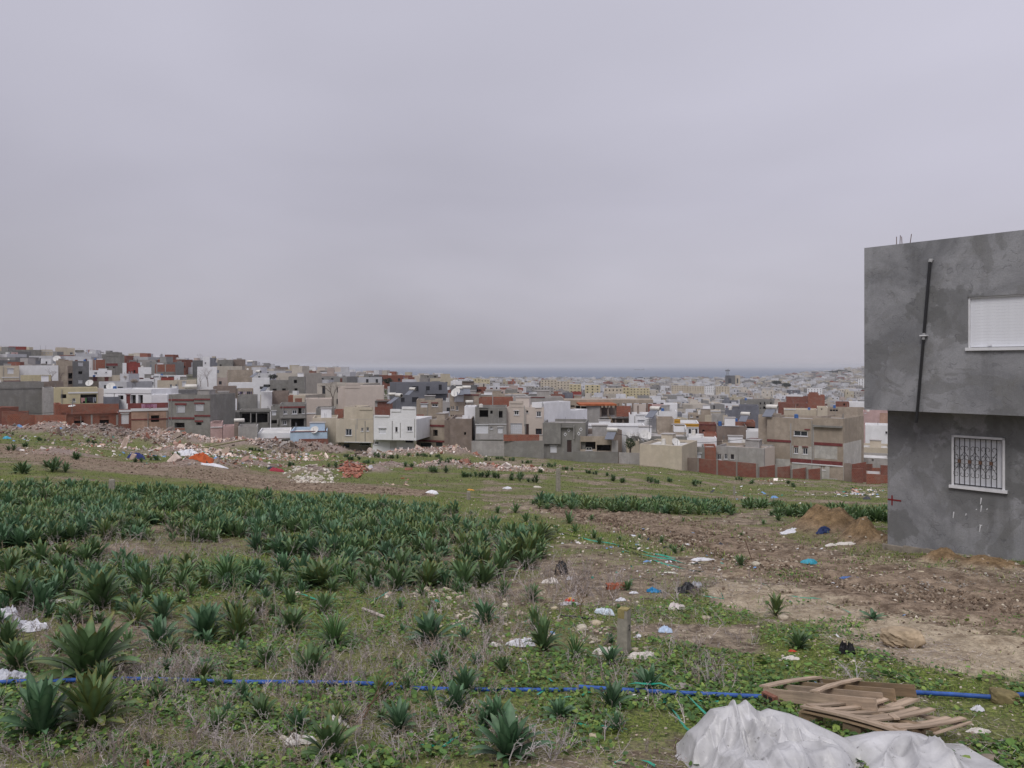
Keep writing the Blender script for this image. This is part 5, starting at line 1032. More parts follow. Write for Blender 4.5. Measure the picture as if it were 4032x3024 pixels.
pal1 = empty('upper_pallet'); tag(pal1, 'upper broken pallet propped on the flattened one', 'pallet'); upv = (A2 - o).cross(B1 - o).normalized(); upv = upv if upv.z > 0 else -upv
for f, k0, k1, mt in ((0, 0, 1, WOOD), (.36, .0, .93, WOOD), (.66, .0, .93, WOODD), (1, 0, 1, WOODD)):
    a = o.lerp(B1, f); b_ = A2.lerp(B2, f); a, b_ = a.lerp(b_, k0), a.lerp(b_, k1)
    sd_ = (B1 - o).normalized(); board('stringer', pal1, a - upv * .045, b_ - upv * .045, .085, .022, mt, up=tuple(sd_), n=4)
board('cross_board', pal1, o - upv * -.008, B1 + upv * .008, .085, .014, WOOD, up=tuple(upv), warp=.008)
board('cross_board', pal1, P(*cvt(985, 218), 5.68) + upv * .0, P(*cvt(1300, 140), 6.08) + upv * .012, .075, .014, WOOD, up=tuple(upv), warp=.01, n=10, jag=True)
board('bottom_board', pal1, A2.lerp(o, .03) - upv * .098, B2.lerp(B1, .03) - upv * .098, .1, .014, WOOD, up=tuple(upv))
board('bottom_board', pal1, o - upv * .098, B1 - upv * .098, .1, .014, WOOD, up=tuple(upv)); board('bottom_board', pal1, o.lerp(A2, .5) - upv * .098, B1.lerp(B2, .5) - upv * .098, .1, .014, WOOD, up=tuple(upv))
pal2 = empty('lower_pallet'); tag(pal2, 'lower flattened pallet with warped slats beside the plastic sheet', 'pallet')
a = P(*cvt(905, 318), 5.44); b_ = P(*cvt(1610, 497), 4.88); c_ = P(*cvt(2065, 425), 5.09); n2 = (b_ - a).cross(c_ - b_).normalized(); n2 = n2 if n2.z > 0 else -n2
d_ = a + (c_ - b_) * .95
board('rail', pal2, a - n2 * .0, b_ - n2 * .002, .07, .016, WOOD, up=tuple(n2), warp=.012, n=10); board('rail', pal2, a - n2 * .03, b_ - n2 * .03, .06, .014, WOODD, up=tuple(n2), warp=.010, n=10)
board('rail', pal2, a.lerp(d_, .5) - n2 * .02, b_.lerp(c_, .5) - n2 * .02, .06, .018, WOODD, up=tuple(n2)); board('rail', pal2, a.lerp(d_, .93) - n2 * .02, b_.lerp(c_, .93) - n2 * .02, .05, .018, WOOD, up=tuple(n2))
for i, f in enumerate((.06, .22, .37, .52, .66, .80, .93)):
    s0 = a.lerp(b_, f) + n2 * .012; s1 = d_.lerp(c_, f + .02) + n2 * (.012 + .02 * math.sin(i * 2.1)); board('slat', pal2, s0, s1, .052, .012, WOOD, up=tuple(n2), warp=-.022 if i % 2 else -.012, n=10)
board('slat', pal2, P(*cvt(1820, 510), 4.95), P(*cvt(2075, 430), 5.08), .02, .01, WOOD, up=tuple(n2)); board('slat', pal2, P(*cvt(1520, 378), 5.2), P(*cvt(1560, 408), 5.1), .04, .012, WOOD, up=tuple(n2))
def block(p, s): M = Matrix.Translation(p) @ Matrix.Rotation(R(-50), 4, 'Z'); MB().box(-s[0] / 2, s[0] / 2, -s[1] / 2, s[1] / 2, -s[2] / 2, s[2] / 2).build('block', WOODD, pal2, mat=M)
block(a - n2 * .085 + Vector((.05, .0, 0)), (.13, .09, .09)); block(a.lerp(b_, .5) - n2 * .085 + Vector((.03, .02, 0)), (.12, .09, .09)); block(a.lerp(b_, .55).lerp(c_, .5) - n2 * .08, (.12, .09, .08)); block(b_ - n2 * .07 + Vector((-.03, .05, 0)), (.12, .09, .08))
for f in (0.02, .5): board('bottom_board', pal2, a.lerp(b_, f) - n2 * .135, d_.lerp(c_, f) - n2 * .135, .08, .014, WOODD, up=tuple(n2))

# ------------------------------------------------------------------ the big crumpled plastic sheet
prof = [(2660, 3075), (2690, 2950), (2705, 2905), (2760, 2855), (2810, 2790), (2885, 2775), (2892, 2748), (2902, 2775), (2920, 2770), (2940, 2752), (2985, 2795), (3010, 2800), (3040, 2788), (3120, 2808), (3200, 2842), (3290, 2882), (3355, 2915),
        (3420, 2900), (3480, 2885), (3540, 2883), (3600, 2882), (3650, 2892), (3700, 2925), (3740, 2965), (3790, 2990), (3850, 3030), (3900, 3090), (4000, 3150)]
DR_ = 4.72; nx_, ny_ = 340, 170
sx_ = np.linspace((2672 - CX) / F * DR_, (3905 - CX) / F * DR_, nx_); tx = np.linspace(0, 1, ny_)
ridge = np.interp(CX + F * sx_ / DR_, [p[0] for p in prof], [-(p[1] - HY) / F * DR_ for p in prof])
T_, S_ = np.meshgrid(tx, sx_, indexing='ij'); Yd = 5.02 - T_ * 1.35                                     # from behind the ridge toward the camera
q = (5.02 - Yd) / .30; back = np.clip(q, 0, 1); g0 = gz0(S_, Yd) - .01; Rg = np.broadcast_to(ridge, T_.shape)
front = np.clip((Yd - 3.6) / (DR_ - 3.6), 0, 1)
hh = np.maximum(Rg - gz0(S_, np.full_like(S_, DR_)), .0)
zrel = np.where(Yd > DR_, hh * (1 - (1 - back) ** 2.2), hh * (.42 + .58 * front ** 1.3))
w1_, w2_ = fbm(S_ * 2.0 + Yd * 1.5, Yd * 1.8, 3, 71), fbm(S_ * 4 - Yd * 3, Yd * 3 + S_, 3, 72)
rid = 1 - np.abs(w1_ - .5) * 5; rid2 = 1 - np.abs(w2_ - .5) * 5; rid3 = 1 - np.abs(fbm(S_ * 9 + Yd * 5, Yd * 7, 2, 73) - .5) * 4
env = np.clip(hh / .15, 0, 1) * np.clip((DR_ + .0 - Yd) * 7, 0, 1)
rc = random.Random(5); wx, wy = S_ + .10 * (fbm(S_ * 2, Yd * 2, 2, 75) - .5), Yd + .12 * (fbm(S_ * 2 + 9, Yd * 2, 2, 76) - .5)
for fq in (1.3, 1.9, 2.4, 3.1, 3.9, 5.2, 6.5, 8.5, 11):
    an_ = rc.uniform(0, math.pi); ph_ = rc.uniform(0, 9); u_ = (wx * math.cos(an_) + wy * math.sin(an_)) * fq + ph_; tri_ = np.abs(u_ - np.floor(u_) - .5) * 2 - .5
    zrel = zrel + env * (.095 / fq ** .95) * tri_ * (.35 + 1.1 * fbm(S_ * 1.7 + fq, Yd * 1.7, 2, int(fq * 10)))
zrel = zrel + env * (.035 * np.clip(rid, -.6, 1) - .03)
for pxk, amp_, nf in ((2905, .05, 7), (3110, .03, 6), (3600, .045, 6), (2760, .03, 5)):
    sxk = (pxk - CX) / F * DR_; th = np.arctan2(DR_ + .04 - Yd, S_ - sxk); rr_ = np.hypot(S_ - sxk, DR_ + .04 - Yd)
    fo = 1 - np.abs(np.sin(nf * th + 2.2 * fbm(S_ * 2.5, Yd * 2.5, 2, nf) + pxk)) ** .6 * 2
    zrel = zrel + env * amp_ * fo * np.clip(rr_ / .18, 0, 1) * np.exp(-(rr_ / .55) ** 2)
# a fold that runs down from the saddle, and the slack behind it
sad = (3355 - CX) / F * DR_; zrel -= env * .055 * np.exp(-((S_ - sad - (DR_ - Yd) * -.35) / .05) ** 2)
Zs = g0 + np.maximum(zrel, .004) * np.clip(np.minimum(S_ - sx_[0], sx_[-1] - S_) * 12, 0, 1); Xs = S_ + .03 * (fbm(S_ * 5, Yd * 5, 2, 74) - .5)
ix = np.arange(nx_ * ny_).reshape(ny_, nx_); pm_ = MB().add(np.stack([Xs, Yd, Zs], -1).reshape(-1, 3), np.stack([ix[:-1, :-1], ix[1:, :-1], ix[1:, 1:], ix[:-1, 1:]], -1).reshape(-1, 4))
m, t, b = new_mat('dusty_polythene'); n = pos_noise(t, 5, 5, .6); st = pos_noise(t, 2.2, 6, .7, off=4); c = mix(t, rng(t, n, .3, .7), (.42, .415, .42), (.66, .655, .67)); c = mix(t, rng(t, st, .52, .7, 0, .45), c, (.30, .29, .27)); c = mix(t, rng(t, pos_noise(t, 26, 3, .6), .66, .72, 0, .7), c, (.12, .11, .10))
lk(t, c, b.inputs['Base Color']); b.inputs['Roughness'].default_value = .38; b.inputs['Specular IOR Level'].default_value = .5
tr = N(t, 'ShaderNodeBsdfTranslucent'); lk(t, c, tr.inputs[0]); ms = N(t, 'ShaderNodeMixShader', i_0=.15); out = [x_ for x_ in t.nodes if x_.type == 'OUTPUT_MATERIAL'][0]; lk(t, b.outputs[0], ms.inputs[1]); lk(t, tr.outputs[0], ms.inputs[2]); lk(t, ms.outputs[0], out.inputs[0])
bump(t, b, pos_noise(t, 9, 3, .6, dist=1.5), .3, .02)
tag(pm_.build('plastic_sheet', m, smooth=True), 'large crumpled sheet of dusty translucent plastic in front of the pallets', 'plastic sheet')
# ------------------------------------------------------------------ the town: houses of the first rows, one by one
PC = dict(W=(.70, .70, .72), C=(.50, .44, .355), Y=(.52, .46, .31), G=(.235, .228, .215), L=(.36, .345, .335), T=(.36, .305, .25), K=(.15, .15, .155), P=(.48, .34, .33), S=(.42, .275, .215),
          M=(.19, .06, .055), N=(.235, .19, .165), O=(.55, .30, .05), U=(.17, .175, .205), A=(.42, .53, .66), E=(.50, .435, .39), R=(.25, .06, .05))
FR = dict(A=(0, 1320), B=(600, 1320), C=(1150, 1380), E=(1750, 1400), G=(2300, 1420), H=(2850, 1420))
def wmat(c):
    if c == 'B': return brick_mat()
    if c == 'D': return brick_mat((.21, .065, .045), (.2, .15, .13))
    return wall_mat(PC[c], {'W': .18, 'C': .3, 'Y': .35, 'A': .3, 'P': .35, 'O': .2, 'E': .12}.get(c, .55))
FIRST = []
def cells(mb, L, z0, z1, holes, y=0., rv=.18): wall_grid(mb, L, z0, z1, holes, y=y, reveal=rv)
def shell(mb, L, z0, z1, dp, holes=(), y=0., rv=.18, par=.45, x0=0., m=0, front=True):
    if front: wall_grid(mb, L, z0, z1, [h for h in holes], y=y, reveal=rv, x0=x0, m=m)
    d = y + dp; p = .16
    mb.add([(x0, y, z0), (x0, y, z1), (x0, d, z1), (x0, d, z0)], (0, 1, 2, 3), m); mb.add([(L, y, z0), (L, y, z1), (L, d, z1), (L, d, z0)], (3, 2, 1, 0), m)
    mb.add([(x0, d, z0), (L, d, z0), (L, d, z1), (x0, d, z1)], (3, 2, 1, 0), m)
    o = [(x0, y, z1), (L, y, z1), (L, d, z1), (x0, d, z1)]; i = [(x0 + p, y + p, z1), (L - p, y + p, z1), (L - p, d - p, z1), (x0 + p, d - p, z1)]; lo = [(a, b_, z1 - par) for a, b_, c in i]
    mb.add(o + i, [(k, (k + 1) % 4, 4 + (k + 1) % 4, 4 + k) for k in range(4)], m); mb.add(i + lo, [(k, (k + 1) % 4, 4 + (k + 1) % 4, 4 + k) for k in range(4)], m)
    return lo
SHR, GRL = flat('red_shutter', (.17, .05, .045), .6, .1), flat('white_iron', (.5, .5, .52), .5, .1)
DOOR = flat('dark_door', (.05, .03, .028), .6, .2, 2); DOORW = flat('pale_door', (.5, .49, .47), .6, .1, 2)
def win(root, k, s0, s1, z0, z1, y):
    if s1 - s0 < .1 or z1 - z0 < .1: return
    e = min(.09, (s1 - s0) * .12)
    def frame(m):
        mb = MB()
        for a, b_, c, d in ((s0, s1, z1 - e, z1), (s0, s1, z0, z0 + e), (s0, s0 + e, z0 + e, z1 - e), (s1 - e, s1, z0 + e, z1 - e), ((s0 + s1) / 2 - e * .35, (s0 + s1) / 2 + e * .35, z0 + e, z1 - e)): mb.box(a, b_, y + .09, y + .15, c, d)
        return mb.build('window', m, root)
    if k in 'dq': MB().add([(s0, y, z0), (s1, y, z0), (s1, y, z1), (s0, y, z1)], (0, 1, 2, 3)).build('opening', DARK, root, loc=(0, (.7 if k == 'd' else 1.6) - .002, 0))  # back sheet coloured near-black in place of the unlit room
    elif k in 'gh':
        f = frame(WHITE if k == 'g' else DOOR); MB().add([(s0, y + .17, z0), (s1, y + .17, z0), (s1, y + .17, z1), (s0, y + .17, z1)], (0, 1, 2, 3)).build('pane', GLASS, f)
        if z1 - z0 < 1.9: MB().box(s0 - .12, s1 + .12, y - .1, y - .003, z0 - .08, z0).build('sill', WHITE, f)
    elif k in 'sr':
        f = MB(); st = .12; z = z0
        while z < z1 - .02: h = min(st, z1 - z) - .015; f.box(s0, s1, y + .1 + .02 * (int(z / st) % 2) * 0, y + .16, z, z + h); z += st
        f = f.build('window', SHUT if k == 's' else SHR, root); f['kind'] = 'stuff'; MB().box(s0 - .12, s1 + .12, y - .12, y - .003, z1 + .02, z1 + .12).build('lintel', WHITE if k == 's' else MAROON, f)
    elif k == 'k':
        f = MB(); n = 6
        for i in range(n + 1): f.bar((s0 + (s1 - s0) * i / n, y - .03, z0), (s0 + (s1 - s0) * i / n, y - .03, z1), .035, .035)
        for i in range(6): f.bar((s0, y - .03, z0 + (z1 - z0) * i / 5), (s1, y - .03, z0 + (z1 - z0) * i / 5), .035, .035)
        w = MB().add([(s0, y + .14, z0), (s1, y + .14, z0), (s1, y + .14, z1), (s0, y + .14, z1)], (0, 1, 2, 3)).build('window', SHUT, root); f = f.build('grille', GRL, w); f['kind'] = 'stuff'
    elif k in 'ojO':
        m = {'o': DOOR, 'j': flat('steel_garage_door', (.025, .032, .036), .5, .2, 1), 'O': DOORW}[k]
        f = MB().box(s0, s1, y + .1, y + .16, z0, z1); 
        for i in range(3): f.box(s0 + .08, s1 - .08, y + .08, y + .1, z0 + (z1 - z0) * (.05 + .31 * i), z0 + (z1 - z0) * (.31 + .31 * i))
        f = f.build('door', m, root); f['kind'] = 'thing'
def house(fr, x0, x1, yt, yb, D, c, label, wins='', dp=9, D2=None, nm='house', ext=(), cat='house', group='houses of the first rows', par=.45, roof=None, zb=None):
    ox, oy = FR[fr]; u = lambda x, y: (ox + x / 3.16, oy + y / 3.16); um = (ox + (x0 + x1) / 6.32 - CX) / F; D2 = D2 or D - (um * .8 if abs(um) > .08 else 0) * (x1 - x0) / 3.16 / F * D
    pl, pr = u(x0, yt), u(x1, yt); a, b_ = P(pl[0], pl[1], D), P(pr[0], pr[1], D2); d = b_ - a; d.z = 0; L = d.length; ux = d / L; uy = Vector((-ux.y, ux.x, 0)); base = P(*u(x0, yb), D).z
    g0 = float(min(gz0(a.x, a.y), gz0(b_.x, b_.y)))
    if g0 > a.z - 1.5: print('BURIED', label, round(g0, 1), round(a.z, 1))
    base = min(base, g0) - .5 if zb is None else base; H = a.z - base
    M = Matrix(((ux.x, uy.x, 0, a.x), (ux.y, uy.y, 0, a.y), (0, 0, 1, base), (0, 0, 0, 1))); root = empty(nm, mat=M); tag(root, label, cat, group, 'thing')
    pln = Plane(Vector((a.x, a.y, 0)), ux)
    def loc(r):
        s0, za = pln.sz(*u(r[0], r[1])); s1, zc = pln.sz(*u(r[2], r[3])); zc0 = pln.sz(*u(r[0], r[3]))[1]; return s0, s1, zc0 - base, za - base
    FIRST.append((pl[0], pr[0], D)); items = []
    for w in wins.split():
        k = w[0]; items.append((k, *loc([float(v) for v in w[1:].split(',')])))
    holes = []; main = [i for i in items if i[0] in 'dqghsrkojO']
    for k, s0, s1, z0, z1 in main:
        s0, s1, z0, z1 = max(s0, .05), min(s1, L - .05), max(z0, .05), min(z1, H - .05)
        if s1 > s0 and z1 > z0: holes.append((s0, s1, z0, z1, {'d': .7, 'q': 1.6}.get(k, .18))); win(root, k, s0, s1, z0, z1, 0)
    mb = MB(); lo = shell(mb, L, 0, H, dp, holes, par=par); mb.build('wall', wmat(c), root)
    MB().add(lo, (0, 1, 2, 3)).build('roof', roof or (ROOFW if c in 'WCEYA' else ROOFG), root)
    for k, s0, s1, z0, z1 in items:
        if k in 'MVXFb':
            pr_ = {'M': .1, 'V': .12, 'X': .5, 'F': .03, 'b': .02}[k]; mm = {'M': MAROON, 'V': WHITE, 'X': wmat('G'), 'F': flat('grey_downpipe', (.3, .29, .28), .7, .2), 'b': brick_mat()}[k]
            mb = MB().box(s0, s1, -pr_, -.004, z0, z1); mb.build({'M': 'cornice', 'V': 'cornice', 'X': 'canopy', 'F': 'downpipe', 'b': 'brick_patch'}[k], mm, root)
        elif k == 'Z': MB().box(s0, s1, -.35, -.06, z0, z1).build('column', wmat('L'), root)
    if cat == 'house' and L > 4 and dp > 4.5:
        rr = random.Random(int(x0 * 3 + yt)); 
        if rr.random() < .55:
            s0 = rr.uniform(.4, L * .6); sw = rr.uniform(1.6, 2.6); hh_ = rr.uniform(.6, 1.5) if D < 300 and yt > 500 else .5; y0 = rr.uniform(dp * .35, dp * .6); sb2 = MB().box(s0, s0 + sw, y0, y0 + 2, H - par, H + hh_).build('stair_box', wmat(rr.choice((c, c, 'G', 'L', 'W'))), root); MB().box(s0 - .12, s0 + sw + .12, y0 - .12, y0 + 2.1, H + hh_, H + hh_ + .1).build('slab', ROOFG, sb2)
        for _ in range(rr.choice((0, 1, 1, 2))):
            s0 = rr.choice((.25, L - .3, L * .5)); y0 = rr.choice((.1, dp - .3)); rm = MB()
            for q in range(4): rm.bar((s0 + .18 * (q % 2), y0 + .18 * (q // 2), H - .1), (s0 + .18 * (q % 2) + rr.uniform(-.08, .08), y0 + .18 * (q // 2), H + rr.uniform(.5, .95)), .035, .035)
            sb2 = rm.build('starter_bars', STEEL, root); sb2['kind'] = 'stuff'
        if rr.random() < .5: s0 = rr.uniform(.6, L - 1); y0 = rr.uniform(1, dp - 1); MB().tube([(s0, y0, H - par), (s0, y0, H - par + .9)], [.38, .34], 8, cap=False).tube([(s0, y0, H - par + .9), (s0, y0, H - par + .98)], [.34, .1], 8, cap=False).build('cistern', flat('white_tank', (.6, .58, .54), .4, .1, 2) if rr.random() < .6 else flat('blue_drum', (.05, .12, .3), .5, .1, 2), root)
        if main and rr.random() < .6: s0 = rr.uniform(.3, L - .4); MB().tube([(s0, -.07, .2), (s0, -.07, H - .3)], .06, 5, cap=False).build('downpipe', flat('grey_downpipe', (.3, .29, .28), .7, .2), root)
    for e in ext:
        ex0, ex1, eyt, eyb, off, ec = e[:6]; s0, s1, z0, z1 = loc((ex0, eyt, ex1, eyb)); z0 = max(z0, 0) if eyb else 0
        if off > 0: z0 = z0 if len(e) > 6 and e[6] == 'f' else 0.0
        mb = MB(); hl = []; 
        lo = shell(mb, s1, z0, z1, min(dp * .8, 6) if off <= 0 else off - .004, y=-off, x0=s0, par=min(par, (z1 - z0) * .4)); 
        if off > 0: mb.add([(s0, -off, z0), (s1, -off, z0), (s1, -.004, z0), (s0, -.004, z0)], (0, 1, 2, 3))
        w = mb.build('wing', wmat(ec), root); MB().add(lo, (0, 1, 2, 3)).build('roof', roof or (ROOFW if ec in 'WCEYA' else ROOFG), w)
    return root
def plain_wall(fr, x0, x1, yt0, yt1, D, D2, c, label, th=.2, posts=0, yb=None, nm='compound_wall', group='compound walls at the edge of the field', below=1.0):
    """a free-standing wall following the ground, split by concrete posts"""
    ox, oy = FR[fr]; a = P(ox + x0 / 3.16, oy + yt0 / 3.16, D); b_ = P(ox + x1 / 3.16, oy + yt1 / 3.16, D2); d = b_ - a; L = math.hypot(d.x, d.y); ux = Vector((d.x / L, d.y / L, 0)); uy = Vector((-ux.y, ux.x, 0))
    zb = min(float(gz0(a.x, a.y)), float(gz0(b_.x, b_.y))) - below; M = Matrix(((ux.x, uy.x, 0, a.x), (ux.y, uy.y, 0, a.y), (0, 0, 1, zb), (0, 0, 0, 1))); root = empty(nm, mat=M); tag(root, label, 'wall', group, 'thing')
    ha, hb2 = a.z - zb, b_.z - zb; n = max(1, posts)
    for i in range(n):
        f0, f1 = i / n, (i + 1) / n; g = .18 if posts else 0; s0, s1 = L * f0 + g / 2, L * f1 - g / 2; z0, z1 = ha + (hb2 - ha) * f0, ha + (hb2 - ha) * f1
        v = [(s0, 0, 0), (s1, 0, 0), (s1, 0, z1), (s0, 0, z0), (s0, th, 0), (s1, th, 0), (s1, th, z1), (s0, th, z0)]
        MB().add(v, [(0, 1, 2, 3), (5, 4, 7, 6), (3, 2, 6, 7), (0, 3, 7, 4), (1, 5, 6, 2)]).build('wall_panel', wmat(c), root)
    if posts:
        for i in range(n + 1): f = i / n; s = L * f; MB().box(s - .12, s + .12, -.05, th + .05, 0, ha + (hb2 - ha) * f + random.uniform(.0, .15)).build('post', wall_mat((.25, .23, .21), .5), root)
    return root

# far left
house('A', -80, 545, 588, 1000, 186, 'G', 'large blank grey wall of a house on the far left, above the brick yard', dp=14, ext=[(-80, 560, 655, 668, .15, 'G', 'f')])
house('A', 545, 672, 655, 1000, 183, 'L', 'lighter grey blank house end beside the yellow house with the laundry', dp=12)
house('A', 385, 790, 578, 700, 200, 'N', 'brown rough house top peering over the large blank grey wall', dp=10)
house('A', 668, 1216, 657, 900, 166, 'Y', 'pale yellow house with an open loggia full of laundry', 'd757,735,825,785 g900,785,940,830 q1000,737,1205,850 V845,708,1216,725', dp=8, ext=[(1216, 1290, 665, 900, -.1, 'E')])
house('A', 1290, 1888, 665, 900, 161, 'W', 'white single-storey house with a red door and deep white parapet', 'd1470,748,1535,800 r1570,740,1620,850 d1622,742,1690,850 d1720,742,1778,850 V1300,668,1885,718', dp=8, ext=[(1890, 2085, 738, 900, -.05, 'W')], D2=158)
house('A', 1285, 1480, 768, 900, 157, 'U', 'blue-grey rendered wall block in front of the white house', dp=5)
house('A', 820, 1476, 985, 1180, 141, 'B', 'red hollow-brick house with a brick roof terrace above the rubble', 'd920,1020,1040,1100 d1240,1012,1355,1105 F1130,990,1152,1120 F1445,990,1470,1120', dp=8, ext=[(760, 1478, 866, 962, .45, 'B', 'f')], par=1.2)
MBx = 0
plain_wall('A', 690, 1290, 860, 848, 147, 150, 'B', 'brick parapet wall behind the roof terrace of the brick house')
house('A', 684, 762, 858, 1080, 140, 'B', 'narrow brick wing with an empty doorway beside the brick terrace', 'd790,880,812,970', dp=7)
plain_wall('A', 20, 352, 945, 940, 150, 150, 'D', 'unfinished brick wall furthest to the left beyond the rubble')
plain_wall('A', 92, 432, 985, 990, 140, 142, 'B', 'low brick yard wall before the large blank grey wall', posts=0)
plain_wall('A', 432, 822, 992, 990, 141, 139, 'B', 'brick yard wall running to the brick house with the terrace')
house('A', 1478, 1634, 945, 1200, 141, 'D', 'maroon-painted house bay with a diamond lattice, beside the salmon house', 's1508,975,1602,1105 V1480,930,1634,955', dp=7)
house('A', 1634, 2090, 945, 1200, 138, 'S', 'salmon house with one square black window and a white cornice', 'd1878,995,1980,1082 M1634,1043,2090,1057 V1625,912,2095,946 F2070,945,2085,1150', dp=9, par=.9)
house('A', 1590, 2092, 850, 940, 146, 'M', 'dark maroon terrace wall above the salmon house', dp=1.2, nm='terrace_wall', cat='wall')
house('B', 203, 720, 737, 1300, 136, 'G', 'grey two-storey house with white grilles and red-tiled ledges', 'k305,878,405,962 k533,857,636,942 d275,1088,400,1150 d545,1085,612,1120 b280,1152,402,1180 M205,793,515,815 M520,787,720,805 M205,1018,522,1042 M525,990,722,1010 M282,845,425,868 M522,838,650,855 M528,1058,632,1078', dp=9, D2=135)
house('B', 720, 988, 787, 990, 156, 'C', 'small cream house with a maroon ledge, wall lamps and laundry below', 'O752,850,800,905 g865,850,930,900 M720,792,985,806', dp=6, ext=[(988, 1052, 788, 960, .3, 'W')])
house('B', 720, 925, 967, 1130, 147, 'G', 'grey wall block under the cream house laundry line', dp=6)
house('B', 925, 1080, 957, 1130, 146, 'G', 'grey garage with a low black opening next to the pink roof', 'd945,1050,1060,1080', dp=6)
house('B', 722, 872, 1085, 1280, 133, 'P', 'pink house with a curved gable at the edge of the rubble', 'V725,1140,872,1150', dp=5, ext=[(745, 850, 1062, 1090, .05, 'P', 'f')])
house('B', 880, 1018, 1130, 1280, 132, 'P', 'small pink roof box with an air conditioner, beside the curved gable', dp=4)
house('B', 1018, 1068, 1088, 1300, 130, 'N', 'rough brown pillar-like wall next to the pale concrete cube', dp=4)
house('B', 1068, 1305, 1138, 1300, 129, 'L', 'pale plain concrete cube with a water tank on its corner', dp=6)
house('B', 1060, 1296, 752, 1000, 158, 'G', 'tall grey windowless block in the middle of the left houses', dp=8)
house('B', 1075, 1452, 940, 1110, 149, 'G', 'grey house with a blue canopy on thin white columns', 'q1110,975,1215,1090 q1230,975,1290,1090 q1300,975,1435,1090 Z1218,965,1230,1090 Z1290,965,1301,1090 Z1436,965,1447,1090 X1072,930,1472,955', dp=8)
house('B', 1475, 1582, 885, 1160, 148, 'G', 'narrow grey bay with one white shutter beside the canopy house', 's1485,945,1540,998 d1480,1055,1550,1100 Z1553,1040,1570,1110', dp=8)
house('B', 1582, 1905, 857, 1180, 147, 'G', 'grey two-storey house with a balcony, tall windows and maroon ledge', 'g1632,935,1675,980 g1740,930,1800,980 d1815,905,1855,975 g1865,920,1890,975 g1615,1062,1670,1115 q1730,1042,1885,1140 M1590,887,1903,905 X1590,1018,1908,1034 Z1710,1040,1722,1145', dp=8)
house('B', 1310, 1715, 1222, 1330, 131, 'W', 'low flat-roofed house with a whitewashed parapet at the field edge', 'X1310,1290,1715,1302', dp=12, ext=[(1330, 1815, 1285, 1340, .25, 'N')], par=.3)
house('B', 1715, 2172, 1205, 1350, 130, 'A', 'light-blue parapet house over a brown brick base', 'M1715,1196,2172,1205', dp=11, ext=[(1825, 2190, 1292, 1360, .2, 'D')], par=.5)
house('B', 1690, 1762, 752, 900, 172, 'B', 'red brick strip between grey houses under the cream wall', dp=5)
house('B', 1750, 1898, 752, 900, 170, 'C', 'small white house with a brick-filled doorway and tiled hood', 'b1775,785,1862,850', dp=5)
house('B', 945, 1455, 592, 780, 231, 'W', 'long blank white wall with a taller white box at its right end', dp=8, ext=[(1240, 1458, 527, 780, .15, 'W')])
house('B', 1460, 1692, 562, 760, 228, 'G', 'grey low wing with two black windows beside the tall grey house', 'd1495,665,1545,690 d1615,662,1660,690', dp=8)
house('B', 1692, 1897, 517, 800, 225, 'G', 'tall grey house with two small black windows one above the other', 'd1760,555,1800,597 d1768,660,1805,700', dp=9)
house('B', 935, 1242, 432, 640, 250, 'T', 'brown blank house behind the long white wall', dp=9)
house('B', 755, 1040, 640, 800, 182, 'N', 'brown rough flat-topped house above the cream one', dp=8)
house('B', 1040, 1245, 668, 800, 184, 'T', 'tan roof terrace with dark laundry hanging on it', 'd1065,705,1110,745', dp=7)
house('B', 1352, 1488, 702, 880, 177, 'W', 'small white block carrying two black water tanks', dp=6)
house('B', 1488, 1692, 700, 880, 179, 'N', 'blank brown-grey block to the right of the white tank block', dp=7)
house('C', 160, 488, 605, 820, 186, 'E', 'large blank cream wall beside the bare tree', 'V165,775,300,790', dp=8)
house('B', 62, 545, 562, 720, 232, 'C', 'tan house with small arched windows and red roof edge', 'g218,610,245,645 g285,610,312,645 s368,575,420,640', dp=9, ext=[(105, 262, 528, 566, -.5, 'R')])
house('B', -2, 186, 742, 900, 150, 'W', 'white wing behind the salmon house, blank', dp=6)
# middle
house('C', 255, 560, 840, 1150, 139, 'C', 'low blank wing of the cream house, left of its window', dp=8)
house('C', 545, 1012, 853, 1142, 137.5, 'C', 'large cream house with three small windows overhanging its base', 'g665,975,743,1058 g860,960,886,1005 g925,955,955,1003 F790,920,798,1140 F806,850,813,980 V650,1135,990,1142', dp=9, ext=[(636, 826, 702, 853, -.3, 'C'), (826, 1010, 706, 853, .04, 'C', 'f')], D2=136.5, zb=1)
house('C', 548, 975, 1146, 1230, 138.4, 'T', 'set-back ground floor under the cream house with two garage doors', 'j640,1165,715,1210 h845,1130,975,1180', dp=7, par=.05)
house('C', 298, 530, 718, 900, 150, 'G', 'grey roof block with rods on top behind the cream house', dp=7)
house('C', 528, 634, 742, 870, 148, 'B', 'small brick-filled panel wall on the cream house roof', dp=4)
house('C', 1015, 1545, 850, 1110, 136, 'W', 'bright white house with stepped roof and grey-framed windows', 's1080,970,1168,1035 h1285,952,1313,1012 g1430,945,1495,1005 g1450,765,1505,825 V1072,958,1175,966 F1343,900,1352,1085 F1522,700,1530,1085', dp=9, D2=134.5,
      ext=[(1015, 1222, 803, 850, .02, 'W', 'f'), (1222, 1366, 728, 850, .03, 'W', 'f'), (1366, 1545, 697, 850, .04, 'W', 'f')], zb=1)
house('C', 1002, 1522, 1108, 1240, 136.8, 'W', 'white set-back ground floor of the stepped white house', 'g1030,1130,1080,1170 O1220,1130,1300,1220 d1412,1112,1505,1148', dp=8, par=.05)
house('C', 1548, 1966, 852, 1220, 143, 'T', 'tan-grey house with two black windows and maroon ledges', 'd1592,992,1660,1075 d1755,985,1812,1065 M1560,918,1962,942 M1548,1110,1958,1132 j1600,1147,1735,1190 j1790,1138,1872,1190', dp=9, D2=141)
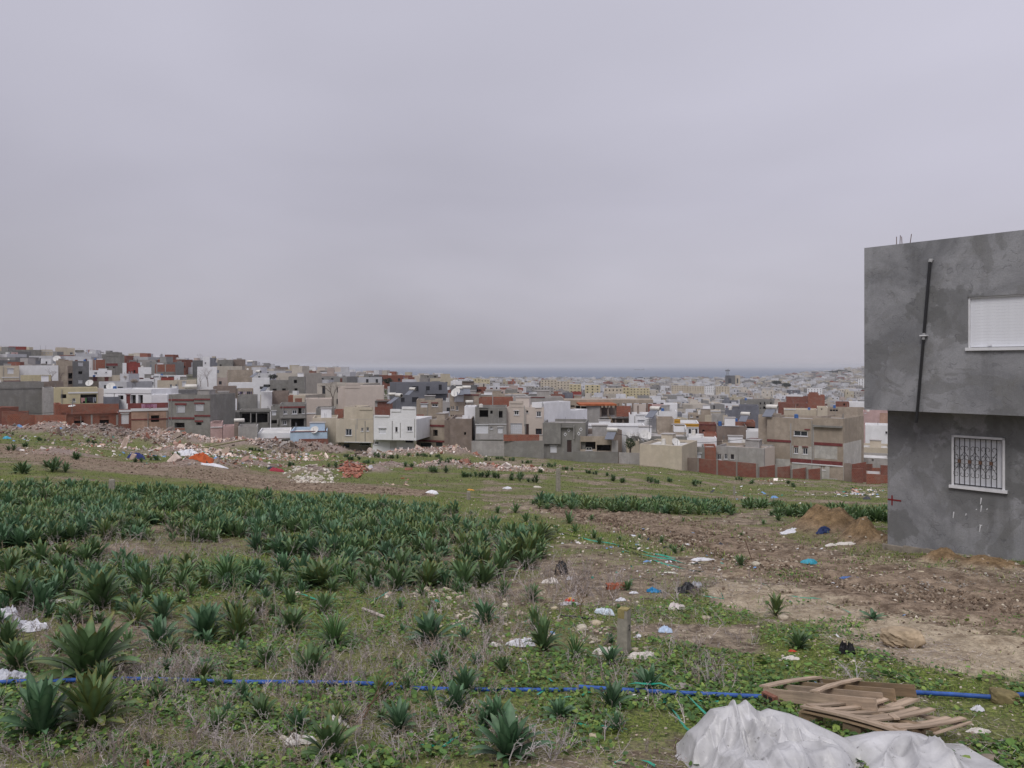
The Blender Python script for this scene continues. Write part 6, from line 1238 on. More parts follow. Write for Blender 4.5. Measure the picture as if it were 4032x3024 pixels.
house('C', 1548, 1872, 617, 900, 167, 'T', 'stone-clad house with white shutters and maroon window hoods', 's1600,662,1690,708 g1740,667,1815,700 M1600,643,1690,656 M1730,645,1818,658', dp=8)
house('C', 1548, 1640, 808, 900, 160, 'B', 'small brick parapet beside the stone-clad house', dp=3)
house('C', 660, 1140, 447, 740, 192, 'E', 'very large windowless cream block towering over the middle houses', dp=12, ext=[(660, 846, 406, 470, .1, 'E', 'f'), (568, 662, 452, 740, -.4, 'E')])
house('C', 1030, 1245, 628, 760, 176, 'D', 'brick-topped house with a grey frame behind the stepped white house', 'F1032,630,1062,700 X1030,622,1245,632', dp=7)
house('C', 1965, 2235, 850, 1190, 133, 'N', 'brown-grey blank house with one small arched black window', 'd2140,1015,2165,1050', dp=12, ext=[(1880, 1990, 880, 1190, -2.5, 'N')])
house('E', 68, 432, 480, 880, 152, 'T', 'tall tan house with tanks on its roof and many small windows', 's122,505,240,575 d255,575,270,600 d305,565,322,590 d337,560,353,588 g80,630,95,675 g105,628,120,675 g145,628,172,682 h80,740,95,775 h105,738,120,775 h150,748,175,785 M120,483,430,497', dp=9)
house('E', 248, 382, 636, 900, 140, 'W', 'narrow white two-step house squeezed beside the grey loggia house', dp=6, ext=[(224, 300, 742, 860, .2, 'W'), (288, 382, 808, 900, .35, 'W')])
house('C', 1508, 1668, 417, 600, 305, 'O', 'bright ochre-yellow house standing out on the middle slope', dp=10, ext=[(1665, 1812, 428, 600, -1.5, 'O')])
house('C', 1750, 1975, 488, 600, 290, 'D', 'brick parapet with white domes in front of the ochre house', 'V1815,455,1960,490', dp=7)
house('E', 383, 772, 646, 850, 134, 'G', 'grey house with a deep black loggia and slatted lower windows', 'q435,640,545,768 d570,685,600,725 d665,690,723,775 ', dp=9, ext=[], zb=1)
house('E', 385, 772, 852, 1075, 133.4, 'L', 'pale stained lower storey with yellow-white slats and a white shutter', 's390,862,545,970 g570,885,600,915 s662,893,725,967 V548,850,772,858 X385,1040,725,1050', dp=8.4, par=.05)
house('E', 428, 852, 530, 640, 152, 'B', 'red brick upper storey behind the grey loggia house', 'F595,482,606,630', dp=7)
plain_wall('E', 336, 742, 1062, 1066, 127, 126, 'L', 'light grey compound wall below the grey loggia house')
plain_wall('E', 742, 1235, 1066, 1058, 126, 124.5, 'G', 'stained grey compound wall under the red brick strip')
house('E', 735, 1180, 984, 1064, 125.6, 'B', 'strip of red brick laid on the compound wall before the beige house', dp=.25, nm='brick_parapet', cat='wall', zb=1, par=.02)
house('E', 772, 1236, 641, 1060, 135, 'E', 'beige three-storey house with brown shutters and a long downpipe', 'g868,685,925,740 g1145,693,1203,762 h1135,908,1212,980 h1018,683,1043,712 k822,842,965,970 o1000,850,1050,990 V1125,646,1207,652 V858,680,932,685 F990,622,1000,880', dp=9, ext=[(804, 985, 566, 640, .06, 'E', 'f')], D2=134)
house('E', 1236, 1566, 588, 900, 134.3, 'W', 'long whitewashed side wall running back from the beige house', dp=2.5, D2=141)
house('E', 1566, 1776, 690, 900, 141, 'W', 'lower whitewashed wall continuing behind the grey corner house', dp=2.5, D2=148)
house('E', 1225, 1755, 832, 1300, 128.5, 'G', 'grey corner house with diamond-shaped openings and a dark door', 's1290,918,1365,1005 o1525,1050,1582,1200 s1315,1120,1398,1207 Z1608,862,1618,1035 X1448,885,1600,893', dp=9, ext=[(1225, 1450, 833, 1095, .45, 'G', 'f')], D2=127.5)
for cx_, cy_ in ((1548, 928), (1503, 980), (1700, 915), (1672, 968)):
    r0 = bpy.data.objects[[o.name for o in COL.objects if o.get('label', '').startswith('grey corner house')][0]]; inv = r0.matrix_world.inverted(); q = inv @ P(1750 + cx_ / 3.16, 1400 + cy_ / 3.16, 128); s = .27
    MB().add([(q.x - s, -.03, q.z), (q.x, -.03, q.z - s * 1.2), (q.x + s, -.03, q.z), (q.x, -.03, q.z + s * 1.2), (q.x - s * .5, -.034, q.z), (q.x, -.034, q.z - s * .6), (q.x + s * .5, -.034, q.z), (q.x, -.034, q.z + s * .6)],
             [(0, 1, 5, 4), (1, 2, 6, 5), (2, 3, 7, 6), (3, 0, 4, 7)]).add([(q.x - s * .5, -.02, q.z), (q.x, -.02, q.z - s * .6), (q.x + s * .5, -.02, q.z), (q.x, -.02, q.z + s * .6)], (0, 1, 2, 3), 1).build('diamond_opening', [WHITE, DARK], r0)  # dark sheet on the uncut wall paints the shade of an opening
house('E', 1690, 2080, 1003, 1320, 127, 'T', 'low tan house with a wide black carport opening', 'q1695,1072,1880,1170 q1895,1110,2072,1190 g1760,1140,1835,1180 M2082,1065,2100,1190', dp=10, ext=[(1605, 2160, 1190, 1330, .3, 'G'), (2080, 2160, 1055, 1200, .2, 'L')])
plain_wall('G', 432, 690, 1142, 1150, 126, 125, 'L', 'low pale garden wall with open balustrade blocks beside the cream wall')
house('G', 690, 1216, 1037, 1320, 124, 'C', 'long blank cream wall of a low house facing the grass', dp=10, D2=121)
house('G', 528, 690, 998, 1100, 131, 'C', 'cream roof parapet behind the dark evergreen shrub', dp=5)
house('G', 1216, 1500, 1072, 1300, 131, 'G', 'grey house behind the compound wall with a white shutter', 'h1325,1150,1355,1197 s1405,1155,1455,1210 F1290,1075,1298,1190', dp=8)
house('G', 1500, 1642, 1075, 1300, 130.5, 'B', 'brick gable patch between the grey and stained houses', dp=6)
house('G', 1642, 2238, 1062, 1400, 132, 'L', 'stained pale house with three small windows above the brick wall', 'g1650,1160,1705,1230 g1745,1160,1785,1225 h1825,1165,1865,1225', dp=7, D2=128)
house('H', 492, 634, 1092, 1400, 128.2, 'E', 'plain cream end wall beside the stained pale house', dp=5, D2=131)
plain_wall('G', 1216, 1420, 1205, 1214, 124.5, 123.5, 'N', 'grey section of compound wall at the start of the brick one', posts=0)
plain_wall('G', 1420, 2150, 1218, 1283, 123.5, 118, 'D', 'long red brick compound wall with three grey posts on the grass', posts=3)
plain_wall('H', 432, 645, 1327, 1300, 118.5, 119, 'D', 'brick compound wall panel just after the thick leaning post', posts=1)
plain_wall('H', 655, 835, 1328, 1312, 119, 119, 'D', 'second stepped brick panel of the compound wall', posts=1)
plain_wall('H', 845, 1030, 1356, 1332, 118.5, 118.5, 'D', 'third stepped brick panel before the garage house', posts=1)
plain_wall('H', 1042, 1210, 1354, 1340, 118, 117.5, 'D', 'last stepped brick panel, nearest the black garage door', posts=1)
house('H', 540, 1485, 703, 1500, 136.5, 'T', 'big brown-grey three-storey house with maroon ledges and a black garage', 'g870,870,1042,935 g875,1080,925,1155 g980,1085,1045,1165 g1195,1300,1262,1360 j1320,1300,1465,1458 M540,975,835,1003 M1125,1012,1480,1048 M830,1215,1480,1262 V850,1262,1485,1276 X1120,800,1480,822 F825,780,842,1200 F1106,790,1120,1250 M1005,848,1072,862 M872,1058,930,1068 M975,1064,1050,1076', dp=9, D2=129, ext=[(392, 542, 676, 1400, -1.5, 'T')])
house('H', 1487, 1742, 722, 1400, 128.9, 'T', 'side wall of the big three-storey house, whitewashed at the bottom', '', dp=5, D2=137)
house('H', 842, 1478, 1050, 1215, 129.0 + 3.6, 'L', 'patch', '', dp=.1) if False else None
r0 = [o for o in COL.objects if o.get('label', '').startswith('side wall of the big')][0]; L_ = (P(2850 + 1742 / 3.16, 0, 137) - P(2850 + 1487 / 3.16, 0, 128.9)); L_.z = 0
zc = P(0, 1420 + 1032 / 3.16, 129).z - r0.matrix_world.translation.z; MB().box(0.02, L_.length * .86, -.03, -.004, .1, zc).build('whitewash', wall_mat((.52, .50, .47), .5), r0)
r0 = [o for o in COL.objects if o.get('label', '').startswith('big brown-grey')][0]; inv = r0.matrix_world.inverted()
def patch(x0, x1, y0, y1, D):
    a = inv @ P(2850 + x0 / 3.16, 1420 + y0 / 3.16, D); return a
def wash(x0, x1, y0, y1, nm='whitewash'):
    pln = Plane(Vector((r0.matrix_world.translation.x, r0.matrix_world.translation.y, 0)), Vector((r0.matrix_world[0][0], r0.matrix_world[1][0], 0))); bz = r0.matrix_world.translation.z
    s0, z0 = pln.sz(2850 + x0 / 3.16, 1420 + y1 / 3.16); s1, z1 = pln.sz(2850 + x1 / 3.16, 1420 + y0 / 3.16)
    holes = [(pln.sz(2850 + a / 3.16, 1500)[0], pln.sz(2850 + b_ / 3.16, 1500)[0], pln.sz(2850 + a / 3.16, 1420 + d / 3.16)[1] - bz, pln.sz(2850 + a / 3.16, 1420 + c / 3.16)[1] - bz, .02) for a, b_, c, d in ((865, 930, 1072, 1160), (975, 1050, 1078, 1170), (1190, 1266, 1295, 1364), (1315, 1470, 1295, 1462))]
    holes = [(max(h[0], s0), min(h[1], s1), max(h[2], z0 - bz), min(h[3], z1 - bz), .02) for h in holes]; holes = [h for h in holes if h[1] - h[0] > .2 and h[3] - h[2] > .2]
    mb = MB(); wall_grid(mb, s1, z0 - bz, z1 - bz, holes, y=-.025, reveal=.02, x0=s0); mb.build(nm, wall_mat((.48, .465, .44), .75), r0)
wash(848, 1100, 1072, 1212); wash(1128, 1478, 1052, 1212); wash(848, 1480, 1280, 1470); wash(645, 825, 1230, 1400)
house('H', 1760, 2060, 802, 1100, 172, 'W', 'white house with soot marks between the big house and the concrete house', 'h2010,880,2035,910', dp=8)
house('H', 1700, 2060, 1075, 1200, 152, 'C', 'low cream roof with a round parapet behind the brick ruins', dp=9)
house('H', 1705, 2060, 1205, 1330, 140, 'L', 'low pale flat-roofed shed behind the brick ruins', 'd1840,1225,1865,1250', dp=9, roof=ROOFW)
plain_wall('H', 1600, 1772, 1290, 1262, 131, 131, 'D', 'brick ruin wall rising behind the unfinished brick bay'); plain_wall('H', 1772, 1840, 1285, 1285, 131, 130, 'D', 'brick ruin wall with a pole beside it')
plain_wall('H', 1590, 1728, 1340, 1342, 122, 121, 'D', 'low unfinished brick bay beside the grey pillar'); plain_wall('H', 1850, 1945, 1335, 1335, 127, 127, 'B', 'short brick stack in the middle of the ruins')
plain_wall('H', 1955, 2060, 1300, 1305, 126, 126, 'D', 'brick ruin wall touching the concrete house outline'); plain_wall('H', 1945, 2060, 1428, 1432, 119, 119, 'B', 'low brick wall beside the block of piled bricks')
house('H', 1495, 1592, 1282, 1500, 124, 'N', 'brown pillar bay standing at the end of the garage house', dp=1.2)
t = house('H', 1775, 1950, 1406, 1560, 115, 'B', 'block of piled red bricks on the concrete slab', dp=3.5, nm='brick_stack', cat='brick pile', par=.02)
# the unfinished frame, and the middle-right roofs
house('G', 30, 196, 560, 860, 158, 'L', 'plain grey stair block of the unfinished concrete frame', dp=8)
fr_ = empty('unfinished_building'); tag(fr_, 'unfinished concrete frame building with open floors and an orange slab edge', 'building')
def fp(x, y, D): return P(2300 + x / 3.16, 1420 + y / 3.16, D)
D0 = 158; zt, zm, zb_ = fp(0, 560, D0).z, fp(0, 700, D0).z, fp(0, 830, D0).z; xa, xb, xc = fp(196, 0, D0).x, fp(850, 0, D0).x, fp(480, 0, D0).x
MB().box(fp(-60, 0, D0).x, fp(400, 0, D0).x, D0 - .6, D0 + 7, zt + .02, zt + .35).build('slab', flat('orange_formwork', (.33, .10, .04), .85, .3, 1), fr_)
MB().box(fp(-500, 0, D0 + 8).x * 1.0, fp(850, 0, D0 + 8).x, D0 + 7.1, D0 + 13, zt + .15, zt + .9).build('slab', wmat('T'), fr_)
MB().box(xa, xc + 3, D0 - .3, D0 + 7, zm - .25, zm).build('slab', wmat('L'), fr_)
for i, f in enumerate(np.linspace(0, 1, 8)):
    x_ = xa + (xb - xa) * f; MB().box(x_, x_ + .35, D0 + 7, D0 + 7.35, zm - 3, zt + .15).build('column', wmat('N'), fr_)
    if x_ < xc + 3: MB().box(x_, x_ + .3, D0, D0 + .3, zb_, zm - .25).build('column', wmat('N'), fr_); MB().box(x_, x_ + .3, D0, D0 + .3, zm, zt + .02).build('column', wmat('N'), fr_)
MB().box(fp(680, 0, D0).x, fp(840, 0, D0).x, D0 + 6.9, D0 + 7.05, zm - .5, zt).build('infill', wmat('E'), fr_); MB().box(fp(400, 0, D0).x, fp(572, 0, D0).x, D0 - .5, D0 - .3, zm + .1, zm + 2.2).build('brick_infill', brick_mat(), fr_)
MB().box(xa, xc + 3, D0 + 6.4, D0 + 6.6, zb_ - 2, zm + 1.5).build('back_wall', wmat('N'), fr_); MB().bar(fp(305, 690, D0 - 1), fp(350, 800, D0 - 1.5), .1, .1).bar(fp(322, 690, D0 - 1), fp(370, 800, D0 - 1.5), .1, .1).build('ladder', WOODD, fr_)
house('G', 560, 905, 668, 900, 151, 'W', 'white stepped house in front of the unfinished frame', 's670,740,750,780 V640,660,760,680', dp=8, ext=[(755, 905, 720, 870, .3, 'W')])
house('G', 20, 760, 808, 900, 141, 'W', 'low white roof terrace with zigzag relief in front of the frame', 'V20,803,760,812', dp=7, roof=ROOFW)
house('G', 0, 470, 868, 960, 136, 'N', 'brown-grey parapet in front of the white roof terrace', dp=4, D2=137)
house('G', 905, 1116, 718, 900, 143, 'T', 'plain tan-grey block with a blue-grey tank stand', dp=6)
house('G', 915, 1272, 888, 1020, 139, 'T', 'tan lower block under the ochre-trimmed house', dp=6, ext=[(1116, 1272, 818, 890, -.3, 'W')])
house('G', 1180, 1426, 772, 960, 151, 'W', 'white house with a yellow trim and a row of blue windows', 'h1300,850,1330,920 h1340,850,1370,920 h1378,850,1410,920 V1275,822,1426,832', dp=8, ext=[(1120, 1196, 726, 800, .1, 'O', 'f'), (1180, 1426, 783, 820, .06, 'O', 'f')], roof=ROOFW)
house('G', 1426, 1650, 790, 960, 153, 'D', 'red-brown brick house with a laundry terrace', 'd1470,860,1500,890 M1430,788,1650,796', dp=7); house('G', 1492, 1650, 905, 1000, 141, 'B', 'low brick wall block in front of the laundry terrace', dp=4)
house('G', 525, 1280, 935, 1050, 134, 'G', 'flat grey roof carrying several satellite dishes', dp=9, par=.2); house('G', 1270, 1650, 960, 1040, 137, 'W', 'flat white roof with thin poles near the dishes', dp=9, par=.15, roof=ROOFW)
house('G', 995, 1160, 535, 760, 190, 'W', 'tall blank white gable wall in the middle of the roofs', dp=5); house('G', 850, 1000, 555, 740, 194, 'P', 'pinkish house with two windows beside the tall white gable', 'g858,588,880,615 g925,588,970,615', dp=7)
house('G', 890, 1150, 628, 740, 183, 'W', 'sloping white roof in front of the tall white gable', dp=7, roof=ROOFW)
house('G', 1300, 1585, 668, 860, 184, 'T', 'tan house with small windows and yellowish corner', 'g1320,675,1350,705 h1395,690,1425,712', dp=8, ext=[(1500, 1585, 675, 790, .1, 'C', 'f')]); house('G', 1585, 1785, 676, 860, 183, 'L', 'plain pale box house beside the tan one', dp=7, ext=[(1728, 1785, 678, 760, .08, 'C', 'f')])
house('H', 22, 440, 612, 800, 186, 'U', 'dark blue-grey rendered house among the right-hand roofs', 'M240,640,270,650', dp=9, ext=[(200, 438, 560, 640, -1, 'U')]); house('H', 205, 620, 492, 660, 232, 'G', 'grey unfinished apartment house with black window holes', 'd447,520,465,545 d500,512,515,545 d578,518,595,542 d447,585,465,598 q490,570,555,600 d578,582,595,595 g262,510,275,535', dp=10)
house('H', 70, 390, 758, 1000, 153, 'B', 'brick parapet terrace over a black opening', 'q185,822,385,865', dp=7, ext=[(70, 390, 758, 815, .3, 'B', 'f')]); house('G', 1650, 2025, 812, 1060, 146, 'N', 'long brown-grey wall left of the small white house', 'V1720,808,1925,814', dp=8)
house('H', 278, 537, 878, 1150, 143, 'W', 'small white house with a maroon ledge and blue-framed window', 'g385,990,475,1050 M320,962,535,975', dp=7); house('H', -20, 500, 1020, 1090, 137, 'T', 'tan parapet strip above the stained pale house', dp=5)
house('H', 1045, 1256, 428, 620, 330, 'B', 'tall red brick building standing out on the right', dp=10, ext=[(1058, 1170, 392, 440, .1, 'B', 'f')]); house('H', 780, 1050, 448, 600, 335, 'D', 'long dull brick building left of the tall red one', 'V785,420,985,445', dp=9)
house('H', 680, 1045, 528, 640, 250, 'D', 'brown brick terrace house below the long dull brick one', 'd910,535,930,560', dp=8); house('H', 1165, 1290, 578, 760, 205, 'C', 'cream box house with an open balcony', 'd1208,590,1225,612', dp=7); house('H', 750, 1165, 608, 720, 215, 'C', 'long cream parapet wall with a white coping', 'V755,600,895,610', dp=9)
house('H', 1290, 1760, 590, 700, 225, 'T', 'tan house with a row of dark openings left of the concrete house', 'd1320,598,1350,630 d1355,598,1385,630 d1390,598,1420,630', dp=9); house('H', 1735, 2060, 632, 790, 195, 'P', 'pinkish house seen under the overhang, with stepped roofs', 'g1755,640,1770,655', dp=8, ext=[(1940, 2060, 650, 790, .2, 'S')])
house('H', 1395, 1560, 518, 640, 260, 'D', 'small red house with one dark window near the concrete house', 'd1488,528,1508,560', dp=8, ext=[(1560, 1760, 515, 640, -.5, 'W')]); house('G', 1410, 1700, 622, 720, 200, 'C', 'cream barrel-shaped parapet above the tan house', 'V1420,618,1695,632', dp=6)
# left hillside
house('A', -60, 240, 378, 640, 236, 'C', 'cream villa with a curved balcony and white shutter on the left slope', 's90,412,170,480 V20,520,240,530 M40,565,272,577', dp=9); house('A', 243, 725, 375, 560, 246, 'W', 'long blank whitewashed wall on the left slope', dp=8); house('A', 262, 640, 497, 640, 233, 'Y', 'low yellowish wall below the long whitewashed one', dp=4)
house('A', 703, 908, 312, 480, 252, 'T', 'tan blank block carrying a satellite dish', dp=8); house('A', 905, 1108, 322, 720, 228, 'K', 'dark grey three-storey tower house with white window grilles', 'k972,340,1032,384 d975,448,1022,485 k975,560,1025,600', dp=10); house('A', 845, 908, 380, 640, 230, 'N', 'dark balcony stack against the tower house', 'q850,470,900,540 q850,565,900,610', dp=6)
house('A', 1110, 1392, 437, 540, 243, 'W', 'low white house with crenellated parapet', 'g1172,458,1210,488 g1310,455,1332,472', dp=7); house('A', 1095, 1396, 518, 720, 238, 'T', 'tan house with two brick-red shutters', 'r1160,525,1210,572 r1302,525,1350,572 o1325,575,1342,605', dp=7); house('A', 1396, 1700, 500, 720, 241, 'C', 'cream house half hidden by the blossoming tree', 'g1440,578,1478,612 g1572,575,1610,612', dp=7)
house('A', 1152, 1308, 304, 470, 290, 'B', 'red brick infill house with a grey frame, left of the tall grey block', 'F1150,305,1162,430 F1178,305,1190,430', dp=7); house('A', 1112, 1152, 302, 470, 291, 'W', 'narrow white wall beside the brick infill house', dp=5)
house('A', 1318, 1548, 238, 520, 340, 'G', 'tall grey block cutting the skyline on the left', '', dp=10, ext=[(1318, 1520, 212, 260, .1, 'G', 'f'), (1272, 1322, 235, 420, -.3, 'G')]); house('A', 1320, 1525, 382, 540, 292, 'G', 'grey house with a red tiled terrace roof and two black windows', 'd1322,385,1352,410 d1405,385,1438,410 M1320,350,1465,380', dp=8)
house('A', 1572, 1742, 342, 600, 282, 'R', 'dark red house with two round vents', 'g1598,448,1616,468 g1630,448,1648,468 d1662,435,1685,470', dp=8, ext=[(1524, 1574, 345, 600, .3, 'W')]); house('A', 1720, 1882, 398, 600, 272, 'W', 'bright white blank box in front of the dark red house', dp=7)
house('A', 1928, 2178, 362, 560, 292, 'B', 'wide red brick house with a grey lower floor on the left slope', 'F2052,365,2064,460 F1945,370,1956,500', dp=8, ext=[(1955, 2175, 455, 560, .1, 'G')]); house('A', 1682, 1952, 532, 700, 243, 'W', 'pale blue-white house with small grey windows', 'g1733,583,1780,625 g1868,580,1914,620 r1735,532,1782,546 r1868,530,1912,546', dp=7)
house('B', -20, 420, 500, 620, 262, 'W', 'white terrace with a row of open bays on the left slope', 'd10,505,80,525 d95,505,180,525 d195,505,270,525', dp=5)
house('A', 110, 512, 178, 320, 430, 'G', 'wide grey unfinished block on the left skyline', dp=12, ext=[(115, 332, 138, 200, -2, 'R')]); house('A', 512, 655, 178, 320, 440, 'C', 'pale house with chimneys on the left skyline', 'g540,215,560,228 g590,215,610,228 V515,196,652,202', dp=9); house('A', 692, 932, 158, 330, 425, 'C', 'cream house with a dark side strip on the left skyline', 'g870,212,905,240 F690,158,700,240', dp=10, ext=[(692, 835, 150, 190, .1, 'C', 'f')])
house('A', 932, 1060, 180, 330, 420, 'W', 'white-framed flat house carrying a tank on the left skyline', 'X932,183,1042,205', dp=9); house('A', 935, 1132, 232, 340, 395, 'K', 'blackened flat house below the skyline', dp=8); house('A', -60, 92, 142, 330, 440, 'C', 'cream house at the far left of the skyline', 'g20,165,45,185', dp=9)
house('A', 152, 222, 212, 330, 360, 'P', 'small pinkish-white cube on the far left slope', 'd185,225,195,240', dp=5); house('A', -60, 260, 310, 420, 300, 'K', 'low dark grey house with a black door on the far left slope', 'd180,340,205,370', dp=8); house('A', 272, 505, 315, 400, 305, 'U', 'blue-grey low house with white laundry', dp=7); house('A', 516, 632, 292, 400, 296, 'W', 'tiny white guardhouse-like cube with one grey door', 'h568,325,588,358', dp=5)
house('B', 62, 0 + 412, 298, 420, 380, 'C', 'cream upper house behind the wide red brick one', 'd380,312,395,340', dp=8); house('B', 235, 415, 335, 470, 330, 'D', 'brick house with a black balcony beside the wide red brick one', 'd312,345,330,360 d290,380,410,405', dp=7); house('B', 500, 645, 312, 520, 330, 'K', 'dark grey block left of the tall white tower house', dp=8)
house('B', 628, 712, 268, 560, 325, 'W', 'slender white tower house with a tank on top', 'g650,335,670,360', dp=7); house('B', 558, 800, 392, 640, 245, 'W', 'white wall seen through the bare tree branches', dp=7); house('B', 808, 1002, 305, 460, 360, 'G', 'grey house with two black windows on the skyline', 'd838,362,860,388 d880,362,902,388', dp=8, ext=[(880, 1002, 335, 460, .1, 'G', 'f')])
house('B', 1005, 1152, 300, 460, 370, 'N', 'brown unfinished top-floor house on the skyline', 'd975,362,1015,388 d1078,378,1098,410', dp=8); house('B', 1152, 1415, 388, 540, 300, 'T', 'tan house below the brown top-floor house', dp=8); house('B', 1530, 1682, 396, 560, 400, 'N', 'small brown cube cutting into the sea haze', dp=9)
house('B', 1422, 1552, 428, 560, 380, 'W', 'white balconied house left of the small brown cube', 'd1430,465,1470,485 d1500,465,1540,485', dp=8); house('B', 1750, 1940, 432, 560, 300, 'G', 'plain grey block before the big beige building', 'd1805,480,1830,510', dp=8, ext=[(1750, 1860, 432, 560, .1, 'N')])
house('C', 288, 612, 248, 420, 395, 'E', 'wide beige building with rows of pale windows on the skyline', 'g365,272,400,290 g415,272,450,290 g470,272,505,290 g365,312,395,328 g425,312,455,328 h540,268,552,280 X350,250,530,256 X330,290,530,297', dp=11, ext=[(318, 415, 206, 260, .1, 'E', 'f'), (528, 610, 207, 400, .15, 'E')]); house('C', 138, 292, 208, 420, 400, 'W', 'white and pink wing left of the wide beige building', 'M205,285,260,345 V138,206,300,213', dp=9)
house('C', 895, 998, 295, 440, 330, 'G', 'narrow grey two-storey house behind the rocky green slope', 'd960,320,975,345', dp=7); house('C', 985, 1115, 318, 440, 325, 'K', 'grey house with a dark balcony and white base', 'q988,345,1100,378 V985,390,1108,428', dp=7); house('C', 782, 892, 320, 440, 335, 'C', 'pale cream house with two dark windows, far side of the bare slope', 'd800,345,830,365 d855,345,872,362', dp=7)
house('C', 1595, 1815, 302, 440, 420, 'G', 'wide grey block at the edge of the sea', 'd1680,320,1700,335 d1765,320,1795,335', dp=9); house('C', 1812, 1970, 330, 450, 400, 'N', 'brownish block right of the wide grey one by the sea', dp=9); house('C', 1258, 1440, 345, 450, 380, 'T', 'tan house with a red and yellow roof line', 'M1262,340,1320,360 V1300,365,1435,372', dp=8); house('C', 1435, 1520, 335, 450, 390, 'D', 'reddish house to the right of the red and yellow roof line', dp=8)
house('E', 78, 218, 318, 460, 330, 'W', 'grey-white blank gable in front of the cream apartments', dp=7); house('E', 218, 360, 320, 470, 320, 'N', 'brown-grey house beside the grey-white gable', 'X218,316,362,324', dp=7); house('E', 80, 395, 372, 520, 260, 'K', 'dark grey house with a blue door behind the roof tanks', 'h330,430,358,460', dp=8); house('E', 395, 515, 395, 520, 265, 'D', 'dull brick house with three arches', 'd405,420,420,445 d425,420,440,445 d445,420,460,445', dp=7)
house('E', 510, 705, 425, 540, 250, 'T', 'low grey shed roof in front of the cream apartments', 'V510,425,705,432', dp=7); house('E', 755, 908, 425, 520, 330, 'G', 'low grey wall block in front of the apartments', dp=7); house('E', 430, 1010, 485, 560, 190, 'T', 'long roof parapet with a white coping behind the brick storey', 'V430,483,605,492 V750,485,1010,495', dp=8)
house('E', 850, 1480, 522, 620, 165, 'L', 'long grey roof terrace behind the beige house', 'M1000,515,1250,524', dp=9); house('E', 1335, 1495, 488, 580, 270, 'D', 'red house with small white-framed windows among grey roofs', 'g1408,505,1422,530', dp=7, ext=[(1480, 1600, 465, 580, -.3, 'U')]); house('E', 1585, 1705, 455, 580, 275, 'R', 'tall red house block beside the blue-grey one', dp=7)
house('E', 1565, 2212, 572, 680, 178, 'T', 'long tan slab roof with dark gaps beneath, left of the concrete frame', 'd1570,620,1620,640 d1635,625,1690,665 d1700,630,1770,665', dp=9)
# blocks of flats and the landmarks beyond
def flats(fr, x0, x1, yt, yb, D, c, label, n, rows, nm='apartment_block', dp=12):
    ox, oy = FR[fr]; wins = []; 
    for r_ in range(rows):
        for i in range(n):
            a = x0 + (x1 - x0) * (i + .3) / n; wd = (x1 - x0) * .3 / n; y = yt + (yb - yt) * (r_ + .25) / rows; wins.append('%s%.1f,%.1f,%.1f,%.1f' % ('d' if (i + r_) % 3 else 'h', a, y, a + wd, y + (yb - yt) * .42 / rows))
    return house(fr, x0, x1, yt, yb, D, c, label, ' '.join(wins), dp=dp, nm=nm, cat='apartment block', group='apartment blocks in the middle distance')
flats('E', 322, 452, 288, 400, 700, 'Y', 'yellowish apartment block furthest left of the flats', 3, 3); flats('E', 455, 562, 300, 400, 690, 'Y', 'second yellowish apartment block beside the first', 3, 3); flats('E', 562, 725, 330, 440, 650, 'L', 'grey-cream apartment block right of the two yellowish ones', 4, 3)
flats('E', 725, 905, 362, 470, 610, 'L', 'grey apartment block with arched balconies, left part', 5, 3); flats('E', 905, 1120, 385, 500, 590, 'L', 'long grey apartment block with arched balconies, middle part', 6, 3); flats('E', 1120, 1360, 398, 500, 585, 'L', 'long grey apartment block with arched balconies, right part', 6, 3)
flats('E', 1200, 1400, 305, 400, 760, 'C', 'cream apartment block on the far row behind the grey flats', 5, 3); flats('E', 1400, 1560, 325, 420, 730, 'C', 'cream apartment block near the tall yellow pair', 4, 3); flats('E', 1555, 1700, 362, 500, 600, 'Y', 'yellow apartment block with a white stair strip', 3, 4); flats('E', 1750, 1940, 370, 510, 590, 'Y', 'large plain yellow apartment block facing the sea', 3, 4)
flats('G', 480, 568, 335, 500, 560, 'Y', 'narrow yellow apartment tower beside the white stair shaft', 2, 4); flats('G', 568, 815, 345, 470, 555, 'Y', 'wide yellow apartment block with balconies', 6, 4); flats('G', 250, 480, 345, 500, 540, 'C', 'cream low-rise flats in front of the yellow tower', 5, 3); flats('G', 1090, 1300, 312, 380, 900, 'C', 'long cream apartment row in the middle of the far town', 7, 3); flats('G', 1310, 1495, 318, 378, 890, 'C', 'right end of the long cream apartment row', 6, 3)
flats('G', 1500, 1620, 318, 400, 860, 'W', 'white and grey flats right of the long cream row', 5, 4); flats('G', 1640, 1810, 322, 400, 850, 'C', 'pale flats below the tower block', 5, 4); flats('H', 1040, 1225, 350, 430, 620, 'W', 'white flats with dark windows above the red brick building', 5, 3); flats('H', 1670, 1745, 225, 380, 1500, 'W', 'tall white tower half hidden by the concrete house', 2, 8)
flats('G', 1757, 1880, 185, 330, 1700, 'K', 'grey high-rise block rising over the far town', 1, 1); flats('G', 1880, 1942, 183, 330, 1698, 'C', 'pale half of the high-rise block in the far town', 1, 1)
mst = MB(); q0 = P(2300 + 1785 / 3.16, 1420 + 180 / 3.16, 1690); q1 = P(2300 + 1785 / 3.16, 1420 + 112 / 3.16, 1690)
for dx_ in (-2.4, 2.4): mst.bar(q0 + Vector((dx_, 0, -1)), q1 + Vector((dx_ * .5, 0, 0)), .7, .7)
for i in range(5): z_ = q0.z + (q1.z - q0.z) * i / 5; mst.bar(Vector((q0.x - 2.4, q0.y, z_)), Vector((q0.x + 2.2, q0.y, z_ + 4.4)), .5, .5)
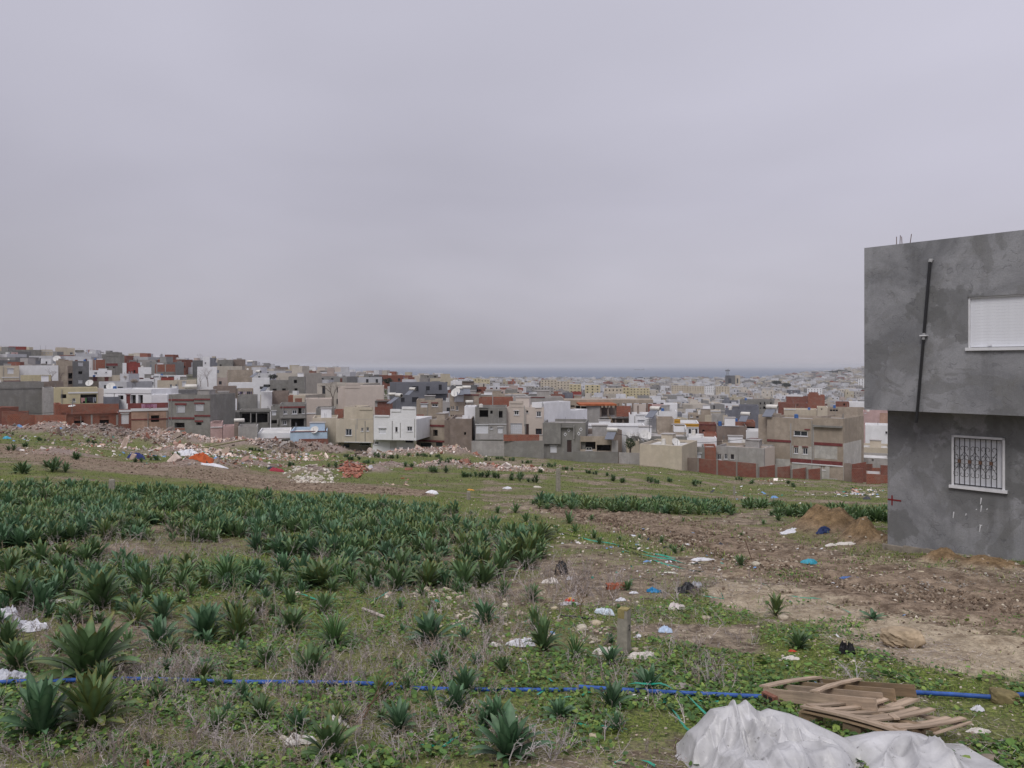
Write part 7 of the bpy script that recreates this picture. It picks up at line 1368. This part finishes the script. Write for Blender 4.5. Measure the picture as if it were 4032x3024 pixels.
mst.bar(q1 - Vector((5, 0, 2)), q1 + Vector((5, 0, -2)), 1.2, 3); tag(mst.build('lattice_mast', STEEL), 'lattice antenna mast on top of the grey high-rise block', 'mast')
# a cargo ship far out
sx0, sx1 = P(2300 + 620 / 3.16, 0, 12000).x, P(2300 + 752 / 3.16, 0, 12000).x; L_ = sx1 - sx0; st_ = empty('cargo_ship', (sx0, 12000, -66.7)); tag(st_, 'dark cargo ship far out on the grey sea', 'ship'); SH = flat('ship_hull', (.015, .015, .02), .7, .2, .05)
MB().add([(0, 0, 9), (8, 0, 0), (L_ - 6, 0, 0), (L_, 0, 8), (0, 20, 9), (8, 20, 0), (L_ - 6, 20, 0), (L_, 20, 8)], [(0, 1, 2, 3), (7, 6, 5, 4), (0, 3, 7, 4), (0, 4, 5, 1), (3, 2, 6, 7)]).build('hull', SH, st_)
MB().box(L_ - 22, L_ - 6, 2, 18, 8, 20).box(L_ - 16, L_ - 11, 7, 13, 20, 26).build('bridge', flat('ship_paint', (.3, .3, .32), .6, .1, .05), st_); MB().box(30, 33, 8, 11, 8, 16).box(60, 63, 8, 11, 8, 16).build('derrick', SH, st_)

# ------------------------------------------------------------------ things on and around the roofs
def onroof(x, y, fr, D): ox, oy = FR[fr]; return P(ox + x / 3.16, oy + y / 3.16, D)
TANK = flat('white_tank', (.6, .58, .54), .4, .1, 2)
def tank(fr, x, y, D, label, s=1.0, rot=0, col=TANK, panel=True):
    p = onroof(x, y, fr, D); t = empty('solar_heater', p - Vector((0, 0, .35 * s))); t.rotation_euler = (0, 0, rot); t.scale = (s, s, s); tag(t, label, 'water heater', 'solar water heaters on the roofs')
    MB().tube([(-.75, 0, .85), (-.7, 0, .85), (.7, 0, .85), (.75, 0, .85)], [.22, .29, .29, .22], 12, cap=False).build('tank', col, t, smooth=True); MB().add([(-.75, .22 * math.cos(k), .85 + .22 * math.sin(k)) for k in np.linspace(0, 5.24, 6)], [(0, 1, 2, 3), (0, 3, 4, 5)]).build('end_cap', DARK, t)
    MB().bar((-.5, 0, 0), (-.5, 0, .6), .06, .06).build('leg', STEEL, t); MB().bar((.5, 0, 0), (.5, 0, .6), .06, .06).build('leg', STEEL, t)
    if panel: MB().add([(-.6, -.3, .6), (.6, -.3, .6), (.6, -1.7, -.25), (-.6, -1.7, -.25), (-.6, -.3, .52), (.6, -.3, .52), (.6, -1.7, -.33), (-.6, -1.7, -.33)], [(0, 3, 2, 1), (4, 5, 6, 7), (0, 1, 5, 4), (1, 2, 6, 5), (2, 3, 7, 6), (3, 0, 4, 7)]).build('panel', flat('solar_panel', (.12, .13, .16), .3, .1, 2, spec=.6), t)
DISH = flat('white_dish', (.55, .54, .52), .5, .1, 3)
def dish(fr, x, y, D, label, r=.5, az=.6, el=.6):
    p = onroof(x, y, fr, D); t = empty('satellite_dish', p - Vector((0, 0, r * 1.6))); tag(t, label, 'satellite dish', 'satellite dishes on the roofs'); V, f = [(0, 0, 0)], []; n = 12
    for j, q in enumerate((.5, 1)): V += [(q * r * math.cos(k), q * r * math.sin(k), .22 * r * q * q) for k in [2 * math.pi * i / n for i in range(n)]]
    tri = [(0, 1 + i, 1 + (i + 1) % n) for i in range(n)]; qd = [(1 + i, 1 + n + i, 1 + n + (i + 1) % n, 1 + (i + 1) % n) for i in range(n)]; mb = MB().add(V, tri); mb.f.append(np.array(qd)); mb.m.append(np.zeros(n, int))
    M = Matrix.Translation((0, 0, r * 1.6)) @ Matrix.Rotation(az, 4, 'Z') @ Matrix.Rotation(R(90) - el, 4, 'X'); mb.build('reflector', DISH, t, smooth=True, mat=M); MB().bar((0, 0, -.4), (0, 0, r * 1.6), .07, .07).build('mast', STEEL, t); MB().bar(M @ Vector((0, -r * .8, .2)), M @ Vector((0, 0, r * .9)), .04, .04).build('arm', STEEL, t)
tank('B', 480, 688, 136, 'white solar tank with a black end on the grey two-storey house', 1.35, .3, panel=False); tank('B', 1080, 1100, 131, 'white tank with a dark end on the pale concrete cube', 1.1, .4, panel=False)
tank('E', 196, 440, 152, 'left one of two white tanks on the tall tan house', 1.1, .1); tank('E', 275, 430, 152, 'right one of two white tanks on the tall tan house', 1.1, .1); tank('E', 310, 605, 141, 'small white tank on the narrow white house', .9, .1, panel=False); tank('E', 2090, 970, 127, 'round-ended white tank on the low tan house roof', 1.2, -.4)
tank('G', 885, 640, 150, 'black-ended solar heater above the white stepped house', 1.4, -.7); tank('H', 270, 700, 150, 'solar heater above the brick parapet terrace', 1.2, -.6); tank('H', 600, 625, 138, 'solar heater on the corner of the big three-storey house', 1.4, -.7); tank('C', 1330, 600, 160, 'solar heater above the stepped white house', 1.4, -.9); tank('B', 1320, 480, 245, 'solar heater above the long blank white wall', 1.5, -.7)
tank('B', 1380, 680, 176, 'black tank on the small white block', 1.0, .3, flat('black_tank', (.03, .03, .03), .5, .1, 2), False); tank('B', 1425, 655, 176, 'second black tank, set higher on the small white block', 1.0, -.3, flat('black_tank', (.03, .03, .03), .5, .1, 2)); tank('B', 1215, 350, 365, 'lone tank standing on the skyline right of the brown house', 1.8, .2)
tank('C', 1500, 510, 200, 'white tank beside a leaning panel below the ochre house', 1.3, -.6); tank('C', 1245, 575, 170, 'small white tank left of the black-ended solar heater', 1.1, .2, panel=False)
dish('A', 1115, 597, 200, 'large white dish above the pale yellow house', .95, .1); dish('A', 708, 295, 262, 'large white dish on the tan block of the left slope', 1.2, .3); dish('E', 145, 462, 151, 'white dish at the left edge of the tall tan house roof', 1.0, -.5); dish('G', 690, 955, 130, 'thin edge-on dish left of the biggest dish', 1.0, 1.2); dish('G', 760, 933, 130, 'biggest white dish on the flat grey roof', 1.0, .3)
dish('G', 1138, 1018, 127, 'small dish with a red centre at the edge of the cream wall', .75, .4); dish('G', 630, 935, 134, 'edge-on dish furthest back on the flat grey roof', .8, 1.3); dish('B', 960, 930, 146, 'white dish on the grey garage roof', 1.1, 0); dish('B', 2020, 1180, 131, 'white dish on the light-blue parapet house', .7, -.2); dish('A', 895, 885, 140, 'small dish on the brick roof terrace', .6, 0, 1.3); dish('A', 1380, 640, 180, 'dish pair end behind the white single-storey house', 1.0, .2); dish('G', 550, 925, 133, 'square-ish grey dish near the low tan house', .6, .7)
def mastp(fr, x, y0, y1, D, label, n=3):
    a, b_ = onroof(x, y1, fr, D), onroof(x, y0, fr, D); t = MB().bar(a, b_, .09, .09); 
    for i in range(n): z_ = b_ - Vector((0, 0, .25 + .3 * i)); t.bar(z_ - Vector((.5 - .1 * i, 0, 0)), z_ + Vector((.5 - .1 * i, 0, 0)), .05, .05)
    tag(t.build('antenna_mast', STEEL), label, 'antenna', 'antenna masts on the roofs')
mastp('G', 812, 715, 1010, 132, 'tall thin antenna mast rising before the white stepped house'); mastp('A', 903, 795, 880, 140, 'antenna on the brick roof terrace'); mastp('B', 830, 1065, 1190, 131, 'thin mast by the low white roofs') if False else None; mastp('A', 1255, 185, 245, 400, 'mast on the left skyline', 0); mastp('G', 1118, 890, 1010, 137, 'thin pole beside the tan lower block', 0); mastp('A', 502, 125, 185, 432, 'thick chimney pole at the left skyline', 0); mastp('A', 568, 128, 185, 436, 'second chimney pole at the left skyline', 0)
wr = MB(); 
for a, b_, sag in ((onroof(300, 888, 'G', 128), onroof(2060, 968, 'G', 133), 1.2), (onroof(0, 888, 'A', 150), onroof(680, 960, 'A', 142), .6)):
    pts_ = [a.lerp(b_, k / 14) - Vector((0, 0, sag * math.sin(math.pi * k / 14))) for k in range(15)]; w_ = MB().tube(pts_, .035, 4, cap=False).build('overhead_wire', flat('black_cable', (.02, .02, .02), .6, .1, 1)); tag(w_, 'black wire strung over the flat roofs' if a.x > 0 else 'black wire in front of the large blank grey wall', 'wire')
def laundry(fr, x0, x1, y0, y1, D, cols, label):
    n = max(3, int((x1 - x0) / 22)); t = empty('laundry_line', onroof(x0, y0, fr, D)); tag(t, label, 'laundry', 'laundry hung on the terraces'); o = onroof(x0, y0, fr, D); e = onroof(x1, y1, fr, D); L = e.x - o.x; hh_ = o.z - e.z
    MB().bar((0, 0, 0), (L, 0, 0), .03, .03).build('line', STEEL, t)
    for i in range(n):
        w = L / n * random.uniform(.6, .95); x_ = L * i / n; h = hh_ * random.uniform(.55, 1); k = 5; V = [(x_ + w * a / k, -.06 * math.sin(a * 2.1 + c_ * 2), -h * c_ / 3 * (1 + .1 * math.sin(a * 3))) for c_ in range(4) for a in range(k + 1)]
        MB().add(V, [(r_ * (k + 1) + a, r_ * (k + 1) + a + 1, (r_ + 1) * (k + 1) + a + 1, (r_ + 1) * (k + 1) + a) for r_ in range(3) for a in range(k)]).build('garment', flat('cloth', random.choice(cols), .9, .2, 3), t)
laundry('A', 1760, 1955, 855, 918, 137.6, [(.45, .22, .36), (.5, .3, .42)], 'pink patterned blankets hung over the maroon terrace'); laundry('A', 1090, 1200, 772, 845, 165.2, [(.05, .05, .07), (.3, .32, .36)], 'dark and grey washing in the loggia of the yellow house'); laundry('A', 1010, 1085, 778, 848, 165.2, [(.12, .3, .12), (.5, .3, .3)], 'green cloth and washing at the left end of the loggia'); laundry('B', 722, 850, 905, 962, 147.5, [(.12, .03, .04), (.05, .05, .09), (.3, .3, .33)], 'dark and maroon washing below the small cream house'); laundry('B', 1065, 1245, 700, 748, 183.5, [(.03, .03, .06), (.4, .35, .38), (.12, .1, .16)], 'dark washing on the tan roof terrace')

# ------------------------------------------------------------------ trees
def tree(name, p, h, label, col=(.12, .09, .075), spread_=.55, lv=5, seed=1, trunk_r=.03, fol=None, cat='tree', nb=3):
    r = random.Random(seed); t = empty(name, p); tag(t, label, cat, 'trees between the houses'); A0, A1, R0, R1 = [], [], [], []; tips = []
    def grow(q, d, L, w, k):
        for i in range(2):
            e = q + d * (L / 2); A0.append(tuple(q)); A1.append(tuple(e)); R0.append(w); R1.append(w * .82); w *= .82; q = e; d = (d + Vector((r.gauss(0, .1), r.gauss(0, .1), .04))).normalized()
        if k == 0: tips.append(q); return
        for _ in range(nb if k > 1 else nb + 1):
            a = r.uniform(0, 6.3); v = (d + Vector((math.cos(a), math.sin(a), r.uniform(-.1, .3))) * r.uniform(spread_ * .6, spread_ * 1.3)).normalized(); grow(q, v, L * r.uniform(.6, .85), w * .68, k - 1)
    grow(Vector((0, 0, 0)), Vector((0, 0, 1)), h * .27, h * trunk_r, lv); n = int(len(A0) * .06) + 3; tr = np.array(R0) > h * trunk_r * .3
    for nm, k in (('trunk', tr), ('crown', ~tr)):
        mb = MB(); prisms(mb, np.array(A0)[k], np.array(A1)[k], np.array(R0)[k], np.array(R1)[k], np.array([col] * int(k.sum()))); o = mb.build(nm, DRY, t)
    if fol:
        mb = MB(); m = len(tips) * 5; c_ = np.repeat(np.array([tuple(q) for q in tips]), 5, 0) + RNG.normal(0, h * .035, (m, 3)); scatter(mb, [(-.5, 0, 0), (0, -.4, .1), (.5, 0, 0), (0, .4, .1)], [(0, 1, 2, 3)], c_, rotm(RNG.uniform(-1.5, 1.5, m), RNG.uniform(-1.5, 1.5, m), RNG.uniform(0, 6, m)), np.full((m, 1), h * .05), np.array(fol)[None] * RNG.uniform(.6, 1.4, (m, 1))); mb.build('foliage', LEAF, t)
    return t
def tp(fr, x, yb, D): q = onroof(x, yb, fr, D); q.z = min(q.z, float(gz0(q.x, q.y)) + .2) if q.z - float(gz0(q.x, q.y)) < 3 else q.z; return q
tree('bare_tree', onroof(508, 710, 'C', 180), 7.2, 'dark leafless tree between the blank cream wall and the towering cream block', (.09, .07, .06), .6, 5, 3); tree('bare_tree', onroof(690, 640, 'B', 222), 7, 'pale leafless tree spreading before the white wall', (.33, .29, .28), .62, 5, 5); tree('bare_tree', onroof(600, 640, 'B', 226), 4.6, 'smaller pale leafless tree at the foot of the larger', (.28, .24, .22), .7, 5, 6)
tree('bare_tree', onroof(590, 345, 'B', 420), 6, 'grey leafless tree rounded against the sky beside the white tower house', (.2, .17, .17), .6, 5, 8); tree('bare_tree', onroof(640, 585, 'A', 226), 5, 'brownish leafless tree on the left slope by the tower house', (.17, .13, .12), .7, 5, 9); tree('bare_tree', onroof(760, 600, 'A', 224), 4.6, 'second brownish leafless tree, close to the tower house', (.15, .12, .11), .7, 5, 10)
tree('bare_tree', onroof(540, 580, 'A', 229), 3, 'low leafless shrub-like tree over the yellowish wall', (.2, .16, .14), .8, 4, 11); tree('blossom_tree', onroof(1550, 680, 'A', 225), 5, 'tree with sparse pale blossom before the cream house', (.16, .12, .1), .7, 4, 12, fol=(.42, .36, .30)); tree('blossom_tree', onroof(1680, 690, 'A', 224), 4, 'smaller blossoming tree beside the pale blue-white house', (.16, .12, .1), .7, 4, 13, fol=(.40, .34, .29)); tree('bare_tree', onroof(760, 340, 'B', 430), 3.5, 'faint leafless tree right of the white tower house', (.22, .19, .19), .6, 4, 14)
def conifer(name, p, h, label, tiers, w, col, seed=1):
    t = empty(name, p); tag(t, label, 'tree', 'trees between the houses'); MB().tube([(0, 0, 0), (0, 0, h)], [h * .015, h * .004], 5, cap=False).build('trunk', flat('bark', (.08, .06, .05), .9, .3, 2), t); mb = MB()
    for i in range(tiers):
        f = i / tiers; z_ = h * (.12 + .86 * f); rr = w * (1 - f) ** .8 + .1; n = 12
        for k in range(n):
            a = 2 * math.pi * k / n + i; c_ = np.array([[(math.cos(a) * rr * q, math.sin(a) * rr * q, z_ + rr * .12 * q * q)] for q in np.linspace(.15, 1, 5)]).reshape(-1, 3); m = len(c_) * 3
            c_ = np.repeat(c_, 3, 0) + RNG.normal(0, w * .02, (m, 3)); scatter(mb, [(-.5, 0, 0), (0, -.3, .1), (.5, 0, 0), (0, .3, .1)], [(0, 1, 2, 3)], c_, rotm(RNG.uniform(-.6, .6, m), RNG.uniform(-.6, .6, m), RNG.uniform(0, 6, m)), np.full((m, 1), w * .22), np.array(col)[None] * RNG.uniform(.6, 1.4, (m, 1)))
    mb.build('crown', LEAF, t)
conifer('araucaria_tree', onroof(2010, 372, 'A', 385), 5.9, 'tiered araucaria pine standing against the sky on the left', 8, 1.7, (.035, .05, .035)); conifer('cypress_tree', onroof(1708, 375, 'A', 330), 2.9, 'dark narrow cypress above the dark red house', 22, .42, (.02, .028, .02)); conifer('cypress_tree', onroof(1800, 360, 'A', 350), 1.9, 'small cypress to the right of the narrow one', 16, .3, (.02, .028, .02)); conifer('cypress_tree', onroof(1828, 360, 'A', 350), 1.8, 'smallest cypress next to the white roofs of the skyline', 16, .3, (.02, .028, .02))
def dtree(fr, x, yb, D, w, h, label, col=(.03, .042, .028), n=500):
    p = onroof(x, yb, fr, D); t = empty('broadleaf_tree', p); tag(t, label, 'tree', 'trees between the houses'); MB().tube([(0, 0, -1), (0, 0, h * .5)], [.2, .12], 5, cap=False).build('trunk', flat('bark', (.08, .06, .05), .9, .3, 2), t)
    u = RNG.normal(size=(n, 3)); u /= np.linalg.norm(u, axis=1, keepdims=True); u *= RNG.uniform(.4, 1, (n, 1)) ** .5 * (1 + .25 * np.sin(u[:, :1] * 6 + u[:, 1:2] * 5)); c_ = u * np.array([w / 2, w / 2, h * .36]) + np.array([0, 0, h * .62])
    mb = MB(); scatter(mb, [(-.5, 0, 0), (0, -.35, .1), (.5, 0, 0), (0, .35, .1)], [(0, 1, 2, 3)], c_, rotm(RNG.uniform(-1.5, 1.5, n), RNG.uniform(-1.5, 1.5, n), RNG.uniform(0, 6, n)), np.full((n, 1), w * .12), np.array(col)[None] * RNG.uniform(.55, 1.6, (n, 1))); mb.build('crown', LEAF, t)
dtree('C', 1195, 430, 310, 3.6, 2.6, 'dark tree on the rocky slope behind the towering cream block'); dtree('G', 575, 1138, 126.0, 1.7, 2.2, 'dark evergreen shrub rising behind the pale garden wall', (.035, .05, .022)); dtree('B', 1500, 560, 240, 2.6, 1.8, 'dark shrub beside the grey low wing', (.04, .045, .035)); dtree('C', 720, 420, 320, 4, 2.2, 'brown-green tree left of the pale cream house', (.06, .055, .045))
dtree('G', 700, 250, 2900, 32, 12, 'dark tree clump by the shore, left of the domed block', (.03, .035, .03)); dtree('G', 820, 262, 2800, 26, 12, 'second dark tree clump by the shore', (.03, .035, .03)); dtree('G', 745, 245, 3000, 16, 9, 'small dark tree by the shore', (.03, .035, .03)); dtree('H', 780, 340, 1300, 14, 8, 'dark trees in the far right quarter', (.03, .04, .03)); dtree('H', 660, 305, 1600, 18, 9, 'dark trees behind the far right quarter', (.03, .04, .03)); dtree('H', 1340, 172, 3300, 40, 14, 'wood on the crest of the far headland slope', (.035, .045, .035)); dtree('H', 1470, 165, 3300, 60, 14, 'right part of the wood on the far crest', (.035, .045, .035))
rk = MB(); q = [onroof(random.uniform(1135, 1310), random.uniform(440, 560), 'C', 0.001) for _ in range(1)]; xs_ = RNG.uniform(1140, 1330, 260); ys_ = RNG.uniform(445, 590, 260); q = np.array([((1150 + a / 3.16 - CX) / F * d, d) for a, b_, d in [(a, b_, hit0(1150 + a / 3.16, 1380 + b_ / 3.16)) for a, b_ in zip(xs_, ys_)]]); n = 260
scatter(rk, ico, icf, np.stack([q[:, 0], q[:, 1], gz(q[:, 0], q[:, 1]) + .2], 1), rotm(RNG.uniform(0, 3, n), RNG.uniform(0, 3, n), RNG.uniform(0, 6, n)), RNG.uniform(.3, 1.0, (n, 1)) * np.array([[1, 1, .7]]), pal(n, [(.3, .28, .25), (.06, .075, .035), (.2, .19, .16)]), .2)
tag(rk.build('rocky_slope', STONE), 'stones and low scrub on the small open slope', kind='stuff')
# ------------------------------------------------------------------ the rest of the town, house by house, to the shore
TOWN = []; rt = random.Random(21); D = 172.0; uo = 0
while D < 5000:
    step = 15 + D * .012 if D < 900 else 24 + (D - 900) * .022; x = -.72 * D
    while x < .60 * D:
        w = rt.uniform(8, 15) * (1 if D < 900 else 1 + (D - 900) / 2600); gap = rt.choice((0, 0, 0, .3, .6, 4, 7)) * (1 if D < 900 else 2.4); xx = x + w / 2; x += w + gap
        dd = D + rt.uniform(-step * .4, step * .4); px = CX + F * xx / dd; z = float(gz0(xx, dd))
        if z < -65.5 or px < -150 or px > 4200 or (px > 3530 and dd < 900): continue
        if px < 1250 and dd > 700: continue
        if px < 1700 and dd > 1100: continue
        if 1470 < px < 1570 and 215 < dd < 300: continue
        if rt.random() < .10: continue
        h = rt.choice((3.4, 3.6, 6.4, 6.8, 6.8, 9.5)) if dd < 900 else rt.choice((4, 6.5, 7, 7, 10, 12, 13)) * (1 + (dd - 900) / 9000)
        top = HY - F * (z + h) / dd
        near_clip = [s for s in FIRST if s[0] - 4 < px + F * w / 2 / dd and s[1] + 4 > px - F * w / 2 / dd and abs(s[2] - dd) < 14]
        if near_clip: continue
        if dd < 600:                                     # keep the skyline and the named houses clear
            lim = np.interp(px, [0, 250, 520, 800, 1000, 1100, 1300, 1400, 1700, 1900, 2100, 2400, 2700, 3100, 3400], [1378, 1385, 1405, 1425, 1440, 1452, 1462, 1474, 1482, 1488, 1520, 1540, 1560, 1565, 1560])
            if top < lim:
                h = z * -1 + (HY - lim) / F * dd
                if h < 2.6: continue
        TOWN.append((dd, xx, w, h, z))
    D += step
print('TOWN', len(TOWN))
PALW = [((.52, .52, .545), 38), ((.46, .42, .37), 18), ((.42, .375, .29), 6), ((.24, .235, .23), 20), ((.36, .34, .33), 9), ((.24, .10, .075), 7), ((.40, .33, .30), 3), ((.18, .185, .21), 3)]
cols_, wts = [c for c, _ in PALW], [w for _, w in PALW]
FACADE = vcol('town_facade', .9, .6, .10)
def simple_house(dd, xx, w, h, z, mb, near):
    c = np.array(rt.choices(cols_, wts)[0]) * rt.uniform(.8, 1.1)
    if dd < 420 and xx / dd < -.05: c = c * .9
    a = rt.uniform(-.35, .35); ca, sa = math.cos(a), math.sin(a); dp = rt.uniform(8, 12); M = np.array([(ca, -sa, 0), (sa, ca, 0), (0, 0, 1)]); O = np.array([xx, dd, z - 2])
    def add(v, f, col, m=0): mb.add(np.asarray(v, float) @ M.T + O, f, m, col)
    H = h + 2; p = .25; wv = .5
    def bx(x0, x1, y0, y1, z0, z1, col, rc):
        o = [(x0, y0, z1), (x1, y0, z1), (x1, y1, z1), (x0, y1, z1)]; i = [(x0 + p, y0 + p, z1), (x1 - p, y0 + p, z1), (x1 - p, y1 - p, z1), (x0 + p, y1 - p, z1)]; lo = [(q[0], q[1], z1 - wv) for q in i]; b_ = [(q[0], q[1], z0) for q in o]
        add(b_ + o, [(0, 1, 5, 4), (1, 2, 6, 5), (2, 3, 7, 6), (3, 0, 4, 7)], col); add(o + i, [(k, (k + 1) % 4, 4 + (k + 1) % 4, 4 + k) for k in range(4)], col); add(i + lo, [(k, (k + 1) % 4, 4 + (k + 1) % 4, 4 + k) for k in range(4)], col); add(lo, (0, 1, 2, 3), rc)
    bx(-w / 2, w / 2, 0, dp, 0, H, c, np.array(rt.choice([(.42, .41, .40), (.3, .29, .28), (.55, .54, .53)])))
    if rt.random() < .5: s = w * rt.uniform(.25, .4); x0 = rt.uniform(-w / 2 + .3, w / 2 - s - .3); bx(x0, x0 + s, dp * .3, dp * .7, H - wv, H + 2.2, c * rt.uniform(.85, 1.05), c * .9)
    if rt.random() < .35: s = w * rt.uniform(.3, .45); x0 = -w / 2 if rt.random() < .5 else w / 2 - s; bx(x0 + .1, x0 + s - .1, -1.3, -.01, 2 + (h - 3.2 if h > 4 else 0), 2 + (h - 2.2 if h > 4 else 1), c * .95, c * .8)
    for fl in range(max(1, int(h // 3))):
        n = max(1, int(w / 3.4))
        for k in range(n):
            if rt.random() < .22: continue
            x0 = -w / 2 + w * (k + .5) / n + rt.uniform(-.3, .3); ww, wh = rt.choice(((.55, .65), (.5, .6), (.45, 1.1), (.9, .7))); zc = 2 + fl * 3.1 + 1.6; dk = np.array(rt.choice([(.03, .03, .035)] * 4 + [(.15, .16, .19), (.12, .05, .04), (.5, .5, .52)]))
            add([(x0 - ww, -.03, zc - wh), (x0 + ww, -.03, zc - wh), (x0 + ww, -.03, zc + wh), (x0 - ww, -.03, zc + wh)], (0, 1, 2, 3), dk)
            if near: add([(x0 - ww - .12, -.10, zc - wh - .12), (x0 + ww + .12, -.10, zc - wh - .12), (x0 + ww + .12, -.02, zc - wh), (x0 - ww - .12, -.02, zc - wh)], (0, 1, 2, 3), c * .8)
    if rt.random() < .3: y0 = dp * .5; bx(0, 1.4, y0, y0 + .8, H - wv, H + .9, np.array((.5, .5, .5)), np.array((.3, .3, .3)))
    return c
ind = set(); TOWN.sort(key=lambda q: q[0]); far = MB(); k_ = 0
def cname(c):
    r_, g_, b_ = c
    if r_ > 1.9 * g_: return 'red brick'
    if r_ > 1.28 * g_: return 'pinkish'
    if r_ > 1.2 * b_ : return 'cream'
    if r_ > .42: return 'white'
    return 'grey'
for (dd, xx, w, h, z) in TOWN:
    if k_ < 140 and dd < 640:
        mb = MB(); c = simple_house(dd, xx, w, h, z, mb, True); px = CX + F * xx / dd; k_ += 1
        zone = 'on the left hillside' if px < 1100 else ('in the middle of the town' if px < 2100 else 'among the roofs on the right')
        hs = 'single-storey' if h < 5 else ('two-storey' if h < 8 else 'three-storey')
        o = mb.build('house', FACADE); tag(o, '%s %s flat-roofed house packed %s behind the front rows' % (cname(c), hs, zone), 'house', '%s %s houses %s' % (cname(c), hs, zone))
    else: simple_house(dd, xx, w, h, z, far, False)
tag(far.build('town_houses', FACADE), 'thousands of small pale flat-roofed houses reaching to the sea', kind='stuff')
# greenery between the far houses
tr = MB(); n = 900; d = np.exp(RNG.uniform(math.log(350), math.log(3800), n)); u = RNG.uniform(-.5, .5, n); x = u * d; z = gz0(x, d); k = (z > -64) & ((x / d > -.1) | (d < 100)) & (d > 420); x, d, z = x[k], d[k], z[k]; n = len(x)
kk = 14; C_ = np.repeat(np.stack([x, d, z + 3], 1), kk, 0) + RNG.normal(0, 1, (n * kk, 3)) * np.repeat((1.3 + d / 700), kk)[:, None] * np.array([[1.3, 1, .7]])
scatter(tr, ico, icf, C_, rotm(RNG.uniform(0, 3, n * kk), RNG.uniform(0, 3, n * kk), RNG.uniform(0, 6, n * kk)), np.repeat(.6 + d / 1500, kk)[:, None] * RNG.uniform(.6, 1.2, (n * kk, 1)), pal(n * kk, [(.035, .05, .03), (.05, .06, .035), (.07, .075, .05)]), .25)
tag(tr.build('town_trees', LEAF), 'dark trees dotted through the far town', kind='stuff')
